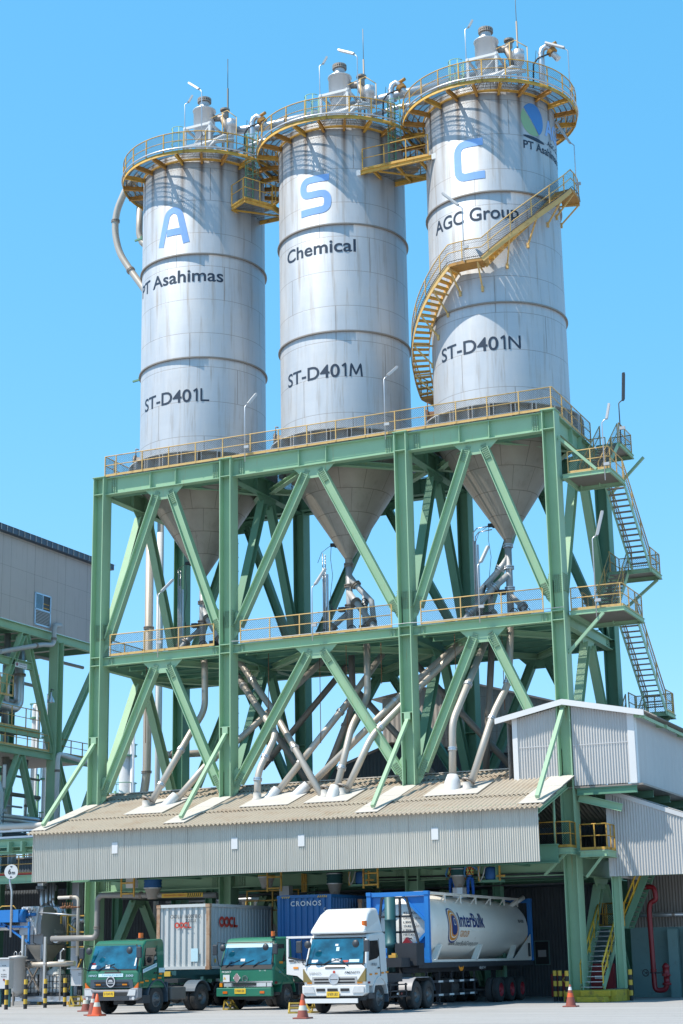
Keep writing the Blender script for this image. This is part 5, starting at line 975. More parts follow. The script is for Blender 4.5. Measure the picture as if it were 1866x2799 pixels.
def panel(t_, nm, mat, fy, x0, x1, z0, z1, off=.02, th=.02, par=None, skew=0):
    """flat piece laid on the cab front between heights z0 and z1"""
    y0, y1 = fy(z0)-off, fy(z1)-off; mb = MB(); mb.add([(x0, y0, z0), (x1, y0, z0), (x1-skew, y1, z1), (x0+skew, y1, z1)]+[(x0, y0+th, z0), (x1, y0+th, z0), (x1-skew, y1+th, z1), (x0+skew, y1+th, z1)], [(0, 1, 2, 3), (7, 6, 5, 4), (0, 4, 5, 1), (1, 5, 6, 2), (2, 6, 7, 3), (3, 7, 4, 0)]); return mb.build(nm, mat, par or t_)
def sidepoly(t_, nm, mat, W, poly, s, off=.012, th=.03, par=None):
    mb = MB(); a = [(s*(W(z)+off), y, z) for y, z in poly]; b = [(s*(W(z)+off-th), y, z) for y, z in poly]; n = len(poly); mb.add(a+b, [tuple(range(n)), tuple(range(n, 2*n))[::-1]]+[(i, (i+1) % n, n+(i+1) % n, n+i) for i in range(n)]); return mb.build(nm, mat, par or t_)
def ftext(t_, s, mat, fy, x, z, w, h, off=.03, bold=0, shear=0):
    vs, fs = fit(text2d(s, 1, bold, 0, 'LEFT', shear), w, h*1.0/.72*1.0 if False else None); y0 = min(p[1] for p in vs); y1 = max(p[1] for p in vs); k = h/(y1-y0)
    MB().add([(x+p[0], fy(z+(p[1]-y0)*k)-off, z+(p[1]-y0)*k) for p in vs], fs).build('lettering', mat, t_)
def stext(t_, s, mat, X, y, z, w, h, sd=1, bold=0, shear=0, up=0):
    """words on a flat side at x = X; reads correctly from +x when sd is 1"""
    vs, fs = fit(text2d(s, 1, bold, 0, 'LEFT', shear), w, None); y0 = min(p[1] for p in vs); y1 = max(p[1] for p in vs); k = h/(y1-y0)
    MB().add([(X, y+sd*p[0], z+(p[1]-y0)*k+up*p[0]) for p in vs], fs).build('lettering', mat, t_)
def mirrors(t_, s, x, y, z, arm=True):
    mb = MB(); mb.tube([(s*(x-.1), y+.25, z+.25), (s*(x+.12), y-.02, z+.30), (s*(x+.16), y-.04, z-.1), (s*(x+.1), y+.05, z-.62), (s*(x-.05), y+.2, z-.68)], .018, 6); a = mb.build('mirror_arm', 'black', t_)
    MB().box((s*(x+.23), y-.02, z), (.22, .10, .42)).build('mirror', 'plastic', t_, bevel=.03)
    MB().lathe((s*(x-.16), y-.12, z+.08), [(0, -.03), (.12, -.02), (.14, .02), (.1, .05), (0, .06)], 18, (0, 1, 0)).build('mirror', 'plastic', t_)
def wiper(t_, fy, x, z, L, s):
    MB().tube([(x, fy(z)-.04, z), (x+s*L*.45, fy(z+.2)-.06, z+.20)], .012, 5).build('wiper', 'black', t_); MB().bar((x+s*L*.05, fy(z+.06)-.045, z+.06), (x+s*L, fy(z+.27)-.045, z+.27), .03, .012, (0, 1, 0)).build('wiper', 'black', t_)
def wheel_arch(t_, s, x, y, z, r, mat, w=.34, th=.05, a0=5, a1=175):
    mb = MB(); n = 14; pts = [(y+r*math.cos(R(a0+(a1-a0)*k/n)), z+r*math.sin(R(a0+(a1-a0)*k/n))) for k in range(n+1)]; q = [(y+(r+th)*math.cos(R(a0+(a1-a0)*k/n)), z+(r+th)*math.sin(R(a0+(a1-a0)*k/n))) for k in range(n+1)]
    X0, X1 = s*(x-w), s*x; vs = [(X, *p) for X in (X0, X1) for p in pts]+[(X, *p) for X in (X0, X1) for p in q]; m = n+1; fs = []
    for k in range(n): fs += [(k, k+1, m+k+1, m+k), (2*m+k, 3*m+k, 3*m+k+1, 2*m+k+1), (m+k, m+k+1, 3*m+k+1, 3*m+k), (k, 2*m+k, 2*m+k+1, k+1)]
    return mb.add(vs, fs).build('wheel_arch', mat, t_)
def numplate(t_, s, x, y, z):
    p = MB().box((x, y, z), (.5, .02, .2)).build('number_plate', 'plate', t_); vs, fs = fit(text2d(s, 1, 0, 0), .40, None); y0 = min(q[1] for q in vs); y1 = max(q[1] for q in vs); MB().add([(x-.2+q[0], y-.014, z-.045+(q[1]-y0)*.10/(y1-y0)) for q in vs], fs).build('lettering', 'ink', p)
def chassis(t_, y1, axles, rails=(.42,), tank=(2.3, 3.2), mat='chassis', zc=.88):
    mb = MB()
    for s in (-1, 1): mb.box((s*.42, y1/2+.3, zc), (.1, y1-.6, .28))
    for k in range(5): mb.box((0, .9+k*(y1-1.1)/4.5, zc), (.86, .12, .2))
    mb.build('chassis_rail', mat, t_); ax = MB()
    for y in axles: ax.tube([(-1.0, y, .53), (1.0, y, .53)], .08, 10); ax.lathe((0, y-.22, .53), [(0, 0), (.22, .05), (.24, .22), (.22, .4), (0, .44)], 14, (0, 1, 0))
    ax.box((0, .9, .55), (.5, .7, .4)); ax.build('axle', 'dark', t_)
# ---- green lorry at the left (newer cab)
t1 = thing('tractor_unit', 'newer green tractor lorry with grey bumper, leftmost of the row', 'lorry', (0, 0, 0), 'lorries in front of the canopy')
fp = [(.10, .95), (.04, 1.2), (.06, 1.55), (.12, 1.68), (.46, 2.58), (.66, 2.76)]; fy = lambda z: interp(fp, z); W = cab(t1, 'tgreen', fp, 1.9, 2.8, 1.24, 1.16)
panel(t1, 'windscreen_seal', 'black', fy, -1.16, 1.16, 1.64, 2.62, .012, .03, None, .05); panel(t1, 'windscreen', 'glassblue', fy, -1.11, 1.11, 1.69, 2.57, .03, .02, None, .05)
panel(t1, 'sticker', 'white', fy, -1.02, -.78, 1.72, 1.84, .038, .006); panel(t1, 'sticker', 'red', fy, -1.04, -.86, 1.86, 1.93, .038, .006); panel(t1, 'sticker', 'white', fy, -.35, -.15, 1.72, 1.85, .038, .006); panel(t1, 'sticker', 'white', fy, .98, 1.04, 1.8, 2.1, .038, .006)
panel(t1, 'cowl_grille', 'black', fy, -.35, .4, 1.53, 1.6, .02); panel(t1, 'grille', 'mud', fy, -1.02, 1.02, .98, 1.30, .03, .04, None, .04)
for z in (1.03, 1.16): panel(t1, 'grille_slot', 'black', fy, -.8, .8, z, z+.05, .045)
for x in (-.72, -.1, .52): panel(t1, 'reflector', 'orange', fy, x, x+.22, 1.085, 1.14, .05)
MB().lathe((0, .0, 1.22), [(.21, 0), (.21, .03), (.17, .03), (.17, 0)], 24, (0, -1, 0), False).build('emblem', 'chrome', t1); MB().prism([(-.12, -.02), (.12, -.02), (.06, .05), (-.06, .05)], (0, -.01, 1.24), (1, 0, 0), (0, 0, 1), (0, -.03, 0)).build('emblem', 'chrome', t1); MB().box((0, -.01, 1.17), (.3, .03, .03)).build('emblem', 'chrome', t1); MB().cyl((0, .005, 1.22), .165, .012, 24, (0, -1, 0)).build('emblem_back', 'plastic', t1)
panel(t1, 'decal', 'decal', fy, -.62, .54, 1.40, 1.52, .022, .01); ftext(t1, 'PT. JAYANTARA SETIA SEJAHTERA', 'tealtxt', fy, -.45, 1.43, .95, .065, .028); ftext(t1, 'HINO', 'chrome', fy, -1.08, 1.41, .38, .08, .025, .02); ftext(t1, '500', 'chrome', fy, .66, 1.40, .36, .08, .025, .02)
bm_ = MB(); bm_.prism([(-1.28, .98), (-1.0, .98), (-.82, .92), (.82, .92), (1.0, .98), (1.28, .98), (1.27, .62), (1.05, .52), (-1.05, .52), (-1.27, .62)], (0, -.02, 0), (1, 0, 0), (0, 0, 1), (0, .3, 0)); bm_.build('bumper', 'bumper', t1, bevel=.03)
MB().box((0, -.03, .76), (1.6, .03, .14)).build('bumper_slot', 'black', t1); MB().box((0, -.035, .6), (1.7, .04, .14)).build('bumper_lip', 'plastic', t1); numplate(t1, 'B 9349 PEI', -.05, -.06, .76)
for s in (-1, 1):
    MB().prism([(-.2, -.1), (.17, -.1), (.2, .12), (-.1, .12)] if s > 0 else [(-.17, -.1), (.2, -.1), (.1, .12), (-.2, .12)], (s*1.0, -.03, .80), (1, 0, 0), (0, 0, 1), (0, -.03, 0)).build('headlight', 'lampclear', t1); MB().cyl((s*1.08, -.02, .60), .06, .04, 14, (0, -1, 0)).build('fog_lamp', 'lampclear', t1)
    MB().prism([(-.02, -.1), (.17, -.12), (.19, .1)] if s > 0 else [(.02, -.1), (-.17, -.12), (-.19, .1)], (s*1.06, .02, 1.08), (1, 0, 0), (0, 0, 1), (0, .08, 0)).build('indicator', 'amber', t1)
    sidepoly(t1, 'side_window', 'glassdark', W, [(.42, 1.78), (.62, 2.46), (1.28, 2.48), (1.3, 1.98), (1.1, 1.86)], s); sidepoly(t1, 'door_seam', 'black', W, [(.30, 1.0), (.33, 1.0), (.36, 1.7), (.33, 1.7)], s, .004); sidepoly(t1, 'door_seam', 'black', W, [(1.36, 1.2), (1.385, 1.2), (1.385, 2.55), (1.36, 2.55)], s, .004)
    MB().box((s*1.255, 1.2, 1.52), (.03, .16, .05)).build('door_handle', 'black', t1)
    for k, y in enumerate((.28, .62, 1.08, 1.5)): MB().box((s*1.247, y, 1.18+.05*k), (.02, .22, .06)).build('reflector', 'orange', t1)
    mirrors(t1, s, 1.12, -.05, 2.3); wheel_arch(t1, s, 1.27, 1.35, .58, .66, 'mud', .5); MB().box((s*1.12, .55, .55), (.3, .5, .3)).build('step', 'plastic', t1); MB().box((s*1.12, 2.02, .8), (.3, .05, .75)).build('mud_flap', 'mud', t1)
    wheel(t1, s*1.06, 1.35, .53, .53, .28, s, 'rim', False, True); wheel(t1, s*1.08, 4.62, .53, .53, .28, s, 'rim', True); wheel_arch(t1, s, 1.24, 4.62, .55, .62, 'mud', .6, .03, 20, 160)
wiper(t1, fy, -.7, 1.62, .75, 1); wiper(t1, fy, .3, 1.62, .7, -1)
dm = MB().prism([(0, 0), (.95, .24), (.95, .38), (0, .14)], (1.262, .32, 1.52), (0, 1, 0), (0, 0, 1), (.008, 0, 0)).build('decal', 'decal', t1); stext(t1, 'PT. JAYANTARA SETIA SEJAHTERA', 'tealtxt', 1.274, .40, 1.575, .85, .07, 1, 0, 0, .25); MB().box((1.255, 1.63, 1.62), (.02, .4, .18)).build('decal', 'decal', t1); MB().box((1.257, 1.55, 1.48), (.02, .2, .07)).build('decal', 'orange', t1)
MB().cyl((.75, .9, 2.84), .1, .2, 14).build('beacon', 'amber', t1); MB().box((.75, .9, 2.82), (.3, .2, .06)).build('beacon_base', 'black', t1)
chassis(t1, 5.3, (1.35, 4.62)); MB().box((1.0, 2.85, .72), (.5, 1.1, .5)).build('fuel_tank', 'dusty', t1, bevel=.06); MB().box((-1.0, 2.85, .72), (.5, 1.1, .5)).build('battery_box', 'dark', t1, bevel=.03); MB().box((0, 4.5, 1.18), (.9, 1.0, .16)).build('fifth_wheel', 'dark', t1); MB().box((0, 2.3, 1.05), (1.1, .7, .35)).build('air_tank', 'dark', t1)
t1.location = (10.08, -14.55, 0); t1.rotation_euler = (0, 0, R(-3.5))
# ---- older green lorry in the middle
t2 = thing('tractor_unit', 'older faded green tractor lorry with flat front, parked between the two Japanese-style cabs' if False else 'older green tractor lorry with a green steel bumper and hazard diamond', 'lorry', (0, 0, 0), 'lorries in front of the canopy')
fp = [(.12, .95), (.10, 1.6), (.16, 1.72), (.44, 2.62), (.66, 2.80)]; fy2 = lambda z: interp(fp, z); W2 = cab(t2, 'tgreen2', fp, 1.95, 2.84, 1.24, 1.14, .95, roundr=.1)
panel(t2, 'windscreen_seal', 'black', fy2, -1.17, 1.17, 1.58, 2.66, .014, .03, None, .06); panel(t2, 'windscreen', 'glassblue', fy2, -1.11, 1.11, 1.76, 2.6, .032, .02, None, .05); panel(t2, 'sun_strip', 'decal', fy2, -1.06, 1.06, 2.44, 2.58, .04, .008, None, .02); panel(t2, 'sticker', 'white', fy2, -.3, -.1, 1.9, 2.0, .04, .006)
panel(t2, 'panel_trim', 'chrome', fy2, -1.2, 1.2, 1.06, 1.12, .03); panel(t2, 'grille', 'black', fy2, -.6, .6, .95, 1.03, .03); panel(t2, 'lamp_trim', 'chrome', fy2, -1.16, 1.18, .90, 1.02, .02)
MB().lathe((-.05, .09, 1.22), [(.13, 0), (.13, .02), (.1, .02), (.1, 0)], 20, (0, -1, 0), False).build('emblem', 'chrome', t2); ftext(t2, 'UD', 'chrome', fy2, -.12, 1.18, .14, .08, .02, .02)
hz = MB().prism([(0, .2), (.17, 0), (0, -.2), (-.17, 0)], (-.42, .085, 1.25), (1, 0, 0), (0, 0, 1), (0, -.012, 0)).build('hazard_diamond', 'white', t2); mb = MB()
for x in (-.10, -.05, 0, .05, .10): h_ = .2*(1-abs(x)/.17)-.01; mb.box((-.42+x, .07, 1.25), (.025, .006, 2*h_))
build_each(mb, 'red_stripe', 'red', hz); wl = MB().box((-.9, .08, 1.24), (.3, .012, .28)).build('warning_label', 'white', t2); MB().prism([(-.06, -.05), (.06, -.05), (0, .06)], (-.97, .072, 1.25), (1, 0, 0), (0, 0, 1), (0, -.004, 0)).build('warning_mark', 'plinthy', wl)
ftext(t2, 'PK260CT', 'white', fy2, -1.1, 1.45, .42, .08, .02, .02); ftext(t2, '01 - 10', 'white', fy2, .6, 1.5, .3, .05, .02)
MB().box((0, -.02, .70), (2.5, .22, .34)).build('bumper', 'tgreen2', t2, bevel=.03); numplate(t2, 'B 9608 UER', -.15, -.14, .74)
for s in (-1, 1):
    MB().box((s*.72-.12*(s < 0), .05, .98), (.42, .06, .14)).build('headlight', 'lampclear', t2); MB().box((s*1.08, .05, .98), (.2, .06, .14)).build('indicator', 'lampclear' if s > 0 else 'orange', t2); MB().box((s*.84, -.14, .69), (.2, .02, .09)).build('reflector', 'amber', t2)
    sidepoly(t2, 'side_window', 'glassdark', W2, [(.40, 1.86), (.6, 2.55), (1.2, 2.55), (1.2, 1.86)], s); sidepoly(t2, 'door_seam', 'black', W2, [(1.3, 1.1), (1.325, 1.1), (1.325, 2.62), (1.3, 2.62)], s, .004); MB().box((s*1.248, 1.1, 1.6), (.03, .16, .05)).build('door_handle', 'black', t2); MB().box((s*1.25, .3, 1.05), (.02, .2, .09)).build('side_lamp', 'red', t2); MB().box((s*1.25, .75, 1.83), (.02, .32, .09)).build('reflector', 'orange', t2)
    mirrors(t2, s, 1.14, .02, 2.36); wheel_arch(t2, s, 1.25, 1.4, .6, .64, 'tgreen2', .45, .06); wheel(t2, s*1.06, 1.4, .54, .54, .29, s, 'rim', False, True); wheel(t2, s*1.08, 4.6, .54, .54, .29, s, 'rim', True); MB().box((s*1.1, .45, .62), (.3, .4, .12)).build('step', 'dark', t2)
wiper(t2, fy2, -.95, 1.68, .6, 1); wiper(t2, fy2, -.3, 1.68, .6, 1); wiper(t2, fy2, .3, 1.68, .6, 1); stext(t2, 'SDA', 'tealtxt', 1.256, .55, 1.42, .4, .14, 1, .02)
MB().cyl((1.0, .55, 2.86), .08, .2, 14).build('beacon', 'amber', t2); MB().cyl((1.0, .55, 2.78), .09, .09, 12).build('beacon_base', 'black', t2); chassis(t2, 5.3, (1.4, 4.6)); MB().box((0, .55, .5), (2.0, .2, .2)).build('front_axle_beam', 'dark', t2); MB().box((1.0, 2.9, .75), (.5, 1.0, .5)).build('fuel_tank', 'dark', t2, bevel=.05)
t2.location = (13.42, -9.78, 0)
# ---- white lorry at the right
t3 = thing('tractor_unit', 'white tractor lorry with a tall roof deflector pulling the tank container', 'lorry', (0, 0, 0), 'lorries in front of the canopy')
fp = [(.10, .95), (.05, 1.2), (.08, 1.6), (.15, 1.74), (.47, 2.66), (.62, 2.78)]; fy3 = lambda z: interp(fp, z); W3 = cab(t3, 'twhite', fp, 2.12, 2.84, 1.24, 1.15)
panel(t3, 'windscreen_seal', 'black', fy3, -1.15, 1.15, 1.71, 2.68, .012, .03, None, .05); panel(t3, 'windscreen', 'glassblue', fy3, -1.10, 1.10, 1.76, 2.63, .03, .02, None, .05)
for x0, x1, z0, z1, m in ((-.95, -.7, 1.8, 1.9, 'white'), (-.15, .2, 1.8, 1.93, 'white'), (.55, .95, 1.8, 1.9, 'decal'), (.3, .52, 1.8, 1.87, 'rough_red'), (-.08, .04, 2.38, 2.45, 'white'), (-.02, .1, 2.2, 2.34, 'decal')): panel(t3, 'windscreen_item', m, fy3, x0, x1, z0, z1, .037, .006)
hl3 = MB(); mb_pts = [(-1.10, .62), (1.10, .62)]
vs = []; secs = [(.34, 2.80, 1.12), (.40, 2.98, 1.11), (.95, 3.52, .98), (1.35, 3.72, .92), (1.95, 3.74, .92), (2.0, 3.3, 1.05), (2.0, 2.82, 1.12)]
for s in (-1, 1): vs += [(s*w_, y, z) for y, z, w_ in secs]
n = len(secs); hl3.add(vs, [(i, (i+1) % n, n+(i+1) % n, n+i) for i in range(n)]+[tuple(range(n))[::-1], tuple(range(n, 2*n))]); o = hl3.build('roof_deflector', 'twhite', t3); b = o.modifiers.new('bevel', 'BEVEL'); b.width = .1; b.segments = 3; b.limit_method = 'ANGLE'; b.angle_limit = R(20)
for s in (-1, 1): MB().tube([(s*.75, .46, 3.03), (s*.45, .44, 3.03), (s*.40, .92, 3.47)], .014, 5).build('deflector_rib', 'twhite', t3)
panel(t3, 'cowl_grille', 'black', fy3, -.38, .42, 1.585, 1.64, .02); panel(t3, 'grille', 'chrome', fy3, -.92, .92, 1.0, 1.3, .03, .04, None, .04)
for z in (1.06, 1.17): panel(t3, 'grille_slot', 'black', fy3, -.8, .8, z, z+.06, .045)
MB().lathe((0, .01, 1.22), [(.2, 0), (.2, .03), (.165, .03), (.165, 0)], 24, (0, -1, 0), False).build('emblem', 'chrome', t3); MB().cyl((0, .015, 1.22), .165, .012, 24, (0, -1, 0)).build('emblem_back', 'chrome', t3); MB().box((0, -.01, 1.2), (.28, .02, .025)).build('emblem', 'plastic', t3)
ftext(t3, 'HINO', 'grey', fy3, -1.0, 1.38, .46, .085, .02, .02); ftext(t3, 'FM260Ti', 'mud', fy3, .4, 1.40, .62, .08, .02, .01, .3); MB().cyl((-.02, .07, 1.46), .05, .012, 14, (0, -1, 0)).build('badge', 'rough_red', t3)
MB().prism([(-1.27, 1.0), (1.27, 1.0), (1.27, .72), (1.12, .62), (-1.12, .62), (-1.27, .72)], (0, -.02, 0), (1, 0, 0), (0, 0, 1), (0, .32, 0)).build('bumper', 'twhite', t3, bevel=.03); MB().box((0, .12, .53), (2.4, .1, .13)).build('bumper_gap', 'black', t3); MB().box((-.14, -.05, .46), (2.2, .06, .16)).build('lower_bar', 'twhite', t3)
for x, w_ in ((-.52, .34), (-.05, .4), (.44, .34)): MB().box((x, -.03, .84), (w_, .03, .1)).build('bumper_slot', 'black', t3)
numplate(t3, 'B 9070 UEX', -.02, -.06, .68)
for s in (-1, 1):
    MB().prism([(-.24, -.1), (.22, -.1), (.22, .11), (-.16, .11)] if s > 0 else [(-.22, -.1), (.24, -.1), (.16, .11), (-.22, .11)], (s*.98, -.03, .84), (1, 0, 0), (0, 0, 1), (0, -.03, 0)).build('headlight', 'lampclear', t3); MB().prism([(-.20, -.22), (.14, -.22), (.15, .24)] if s > 0 else [(.20, -.22), (-.14, -.22), (-.15, .24)], (s*1.1, .02, 1.34), (1, 0, 0), (0, 0, 1), (0, .1, 0)).build('indicator', 'smoke', t3); panel(t3, 'reflector', 'orange', fy3, s*1.0-.1, s*1.0+.1, 1.05, 1.11, .03)
    sidepoly(t3, 'side_window', 'glassdark', W3, [(.42, 1.84), (.62, 2.54), (1.34, 2.56), (1.36, 2.02), (1.1, 1.92)], s); sidepoly(t3, 'door_seam', 'black', W3, [(1.42, 1.25), (1.445, 1.25), (1.445, 2.62), (1.42, 2.62)], s, .004); MB().box((s*1.255, 1.26, 1.58), (.03, .16, .05)).build('door_handle', 'black', t3); MB().box((s*1.25, .32, 1.08), (.02, .18, .07)).build('side_lamp', 'red', t3)
    for k, y in enumerate((.5, 1.0, 1.6, 2.0)): MB().box((s*1.247, y, 1.36+.02*k), (.02, .2, .06)).build('reflector', 'orange', t3)
    mirrors(t3, s, 1.12, -.05, 2.36); wheel_arch(t3, s, 1.27, 1.32, .6, .62, 'twhite', .45, .07); wheel(t3, s*1.06, 1.32, .53, .53, .28, s, 'rim', False, True); MB().box((s*1.1, 2.05, .72), (.3, .04, .7)).build('mud_flap', 'mud', t3); MB().box((s*1.12, .5, .62), (.3, .5, .2)).build('step', 'plastic', t3)
    for y in (4.95, 6.2): wheel(t3, s*1.08, y, .53, .53, .28, s, 'rim', True)
    mg = wheel_arch(t3, s, 1.24, 4.95, .55, .62, 'bumper', .6, .02, 88, 165); mg = MB().box((s*.95, 5.6, 1.18), (.58, 1.4, .025)).build('mudguard', 'bumper', t3); wheel_arch(t3, s, 1.24, 6.2, .55, .62, 'mud', .6, .02, 10, 92)
    fr_ = MB()
    for z in (.52, .72, .95): fr_.box((s*1.15, 3.2, z), (.06, 1.8, .05))
    for y in (2.4, 3.2, 4.0): fr_.box((s*1.15, y, .75), (.06, .06, .5))
    build_each(fr_, 'side_guard', 'chassis', t3); MB().box((s*1.185, 3.1, .62), (.015, .14, .07)).build('reflector', 'white', t3); MB().box((s*1.185, 3.5, .62), (.015, .14, .07)).build('reflector', 'red', t3)
wiper(t3, fy3, -.55, 1.68, .8, 1); wiper(t3, fy3, .55, 1.66, .6, -1); stext(t3, 'B9070UEK', 'ink', 1.256, .58, 1.66, .5, .1, 1, .01)
MB().cyl((.98, .60, 3.05), .1, .2, 14).build('beacon', 'amber', t3); MB().tube([(.98, .6, 3.05), (1.0, .6, 2.8)], .04, 8).build('beacon_post', 'black', t3)
chassis(t3, 7.0, (1.32, 4.95, 6.2)); mb = MB(); mb.box((.05, 3.2, 1.2), (1.9, 1.7, .3)); mb.build('deck', 'chassis', t3); MB().box((0, 5.6, 1.25), (.9, 1.4, .14)).build('fifth_wheel', 'dark', t3)
t3.location = (19.76, -14.95, 0)
# the driver's-side door of the white lorry, swung fully open
dr = thing('cab_door', 'white lorry door swung wide open, with orange reflectors and black lettering', 'door', (17.6, -12.9, 0)); Y_ = -12.95; X0, X1 = 16.86, 18.38
mb = MB(); outer = [(X0, 2.78), (X1-.12, 2.80), (X1, 1.9), (X1, 1.2), (X1, .9), (X0+.8, .9), (X0+.72, 1.15), (X0+.45, 1.38), (X0, 1.45)]
mb.prism([(p[0]-X0, p[1]) for p in [(X0, 1.98), (X1, 1.72), (X1, .92), (X0+.85, .92), (X0+.72, 1.12), (X0+.45, 1.32), (X0, 1.38)]], (X0, Y_, 0), (1, 0, 0), (0, 0, 1), (0, .08, 0)); bd = mb.build('door_panel', 'twhite', dr, bevel=.015)
mb = MB(); mb.bar((X0+.04, Y_+.04, 1.9), (X0+.04, Y_+.04, 2.72), .08, .07, (1, 0, 0)); mb.bar((X0, Y_+.04, 2.74), (X1-.14, Y_+.04, 2.74), .08, .07, (0, 0, 1)); mb.bar((X1-.16, Y_+.04, 2.74), (X1-.04, Y_+.04, 1.7), .08, .07, (1, 0, 0)); mb.build('window_frame', 'twhite', dr); mb = MB(); mb.bar((X0+.08, Y_+.02, 2.0), (X1-.04, Y_+.02, 1.75), .06, .05, (0, 0, 1)); mb.build('window_seal', 'black', dr)
MB().box((X0+.22, Y_-.02, 1.88), (.2, .03, .06)).build('door_handle', 'black', dr); MB().box((X0+.4, Y_-.012, 1.62), (.2, .02, .07)).build('reflector', 'orange', dr); MB().box((X0+1.1, Y_-.012, 1.6), (.22, .02, .08)).build('reflector', 'orange', dr); MB().box((X1-.18, Y_-.012, 1.12), (.16, .02, .08)).build('side_lamp', 'red', dr); MB().add([(X0+.35+p[0], Y_-.014, 1.80+p[1]*1.0) for p in fit(text2d('B9070UEK', 1, .01, 0), .62, .15)[0]], fit(text2d('B9070UEK', 1, .01, 0), .62, .15)[1]).build('lettering', 'ink', dr)
# ------------------------------------------------------------- containers and trailers
def container(nm, lb, x0, x1, y0, L, z0, z1, mf, ms, mp, group):
    t_ = thing(nm, lb, 'container', ((x0+x1)/2, y0+L/2, z0), group); mb = MB()
    for x in (x0+.08, x1-.08):
        for y in (y0+.08, y0+L-.08): mb.box((x, y, (z0+z1)/2), (.16, .16, z1-z0-.02))
    build_each(mb, 'corner_post', mp, t_); mb = MB()
    for z in (z0+.07, z1-.05):
        for y in (y0+.06, y0+L-.06): mb.box(((x0+x1)/2, y, z), (x1-x0-.3, .12, .13))
        for x in (x0+.06, x1-.06): mb.box((x, y0+L/2, z), (.12, L-.3, .13))
    build_each(mb, 'frame_rail', mf, t_); mb = MB()
    for x in (x0+.09, x1-.09):
        for y in (y0+.09, y0+L-.09):
            for z in (z0+.06, z1-.06): mb.box((x, y, z), (.21, .21, .14))
    build_each(mb, 'corner_casting', mp, t_)
    def trap(o, eu, n, Wd, per, name, mat):
        k = max(3, round(Wd/per)); p = Wd/k; pts = []
        for i in range(k): pts += [(i*p, 0), (i*p+p*.36, 0), (i*p+p*.48, -.07), (i*p+p*.88, -.07)]
        pts.append((Wd, 0)); o, eu, n = V(o), V(eu), V(n); vs = []
        for u, d in pts: q = o+eu*u+n*d; vs += [q+V((0, 0, z0+.13)), q+V((0, 0, z1-.1))]
        MB().add(vs, [(2*i, 2*i+2, 2*i+3, 2*i+1) for i in range(len(pts)-1)]).build(name, mat, t_)
    trap((x0+.16, y0+.05, 0), (1, 0, 0), (0, -1, 0), x1-x0-.32, .285, 'end_wall', mf); trap((x1-.05, y0+.16, 0), (0, 1, 0), (1, 0, 0), L-.32, .29, 'side_wall', ms); trap((x0+.05, y0+.16, 0), (0, 1, 0), (-1, 0, 0), L-.32, .29, 'side_wall', ms); MB().box(((x0+x1)/2, y0+L/2, z1-.03), (x1-x0-.2, L-.2, .03)).build('roof_panel', ms, t_); return t_
c1 = container('shipping_container', 'white shipping container with rusty corner posts behind the leftmost lorry', 7.42, 10.05, -6.65, 6.1, 1.6, 4.33, 'contwhite', 'contgrey', 'contrust', 'shipping containers')
def logo4(c, o, ex, nrm, w, h, mat):
    """four bold letters O O C L, each a thick ring or bar"""
    ez = V((0, 0, 1)); o = V(o)+V(nrm)*.012; ex = V(ex); lw = w/3.6
    for k, (a0, a1) in enumerate(((0, 360), (0, 360), (50, 310))):
        p = [(k*lw*.93+lw/2+lw*.40*math.cos(R(a0+(a1-a0)*i/20)), h/2+h*.40*math.sin(R(a0+(a1-a0)*i/20))) for i in range(21)]; flat(stroke(p, lw*.27, 9), o, ex, ez).build('lettering', mat, c)
    x = 3*lw*.93; flat(stroke([(x+lw*.1, h), (x+lw*.1, .0)], lw*.28, 9), o, ex, ez).build('lettering', mat, c); flat(stroke([(x, h*.1), (x+lw*.75, h*.1)], h*.24, 9), o, ex, ez).build('lettering', mat, c)
logo4(c1, (8.32, -6.62, 3.34), (1, 0, 0), (0, -1, 0), .84, .24, 'rough_red'); logo4(c1, (10.03, -5.75, 3.38), (0, 1, 0), (1, 0, 0), 1.75, .42, 'rough_red')
M['blackprint'] = pm('black_print', (.03, .03, .035), .6, 0, .1, 3)
flat(fit(text2d('OOLU 160078 0', 1, .0, 0), 1.5, .15), (8.1, -6.632, 3.76), (1, 0, 0), (0, 0, 1)).build('lettering', 'blackprint', c1); flat(fit(text2d('22G1', 1, .0, 0), .5, .13), (8.85, -6.632, 3.58), (1, 0, 0), (0, 0, 1)).build('lettering', 'blackprint', c1)
MB().box((9.3, -6.622, 2.2), (.34, .008, .55)).build('faded_sticker', 'decal', c1); MB().box((10.04, -6.1, 1.95), (.008, .12, .16)).build('yellow_sticker', 'plinthy', c1)
c2 = container('shipping_container', 'blue shipping container above the older green lorry', 11.55, 14.2, -3.1, 6.2, 1.65, 4.7, 'blue', 'blue', 'bluedeep' if False else 'blue', 'shipping containers')
flat(fit(text2d('CRONOS', 1, .02, 0, 'LEFT', 0, 1.25), 1.5, .22), (12.2, -3.075, 4.24), (1, 0, 0), (0, 0, 1)).build('lettering', 'white', c2)
for k, ch in enumerate('CRXU0'): flat(fit(text2d(ch, 1, .01, 0), .11, .14), (13.82, -3.075, 4.0-k*.2), (1, 0, 0), (0, 0, 1)).build('lettering', 'white', c2)
for x in (11.9, 13.75): 
    h_ = MB()
    for k in range(5): h_.prism([(0, 0), (.05, 0), (.10, .09), (.05, .09)], (x-.22+k*.1, -3.108, 4.58), (1, 0, 0), (0, 0, 1), (0, -.006, 0))
    h_.build('hazard_stripe', 'plinthy', c2)
c3_ = container('shipping_container', 'dark container end half hidden between the blue container and the tank container', 14.75, 17.3, -1.4, 6.1, 1.65, 4.5, 'mud', 'mud', 'contrust', 'shipping containers')
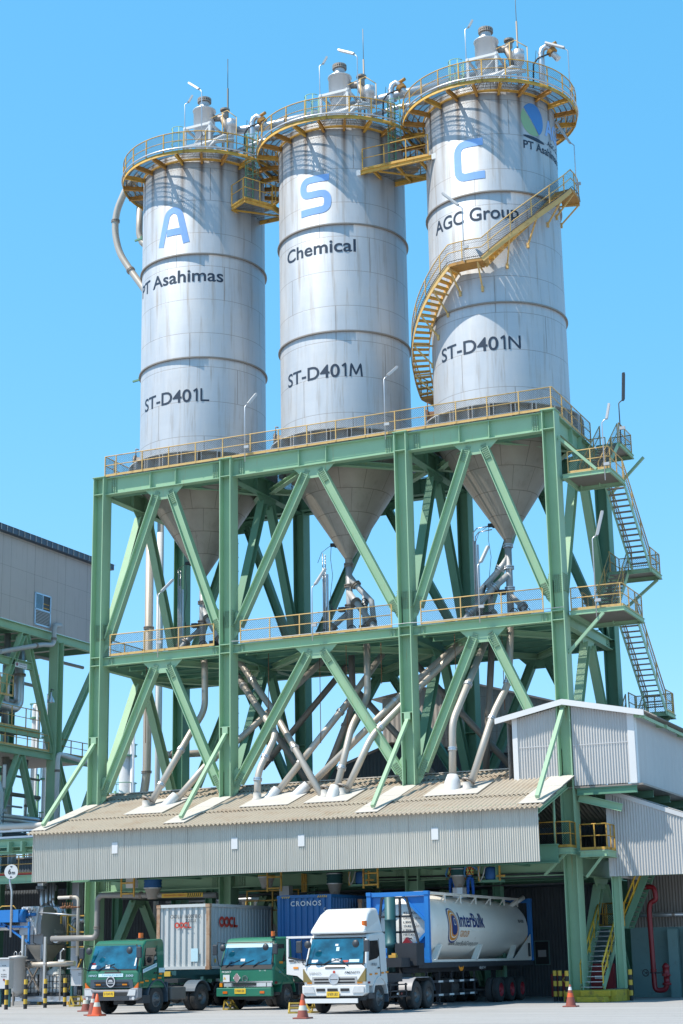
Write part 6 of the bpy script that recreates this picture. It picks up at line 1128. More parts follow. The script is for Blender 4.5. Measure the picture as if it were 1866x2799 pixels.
def trailer(lb, cx, y0, y1, z, axles, rim, wheels_x=1.08, guards=False, mat='chassis'):
    t_ = thing('semi_trailer', lb, 'trailer', (cx, (y0+y1)/2, 0), 'semi-trailers'); mb = MB()
    for s in (-1, 1): mb.box((cx+s*.5, (y0+y1)/2, z-.2), (.14, y1-y0, .38)); mb.box((cx+s*1.22, (y0+y1)/2, z-.1), (.1, y1-y0, .2))
    k = y0+.1
    while k < y1: mb.box((cx, k, z-.1), (2.5, .12, .16)); k += 1.6
    mb.build('chassis_frame', mat, t_)
    for y in axles:
        for s in (-1, 1): wheel(t_, cx+s*wheels_x, y, .52, .52, .28, s, rim, True)
        MB().tube([(cx-1, y, .52), (cx+1, y, .52)], .07, 8).build('axle', 'dark', t_)
    lg = MB()
    for s in (-1, 1): lg.box((cx+s*.85, y0+3.0, .75), (.14, .14, 1.1)); lg.box((cx+s*.85, y0+3.0, .1), (.3, .3, .05))
    build_each(lg, 'landing_leg', mat, t_)
    if guards:
        for s in (-1, 1):
            g_ = MB()
            for zz in (.46, .98): g_.box((cx+s*1.13, (y0+7.4)/1-3.6+.2, zz), (.05, 5.6, .09))
            for q in range(5): g_.box((cx+s*1.1, y0+1.2+q*1.35, .85), (.06, .06, 1.0))
            build_each(g_, 'side_guard', mat, t_); mk = MB()
            for q in range(5):
                for zz in (.46, .98): mk.box((cx+s*1.16, y0+1.35+q*1.2, zz), (.012, .5, .075))
            build_each(mk, 'reflective_strip', 'white', t_)
    return t_
tr3 = trailer('long dark semi-trailer with red wheel rims under the tank container', 19.5, -9.2, 4.9, 1.72, (-.1, 1.35, 2.75), 'rimred', 1.28, True); MB().tube([(20.2, -5.2, .72), (20.2, -4.3, .72)], .36, 20).build('spare_wheel', 'tyre', tr3); flat(fit(text2d('NB JKT 47', 1, 0, 0), .75, .14), (20.783, -2.4, 1.42), (0, 1, 0), (0, 0, 1)).build('lettering', 'white', tr3); em = MB()
for s in (-1, 1): em.prism([(0, 0), (s*.28, .12), (s*.22, -.02), (s*.05, -.1)], (20.782, -4.6, 1.45), (0, 1, 0), (0, 0, 1), (.008, 0, 0))
em.cyl((20.782, -4.6, 1.45), .08, .012, 12, (1, 0, 0)); em.build('winged_emblem', 'orange', tr3)
trailer('teal-black semi-trailer under the white container', 8.85, -9.6, -.4, 1.58, (-3.4, -2.0), 'rim', 1.08, False, 'tealdark'); trailer('dark semi-trailer under the blue container', 12.9, -6.0, 3.2, 1.62, (-.5, 1.0), 'rim'); trailer('dark semi-trailer in shade under the half-hidden container', 16.0, -2.0, 4.6, 1.62, (.2, 2.6), 'rim')
MB().box((8.9, -9.55, 1.45), (1.9, .14, .2)).build('yellow_plate', 'plinthy', [o for o in bpy.data.objects if o.name == 'semi_trailer.001'][0])
# tank container
tk = thing('tank_container', 'cream tank container with blue end frames, lettering and roof walkway', 'tank container', (19.4, -1.5, 1.73)); tx, tz, tr_ = 19.4, 3.11, 1.33
MB().lathe((tx, -7.72, tz), [(0, 0), (.6, .03), (1.0, .13), (1.2, .28), (1.29, .48), (tr_, .75), (tr_, 12.0), (1.29, 12.25), (1.2, 12.42), (1.0, 12.54), (.6, 12.62), (0, 12.64)], 56, (0, 1, 0)).build('tank_shell', 'tank', tk)
def endframe(y, full=True):
    mb = MB(); x0, x1, z0, z1 = 18.05, 20.74, 1.73, 4.5
    for x in (x0+.09, x1-.09): mb.box((x, y, (z0+z1)/2), (.18, .2, z1-z0))
    for z in (z0+.08, z1-.09): mb.box(((x0+x1)/2, y, z), (x1-x0-.36, .17, .17))
    for sx, x in ((1, x0+.18), (-1, x1-.18)):
        for sz, z in ((1, z0+.16), (-1, z1-.18)):
            if not full: continue
            mb.bar((x, y, z+sz*.95), (x+sx*.95, y, z), .16, .1, (0, 1, 0)); mb.prism([(0, 0), (.95, 0), (0, .95)], (x, y+.03, z), (sx, 0, 0), (0, 0, sz), (0, .03, 0))
    f = mb.build('end_frame', 'bluedeep', tk); cc = MB()
    for x in (x0+.09, x1-.09):
        for z in (z0+.06, z1-.06): cc.box((x, y-.01, z), (.2, .24, .14))
    build_each(cc, 'corner_casting', 'bluedeep', f); return f
endframe(-7.88); endframe(5.0, False)
for y in (-7.4, -2.65, 1.9): 
    mb = MB()
    for s in (-1, 1): mb.prism([(0, 1.73), (.86, 2.42), (1.0, 2.42), (.22, 1.73)], (tx+s*1.06, y, 0), (0, 1, 0), (0, 0, 1), (s*.24, 0, 0))
    build_each(mb, 'saddle', 'tank', tk)
mb = MB()
for s in (-1, 1): mb.box((tx+s*1.2, -1.45, 1.78), (.2, 12.4, .1)); mb.prism([(0, 1.75), (2.6, 1.75), (2.6, 2.9)], (tx+s*1.28, 2.25, 0), (0, 1, 0), (0, 0, 1), (s*.03, 0, 0))
build_each(mb, 'base_rail', 'tank', tk); MB().box((20.76, 4.45, 2.2), (.03, .22, .6)).build('document_box', 'dark', tk)
wk = MB()
for x, z in ((20.42, 4.44), (20.02, 4.46)): wk.bar((x, -7.7, z), (x, 4.2, z), .05, .05, (0, 0, 1))
wk.bar((20.22, -7.7, 4.50), (20.22, 4.2, 4.50), .42, .03, (1, 0, 0))
for k in range(7): y = -7.2+k*1.85; wk.bar((20.42, y, 4.4), (20.05, y, 3.95), .05, .04, (0, 1, 0)); wk.bar((20.45, y, 4.46), (20.45, y, 4.12), .05, .04, (0, 1, 0)); wk.bar((20.45, y, 4.14), (20.2, y+.5, 4.44), .04, .04, (0, 1, 0))
wk.build('roof_walkway', 'tank', tk); MB().tube([(20.1, 3.6, 4.1), (20.55, 4.5, 4.55)], .11, 12).build('vent_tube', 'tank', tk)
for k in range(6): MB().lathe((tx, -6.4+k*1.95, tz), [(tr_+.004, 0), (tr_+.012, .03), (tr_+.004, .06)], 56, (0, 1, 0)).build('weld_band', 'tank', tk)
for k in range(13): a = R(-5); MB().box((tx+(tr_+.004)*math.cos(a), -6.2+k*.85, tz+tr_*math.sin(a)), (.012, .62, .06)).build('bracket_strip', 'tank', tk)
def twrap(vf, y0, z0, mat, r=tr_+.022, nm='lettering'):
    vs, fs = vf; a0 = math.asin((z0-tz)/tr_); MB().add([(tx+r*math.cos(a0+y/r), y0+x, tz+r*math.sin(a0+y/r)) for x, y in vs], fs).build(nm, mat, tk)
def blob(w, h, k=.42):
    P = []
    for i in range(40):
        a = 2*PI*i/40; x, y = math.cos(a), math.sin(a); x = math.copysign(abs(x)**.75, x); y = math.copysign(abs(y)**.8, y); P.append((x*w/2*(1-.12*y), y*h/2-(x < 0)*0))
    return slab([(p[0]-.06*p[1], p[1]) for p in P], 9, .08)
def ssc(vf, dx, dy): return [(p[0]+dx, p[1]+dy) for p in vf[0]], vf[1]
M['navy'] = pm('navy_print', (.012, .035, .17), .45, 0, .08, 3); M['orangeprint'] = pm('orange_print', (.60, .23, .03), .5, 0, .08, 3)
for k, (w_, h_, m_, dx) in enumerate(((1.18, 1.46, 'navy', 0), (1.08, 1.34, 'tank', 0), (1.0, 1.26, 'orangeprint', 0), (.80, 1.04, 'tank', .04), (.72, .95, 'orangeprint', .05), (.60, .80, 'navy', .07), (.24, .30, 'tank', .13), (.17, .22, 'navy', .13))): twrap(ssc(blob(w_, h_), dx+.02, (.0 if k < 6 else .14)), -5.22, 3.20, m_, tr_+.018+.004*k)
twrap(fit(text2d('InterBulk', 1, .012, .5, ystep=.08), 3.05, .62), -4.5, 3.14, 'navy'); twrap(fit(text2d('GROUP', 1, .0, .5, ystep=.2), 1.05, .26), -4.4, 2.74, 'orangeprint'); twrap(fit(text2d('www.InterBulkGroup.com', 1, .0, .5, 'LEFT', .25, ystep=.2), 3.45, .27), -5.42, 2.40, 'blackprint')
twrap(fit(text2d('IBBU 452000', 1, .02, .2), .75, .14), 3.15, 3.4, 'blackprint'); twrap(slab([(0, 0), (.34, 0), (.17, .36)], .1), 4.1, 2.5, 'orangeprint')
for k, (s_, w_) in enumerate((('452000 [6]', .9), ('GROSS  KGS', .8), ('  LBS', .35), ('TARE  KGS', .7), ('  LBS', .35), ('NET KGS', .6), ('CU.M.', .4), ('CU.FT.', .45))):
    flat(fit(text2d(s_, 1, .01, 0), w_, .13 if k == 0 else .085), (19.55, -7.76, 3.62-k*.16-.04*(k > 0)), (1, 0, 0), (0, 0, 1)).build('lettering', 'blackprint', tk)
# hydraulic mast with guard frame behind the white cab
hm = thing('tipping_mast', 'dark hydraulic cylinder with a black guard frame between white cab and tank container', 'mast', (19.6, -9.3, 1.3)); mb = MB(); mb.lathe((19.62, -9.25, 0), [(.16, 1.4), (.16, 2.3), (.26, 2.32), (.26, 2.5), (.225, 2.52), (.225, 3.35), (.235, 3.36), (.235, 3.4), (.22, 3.41), (.22, 4.25), (0, 4.27)], 22); mb.build('cylinder', 'tealdark', hm); mb = MB()
for p, q in (((19.25, -9.2, 4.22), (20.3, -9.2, 4.22)), ((20.3, -9.2, 4.22), (20.78, -9.2, 2.45)), ((20.02, -9.2, 4.2), (20.02, -9.2, 2.4)), ((19.25, -9.2, 4.22), (19.0, -9.2, 2.4)), ((19.2, -9.2, 3.5), (20.5, -9.2, 3.5)), ((19.1, -9.2, 2.9), (20.65, -9.2, 2.9))): mb.bar(p, q, .10, .08, (0, 1, 0))
build_each(mb, 'guard_frame', 'chassis', hm); mb = MB(); mb.box((20.35, -9.1, 2.05), (.9, .8, .85)); mb.box((19.4, -10.0, 1.75), (2.3, .9, .35)); mb.build('tool_box', 'chassis', hm); MB().prism([(-.18, 0), (.18, 0), (.0, .22)], (20.3, -9.3, 2.48), (1, 0, 0), (0, 0, 1), (0, .25, 0)).build('red_cover', 'red', hm); mb = MB(); mb.box((20.1, -10.2, 1.98), (.3, .2, .1)); mb.box((20.15, -10.2, 2.06), (.16, .14, .08)); build_each(mb, 'yellow_gloves', 'yellow', hm)
# ------------------------------------------------------------- cones and chocks
M['coneorange'] = pm('cone_orange', (.62, .10, .03), .55, 0, .12, 4, (.28, .09, .05), .5); M['coneold'] = pm('cone_faded', (.26, .07, .05), .65, 0, .15, 4, (.16, .06, .05), .5); M['band'] = pm('reflective_band', (.55, .54, .46), .5, 0, .08, 5, (.3, .25, .2), .4)
def cone(x, y, lb, spec, h=.88, K=.86):
    t_ = thing('traffic_cone', lb, 'traffic cone', (x, y, 0), 'traffic cones'); r = lambda z: .215*(1-z/h)+.035*(z/h)
    MB().box((x, y, .025), (.52, .52, .05)).build('base', spec[0][2], t_, bevel=.01)
    for z0, z1, m in spec: MB().lathe((x, y, 0), [(r(z0)*.92, .05+z0*K), (r(z1)*.92, .05+z1*K)]+([(0, .05+z1*K)] if z1 > h-.01 else []), 22).build('cone_band', m, t_)
A_ = [(0, .3, 'coneold'), (.3, .48, 'band'), (.48, .68, 'coneold'), (.68, .8, 'white'), (.8, .88, 'coneold')]; B_ = [(0, .34, 'coneorange'), (.34, .52, 'band'), (.52, .88, 'coneorange')]
cone(6.35, -10.5, 'faded traffic cone with two pale bands, left of the cone pair by the green lorry', A_); cone(9.93, -15.55, 'dull orange traffic cone half hidden behind the brighter one', [(0, .5, 'coneold'), (.5, .66, 'band'), (.66, .88, 'coneold')]); cone(10.45, -16.1, 'bright orange traffic cone with one pale band, front of the pair by the green lorry', B_); cone(20.7, -19.5, 'traffic cone with orange and white bands standing alone before the white lorry', [(0, .26, 'coneold'), (.26, .44, 'band'), (.44, .64, 'coneorange'), (.64, .88, 'coneold')]); cone(26.4, -7.8, 'traffic cone standing alone before the yellow plinth', [(0, .36, 'coneold'), (.36, .54, 'coneorange'), (.54, .66, 'coneold'), (.66, .8, 'white'), (.8, .9, 'coneold')], .9)
M['choky'] = pm('worn_yellow', (.42, .30, .05), .65, 0, .2, 3, (.10, .09, .05), .62)
def chock(x, y, rz, lb, s=1.0):
    t_ = thing('wheel_chock', lb, 'wheel chock', (0, 0, 0), 'wheel chocks'); mb = MB()
    for sx in (-.22, .22):
        for p, q in (((sx, -.2, .03), (sx, .2, .03)), ((sx, -.2, .03), (sx, .12, .38)), ((sx, .2, .03), (sx, .12, .38))): mb.bar(p, q, .05, .05, (1, 0, 0))
    for yy, zz in ((-.2, .03), (.2, .03), (.12, .36), (-.04, .2)): mb.bar((-.24, yy, zz), (.24, yy, zz), .06, .06, (0, 0, 1))
    mb.build('frame', 'choky', t_); MB().bar((-.2, -.14, .1), (-.2, .1, .33), .02, .06, (1, 0, 0)); t_.location = (x, y, 0); t_.rotation_euler = (0, 0, rz); t_.scale = (s, s, s)
chock(12.45, -9.2, R(80), 'yellow metal wheel chock at the front wheel of the older green lorry'); chock(17.72, -14.0, R(20), 'olive metal wheel chock behind the lone middle cone, left of its twin'); chock(18.15, -13.5, R(70), 'yellow metal wheel chock beside the white lorry wheel'); chock(.95, -2.9, R(60), 'yellow wheel chock beside the bollards at the left', 1.2)
# ------------------------------------------------------------- loading spouts, hoists and girders under the canopy
M['fabric_teal'] = pm('teal_bellows', (.02, .10, .11), .75, 0, .25, 4); M['fabric_blue'] = pm('blue_bellows', (.02, .11, .32), .7, 0, .2, 4); M['fabric_yel'] = pm('yellow_bellows', (.36, .26, .06), .75, 0, .2, 4); M['canvas'] = pm('stained_canvas', (.30, .27, .24), .8, 0, .15, 3, (.30, .12, .04), .55); M['conerust'] = pm('rust_white_cone', (.36, .34, .31), .6, 0, .1, 3, (.28, .10, .03), .62)
def spout(x, y, zt, zb, lb, mats, r=.36, foot=True, ct=None):
    t_ = thing('loading_spout', lb, 'loading spout', (x, y, zb), 'loading spouts under the canopy'); h = zt-zb-.55; n = len(mats)
    for k, m in enumerate(mats):
        z1 = zt-h*k/n; z0 = zt-h*(k+1)/n; P = []; q = 3
        for i in range(q): a = z0+(z1-z0)*i/q; b_ = (z1-z0)/q; P += [(r*.96, a), (r*1.04, a+b_*.5)]
        P.append((r*.96, z1)); MB().lathe((x, y, 0), P, 26).build('bellows', m, t_); MB().lathe((x, y, z0), [(r, -.015), (r*1.08, -.015), (r*1.08, .025), (r, .025)], 26, smooth=False).build('hoop', 'galv', t_)
    MB().lathe((x, y, 0), [(r*.95, zb+.55), (r*.62, zb+.14), (r*.60, zb+.05), (0, zb+.05)], 26).build('outlet_cone', ct or 'conerust', t_); return t_
spout(19.2, -.3, 6.6, 4.86, 'teal bellows spout lowered between the two workers onto the tank', ['fabric_teal', 'dark', 'fabric_teal', 'fabric_teal']); hp = thing('hatch_collar', 'grey galvanised hatch collar on the tank roof under the teal spout', 'hatch', (19.2, -.3, 4.4)); MB().cyl((19.2, -.3, 4.36), .33, .54, 8).build('collar', 'galv', hp)
spout(13.1, -.3, 6.6, 4.72, 'dark teal bellows spout above the blue container', ['fabric_teal', 'dark', 'fabric_teal']); spout(9.95, -1.0, 6.5, 5.1, 'dull yellow bellows spout above the white container', ['fabric_yel', 'fabric_yel'], .4); spout(3.85, -1.0, 6.6, 4.8, 'blue bellows spout with a stained canvas sock at the left', ['fabric_teal', 'fabric_blue', 'fabric_blue'], .42, True, 'canvas')
def hoist(x, y, z, lb):
    t_ = thing('hoist', lb, 'hoist', (x, y, z), 'hoists under the canopy'); MB().lathe((x, y, 0), [(0, z+.06), (.26, z+.06), (.3, z+.15), (.28, z+.55), (.2, z+.62), (0, z+.62)], 20).build('motor_drum', 'fabric_blue', t_); mb = MB(); mb.box((x, y, z), (1.0, .6, .1)); mb.box((x+.32, y-.2, z+.42), (.12, .12, .95)); build_each(mb, 'bracket', 'green2', t_); f = MB()
    for sx in (-.48, .48): f.box((x+sx, y-.3, z+.45), (.07, .07, .9))
    f.box((x, y-.3, z+.86), (1.1, .07, .07)); f.box((x+.52, y-.3, z+.2), (.4, .06, .08)); f.box((x+.52, y-.3, z+.75), (.4, .06, .08)); build_each(f, 'guard_frame', 'yellow', t_); MB().tube([(x-.1, y-.3, z+.9), (x-.3, y-.32, z+.2), (x-.42, y-.32, z), (x-.5, y-.32, z+.3), (x-.35, y-.32, z+.9)], .03, 6).build('hose', 'grey', t_)
hoist(20.85, -.6, 5.12, 'blue hoist in a yellow frame right of the workers'); hoist(14.6, -.6, 5.15, 'blue hoist in a yellow frame above the blue container end')
lf = thing('loading_platform', 'dark green loading girders and yellow guard frames hanging under the canopy', 'platform', (12, 1.5, 5.2))
for y, z in ((-1.4, 6.15), (2.6, 5.6)): MB().hbeam((-.4, y, z), (24.2, y, z), .8, .35, (0, 0, 1)).build('girder', 'green2', lf)
for x in (1.6, 5.6, 9.0, 12.0, 15.6, 18.0, 22.2): MB().hbeam((x, -1.4, 5.95), (x, 4.5, 5.95), .4, .25, (0, 0, 1)).build('cross_beam', 'green2', lf)
for x, y in ((5.0, 2.6), (10.6, 2.6), (14.0, 2.6), (20.0, 2.6)): MB().hbeam((x, y, 0), (x, y, 5.3), .4, .4, (1, 0, 0)).build('post', 'green2', lf)
MB().box((12, 4.0, 5.05), (24.0, 3.2, .06)).build('floor_plate', 'dark', lf)
for x0, x1, y, z in ((8.3, 11.0, .2, 4.2), (11.2, 11.4, .2, 5.0)): 
    mb = MB(); 
    for x in (x0, (x0+x1)/2, x1): mb.box((x, y, z+.45), (.07, .07, .95))
    for zz in (z+.9, z+.45, z): mb.box(((x0+x1)/2, y, zz), (x1-x0, .06, .06))
    build_each(mb, 'guard_frame', 'yellow', lf)
for x in (3.0, 10.8, 15.6): 
    mb = MB()
    for dx in (-.35, .35): mb.box((x+dx, -1.9, 5.6), (.07, .07, 1.3))
    for z in (5.1, 5.6, 6.1): mb.box((x, -1.9, z), (.75, .06, .07))
    build_each(mb, 'guard_frame', 'yellow', lf)
MB().box((10.6, -.3, 5.0), (.5, .4, .5)).build('control_box', 'grey', lf); MB().box((3.05, -1.6, 5.65), (.5, .3, .55)).build('control_box', 'white', lf)
for z in (5.35, 5.5): MB().tube([(15, .3, z), (24, .3, z-.1)], .04, 6).build('service_pipe', 'dark', lf)
M['dull'] = pm('dull_grey_pipe', (.27, .26, .25), .5, .2, .15, 1.2, (.14, .11, .08), .45)
# low grey pipe across the left bay, with striped warning band and lettered board
pipe([(-1.9, -.9, 3.13), (.55, -.9, 3.13), (.70, -.9, 3.3), (.70, -.9, 4.95), (.9, -.9, 5.12), (7.3, -.9, 4.93)], .137, 'grey pipe rising in an elbow and crossing the left bay, carrying a yellow warning board', 'dull', (.27, .62), smooth=.3, name='service_pipe'); wb = thing('warning_board', 'yellow lettered warning board with striped band on the low pipe', 'sign', (5.2, -1.1, 4.9)); MB().box((5.1, -1.09, 4.98), (1.4, .03, .19)).build('board', 'plinthy', wb); flat(fit(text2d('PERHATIAN KEPALA TERBENTUR', 1, 0, 0), 1.2, .09), (4.52, -1.112, 4.94), (1, 0, 0), (0, 0, 1)).build('lettering', 'rough_red', wb); st_ = MB()
for k in range(7): st_.prism([(0, -.09), (.04, -.09), (.10, .09), (.06, .09)], (5.78+k*.11, -1.085, 4.97), (1, 0, 0), (0, 0, 1), (0, .02, 0))
build_each(st_, 'stripe', 'black', wb); MB().box((6.18, -1.062, 4.97), (.86, .02, .2)).build('stripe_back', 'plinthy', wb)
# ------------------------------------------------------------- height-limit sign
sg = thing('height_sign', 'round white 6 m height-limit sign at the left end of the canopy', 'sign', (-2.2, -4, 4.5)); sgc = V((-2.2, -4, 6.23)); sn = V((.25, -.97, 0)).normalized(); sx = V((.97, .25, 0)).normalized()
MB().lathe(sgc, [(0, .015), (.34, .015), (.345, 0), (.34, -.015), (0, -.015)], 32, sn, False).build('disc', 'white', sg)
for s_, x, h in (('6', -.15, .26), ('m', .03, .12)):
    vs, fs = fit(text2d(s_, 1, .03, 0), .15 if s_ == '6' else .17, None); y0 = min(p[1] for p in vs); y1 = max(p[1] for p in vs); MB().add([sgc+sn*.022+sx*(x+p[0])+V((0, 0, -.12+(p[1]-y0)*h/(y1-y0))) for p in vs], fs).build('lettering', 'blackprint', sg)
for k in (1, -1): MB().prism([(-.07, .27*k), (.07, .27*k), (0, .19*k)] if k > 0 else [(-.07, -.27), (0, -.19), (.07, -.27)], sgc+sn*.022, sx, (0, 0, 1), sn*.004).build('arrow', 'blackprint', sg)
MB().tube([(-2.2, -3.9, 3.2), (-2.2, -3.9, 5.3), (-2.3, -3.93, 5.75), (-2.3, -3.95, 6.0)], .05, 8).build('post', 'galv', sg)
# ------------------------------------------------------------- pipe bridge, conveyor and equipment at the lower left
pb = thing('pipe_bridge', 'green pipe bridge with cable trays at the left edge below the plant building', 'pipe bridge', (-6, 0, 7.4))
MB().hbeam((-12, 0, 7.9), (-3.6, 0, 7.9), .42, .3, (0, 0, 1)).build('beam', 'green', pb); MB().hbeam((-12, 1.6, 7.9), (-1.5, 1.6, 7.9), .42, .3, (0, 0, 1)).build('beam', 'green2', pb); MB().hbeam((-12, .1, 7.45), (-3.6, .1, 7.45), .18, .25, (0, 0, 1)).build('beam', 'green', pb)
for z in (8.52, 8.2): MB().box((-7.6, .2, z), (8.6, .5, .1)).build('cable_tray', 'galv', pb)
for x in (-11, -9.5, -8, -6.5, -5, -4.2): MB().box((x, .3, 7.7), (.12, 1.4, .5)).build('bracket', 'green', pb)
MB().hbeam((-7.5, .8, 0), (-7.5, .8, 7.6), .4, .4, (1, 0, 0)).build('column', 'green2', pb)
pipe([(-13, -.1, 8.76), (-2.5, -.1, 8.72), (-.9, 1.2, 8.72)], .15, 'long pale pipe lying on the pipe bridge at the left', 'flash', (.85,), name='service_pipe')
dk = thing('side_deck', 'green deck with yellow rails behind the height sign', 'deck', (-5, 2.5, 6.4)); MB().hbeam((-12, 1.0, 6.15), (-1.3, 1.0, 6.15), .4, .25, (0, 0, 1)).build('beam', 'green', dk); MB().box((-16.3, 8.2, 6.36), (30, 14.4, .06)).build('floor_plate', 'dark', dk); railing(dk, [(-12, 1.1, 6.4), (-1.4, 1.1, 6.4)], 'cream', .95, 1.3, net=False); MB().box((-5, .98, 6.42), (6.5, .04, .09)).build('red_cable', 'rough_red', dk)  # floor plate stretched out of view to shade the hall wall
for x in (-9, -4.4, -1.6): MB().hbeam((x, 4.6, 0), (x, 4.6, 6.2), .4, .4, (1, 0, 0)).build('column', 'green2', dk)
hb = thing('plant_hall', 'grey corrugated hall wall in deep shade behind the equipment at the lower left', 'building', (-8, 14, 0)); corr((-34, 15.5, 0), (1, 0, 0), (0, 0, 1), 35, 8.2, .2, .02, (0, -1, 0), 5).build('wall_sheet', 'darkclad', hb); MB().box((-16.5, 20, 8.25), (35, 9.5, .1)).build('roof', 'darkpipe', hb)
gp = thing('galvanised_post', 'pale galvanised box post at the left end of the canopy', 'post', (-3.65, 4, 0)); MB().box((-3.65, 4, 3.1), (.42, .42, 6.2)).build('shaft', 'galv', gp); MB().box((-3.65, 4, 4.9), (.46, .46, .05)).build('joint_band', 'galv', gp)
for k, (x, zb) in enumerate(((-4.9, 3.3), (-4.62, 3.6), (-4.38, 3.9), (-4.2, 4.3))):
    pipe([(x, 2.6, 6.1), (x, 2.6, 5.0), (x+.1, 2.6, 4.8), (-3.9+k*.12, 2.6, 4.72), (-3.8+k*.12, 2.6, 4.5), (-3.8+k*.12, 2.6, zb-.8)], (.13, .10, .07, .08)[k], '%s of the blue-grey lagged pipes dropping in a dog-leg by the galvanised post' % ('first', 'second', 'third', 'fourth')[k], 'galv', (.3, .6), name='plant_pipe', group='lagged pipes at the lower left')
pipe([(-2.6, 3.4, 4.1), (-3.3, 3.4, 4.1), (-3.45, 3.4, 3.9), (-3.45, 3.4, 3.2)], .17, 'lagged elbow pipe behind the galvanised post', 'galv', smooth=.3, name='plant_pipe')
bl = thing('blue_conveyor', 'bright blue enclosed conveyor on blue struts at the left edge', 'conveyor', (-5.6, 0, 2.9)); M['brightblue'] = pm('bright_blue_paint', (.015, .17, .50), .45, 0, .12, 2, (.03, .09, .2), .4)
MB().box((-6.35, .1, 4.3), (4.0, .7, .6)).build('trough', 'brightblue', bl); MB().lathe((-4.4, .1, 4.3), [(0, -.35), (.32, -.35), (.32, .25), (0, .25)], 20, (1, 0, 0)).build('drive', 'brightblue', bl); mb = MB()
for p, q in (((-5.5, .0, 4.0), (-3.8, .0, 2.95)), ((-8, .0, 3.9), (-3.85, .0, 3.75)), ((-3.85, 0, 2.95), (-3.85, 0, 4.0)), ((-5.45, 0, 4.0), (-7, 0, 3.0))): mb.bar(p, q, .11, .09, (0, 1, 0))
mb.build('strut', 'brightblue', bl); MB().box((-4.75, -.27, 4.3), (.12, .02, .62)).build('joint', 'steelpipe', bl); mb = MB(); mb.tube([(-5.9, .1, 4.6), (-5.6, .1, 4.8), (-4.9, .1, 4.8), (-4.7, .1, 4.6)], .03, 6); mb.build('grab_rail', 'yellow', bl); MB().tube([(-5.9, .3, 3.75), (-4.6, .3, 3.75)], .13, 12).build('return_roller', 'white', bl)
# dust collector
M['duct_grey'] = pm('housing_grey', (.27, .275, .29), .55, 0, .1, 1.2, (.18, .16, .14), .4, True)
dc = thing('dust_collector', 'grey dust collector with sloping housing and conical hopper on steel legs', 'dust collector', (-3.4, 1.2, .4)); DX = -2.35
mb = MB(); mb.prism([(.9, 4.75), (.55, 4.72), (.35, 3.95), (.35, 3.4), (.55, 3.4), (.55, 2.9), (2.5, 2.9), (2.5, 3.6), (1.4, 4.75)], (-4.45, 0, 0), (0, 1, 0), (0, 0, 1), (1.05, 0, 0)); mb.build('housing', 'duct_grey', dc); mb = MB(); mb.prism([(.28, 3.95), (.28, 3.38), (.60, 3.38), (.60, 4.76), (.50, 4.76)], (-4.62, 0, 0), (0, 1, 0), (0, 0, 1), (1.0, 0, 0)); mb.build('filter_hood', 'clad_trim', dc)
mb = MB(); c4 = [(-4.4, .55), (-3.42, .55), (-3.42, 2.5), (-4.4, 2.5)]; mb.add([(x, y, 2.88) for x, y in c4]+[(-3.98, 1.35, 1.75), (-3.8, 1.35, 1.75), (-3.8, 1.6, 1.75), (-3.98, 1.6, 1.75)], [(0, 1, 5, 4), (1, 2, 6, 5), (2, 3, 7, 6), (3, 0, 4, 7), (4, 5, 6, 7)]); mb.build('hopper', 'steelpipe', dc)
for x in (-4.42, -3.4):
    for y in (.55, 2.5): MB().hbeam((x, y, .4), (x, y, 2.9), .14, .14, (1, 0, 0), .012, .015).build('leg', 'galv' if y < 1 else 'darkpipe', dc)
mb = MB()
for p, q in (((-4.42, .52, .5), (-3.4, .52, 2.1)), ((-3.4, .52, .5), (-4.42, .52, 2.1)), ((-3.38, .55, .5), (-3.38, 2.5, 2.1)), ((-3.38, 2.5, .5), (-3.38, .55, 2.1)), ((-4.42, .52, 2.15), (-3.4, .52, 2.15))): mb.bar(p, q, .08, .05, (0, 1, 0))
mb.build('cross_brace', 'darkpipe', dc); mb = MB()
for k in range(6): x = -4.45+(k % 3)*.3; z = 4.62-(k//3)*.55; y = .42-(k//3)*.1; mb.lathe((x, y, z), [(.07, 0), (.09, .05), (.09, .12), (0, .13)], 10, (0, -1, .4)); mb.box((x, y-.15, z+.06), (.09, .08, .09))
build_each(mb, 'pulse_valve', 'white', dc); mb = MB()
for k in range(3): x = -4.4+k*.3; mb.tube([(x, .28, 4.6), (x-.1, .12, 4.4), (x, .15, 4.1)], .018, 5)
mb.tube([(-3.75, .28, 3.6), (-3.74, .22, 3.0), (-3.6, .3, 2.9)], .02, 5); build_each(mb, 'hose', 'black', dc); MB().box((-3.86, .3, 3.9), (.2, .1, .24)).build('junction_box', 'white', dc); MB().tube([(-4.55, .3, 4.36), (-3.7, .3, 4.36)], .08, 8).build('air_header', 'brightblue', dc)
stext(dc, 'Donaldson', 'white', -3.388, 1.55, 3.45, .8, .19, 1, .01); stext(dc, 'Torit', 'white', -3.388, 1.55, 3.3, .28, .09, 1); MB().tube([(-3.4, 1.5, 3.1), (-2.9, 1.2, 3.12), (-2.4, .2, 3.13)], .18, 14).build('inlet_duct', 'galv', dc); mb = MB(); mb.tube([(-3.6, .35, 4.45), (-1.2, .35, 4.25)], .035, 6); mb.build('air_pipe', 'galv', dc)
yl = thing('cat_ladder', 'bright yellow ladder frame with sloping stringer behind the dust collector', 'ladder', (-2.6, 1.5, .4)); mb = MB()
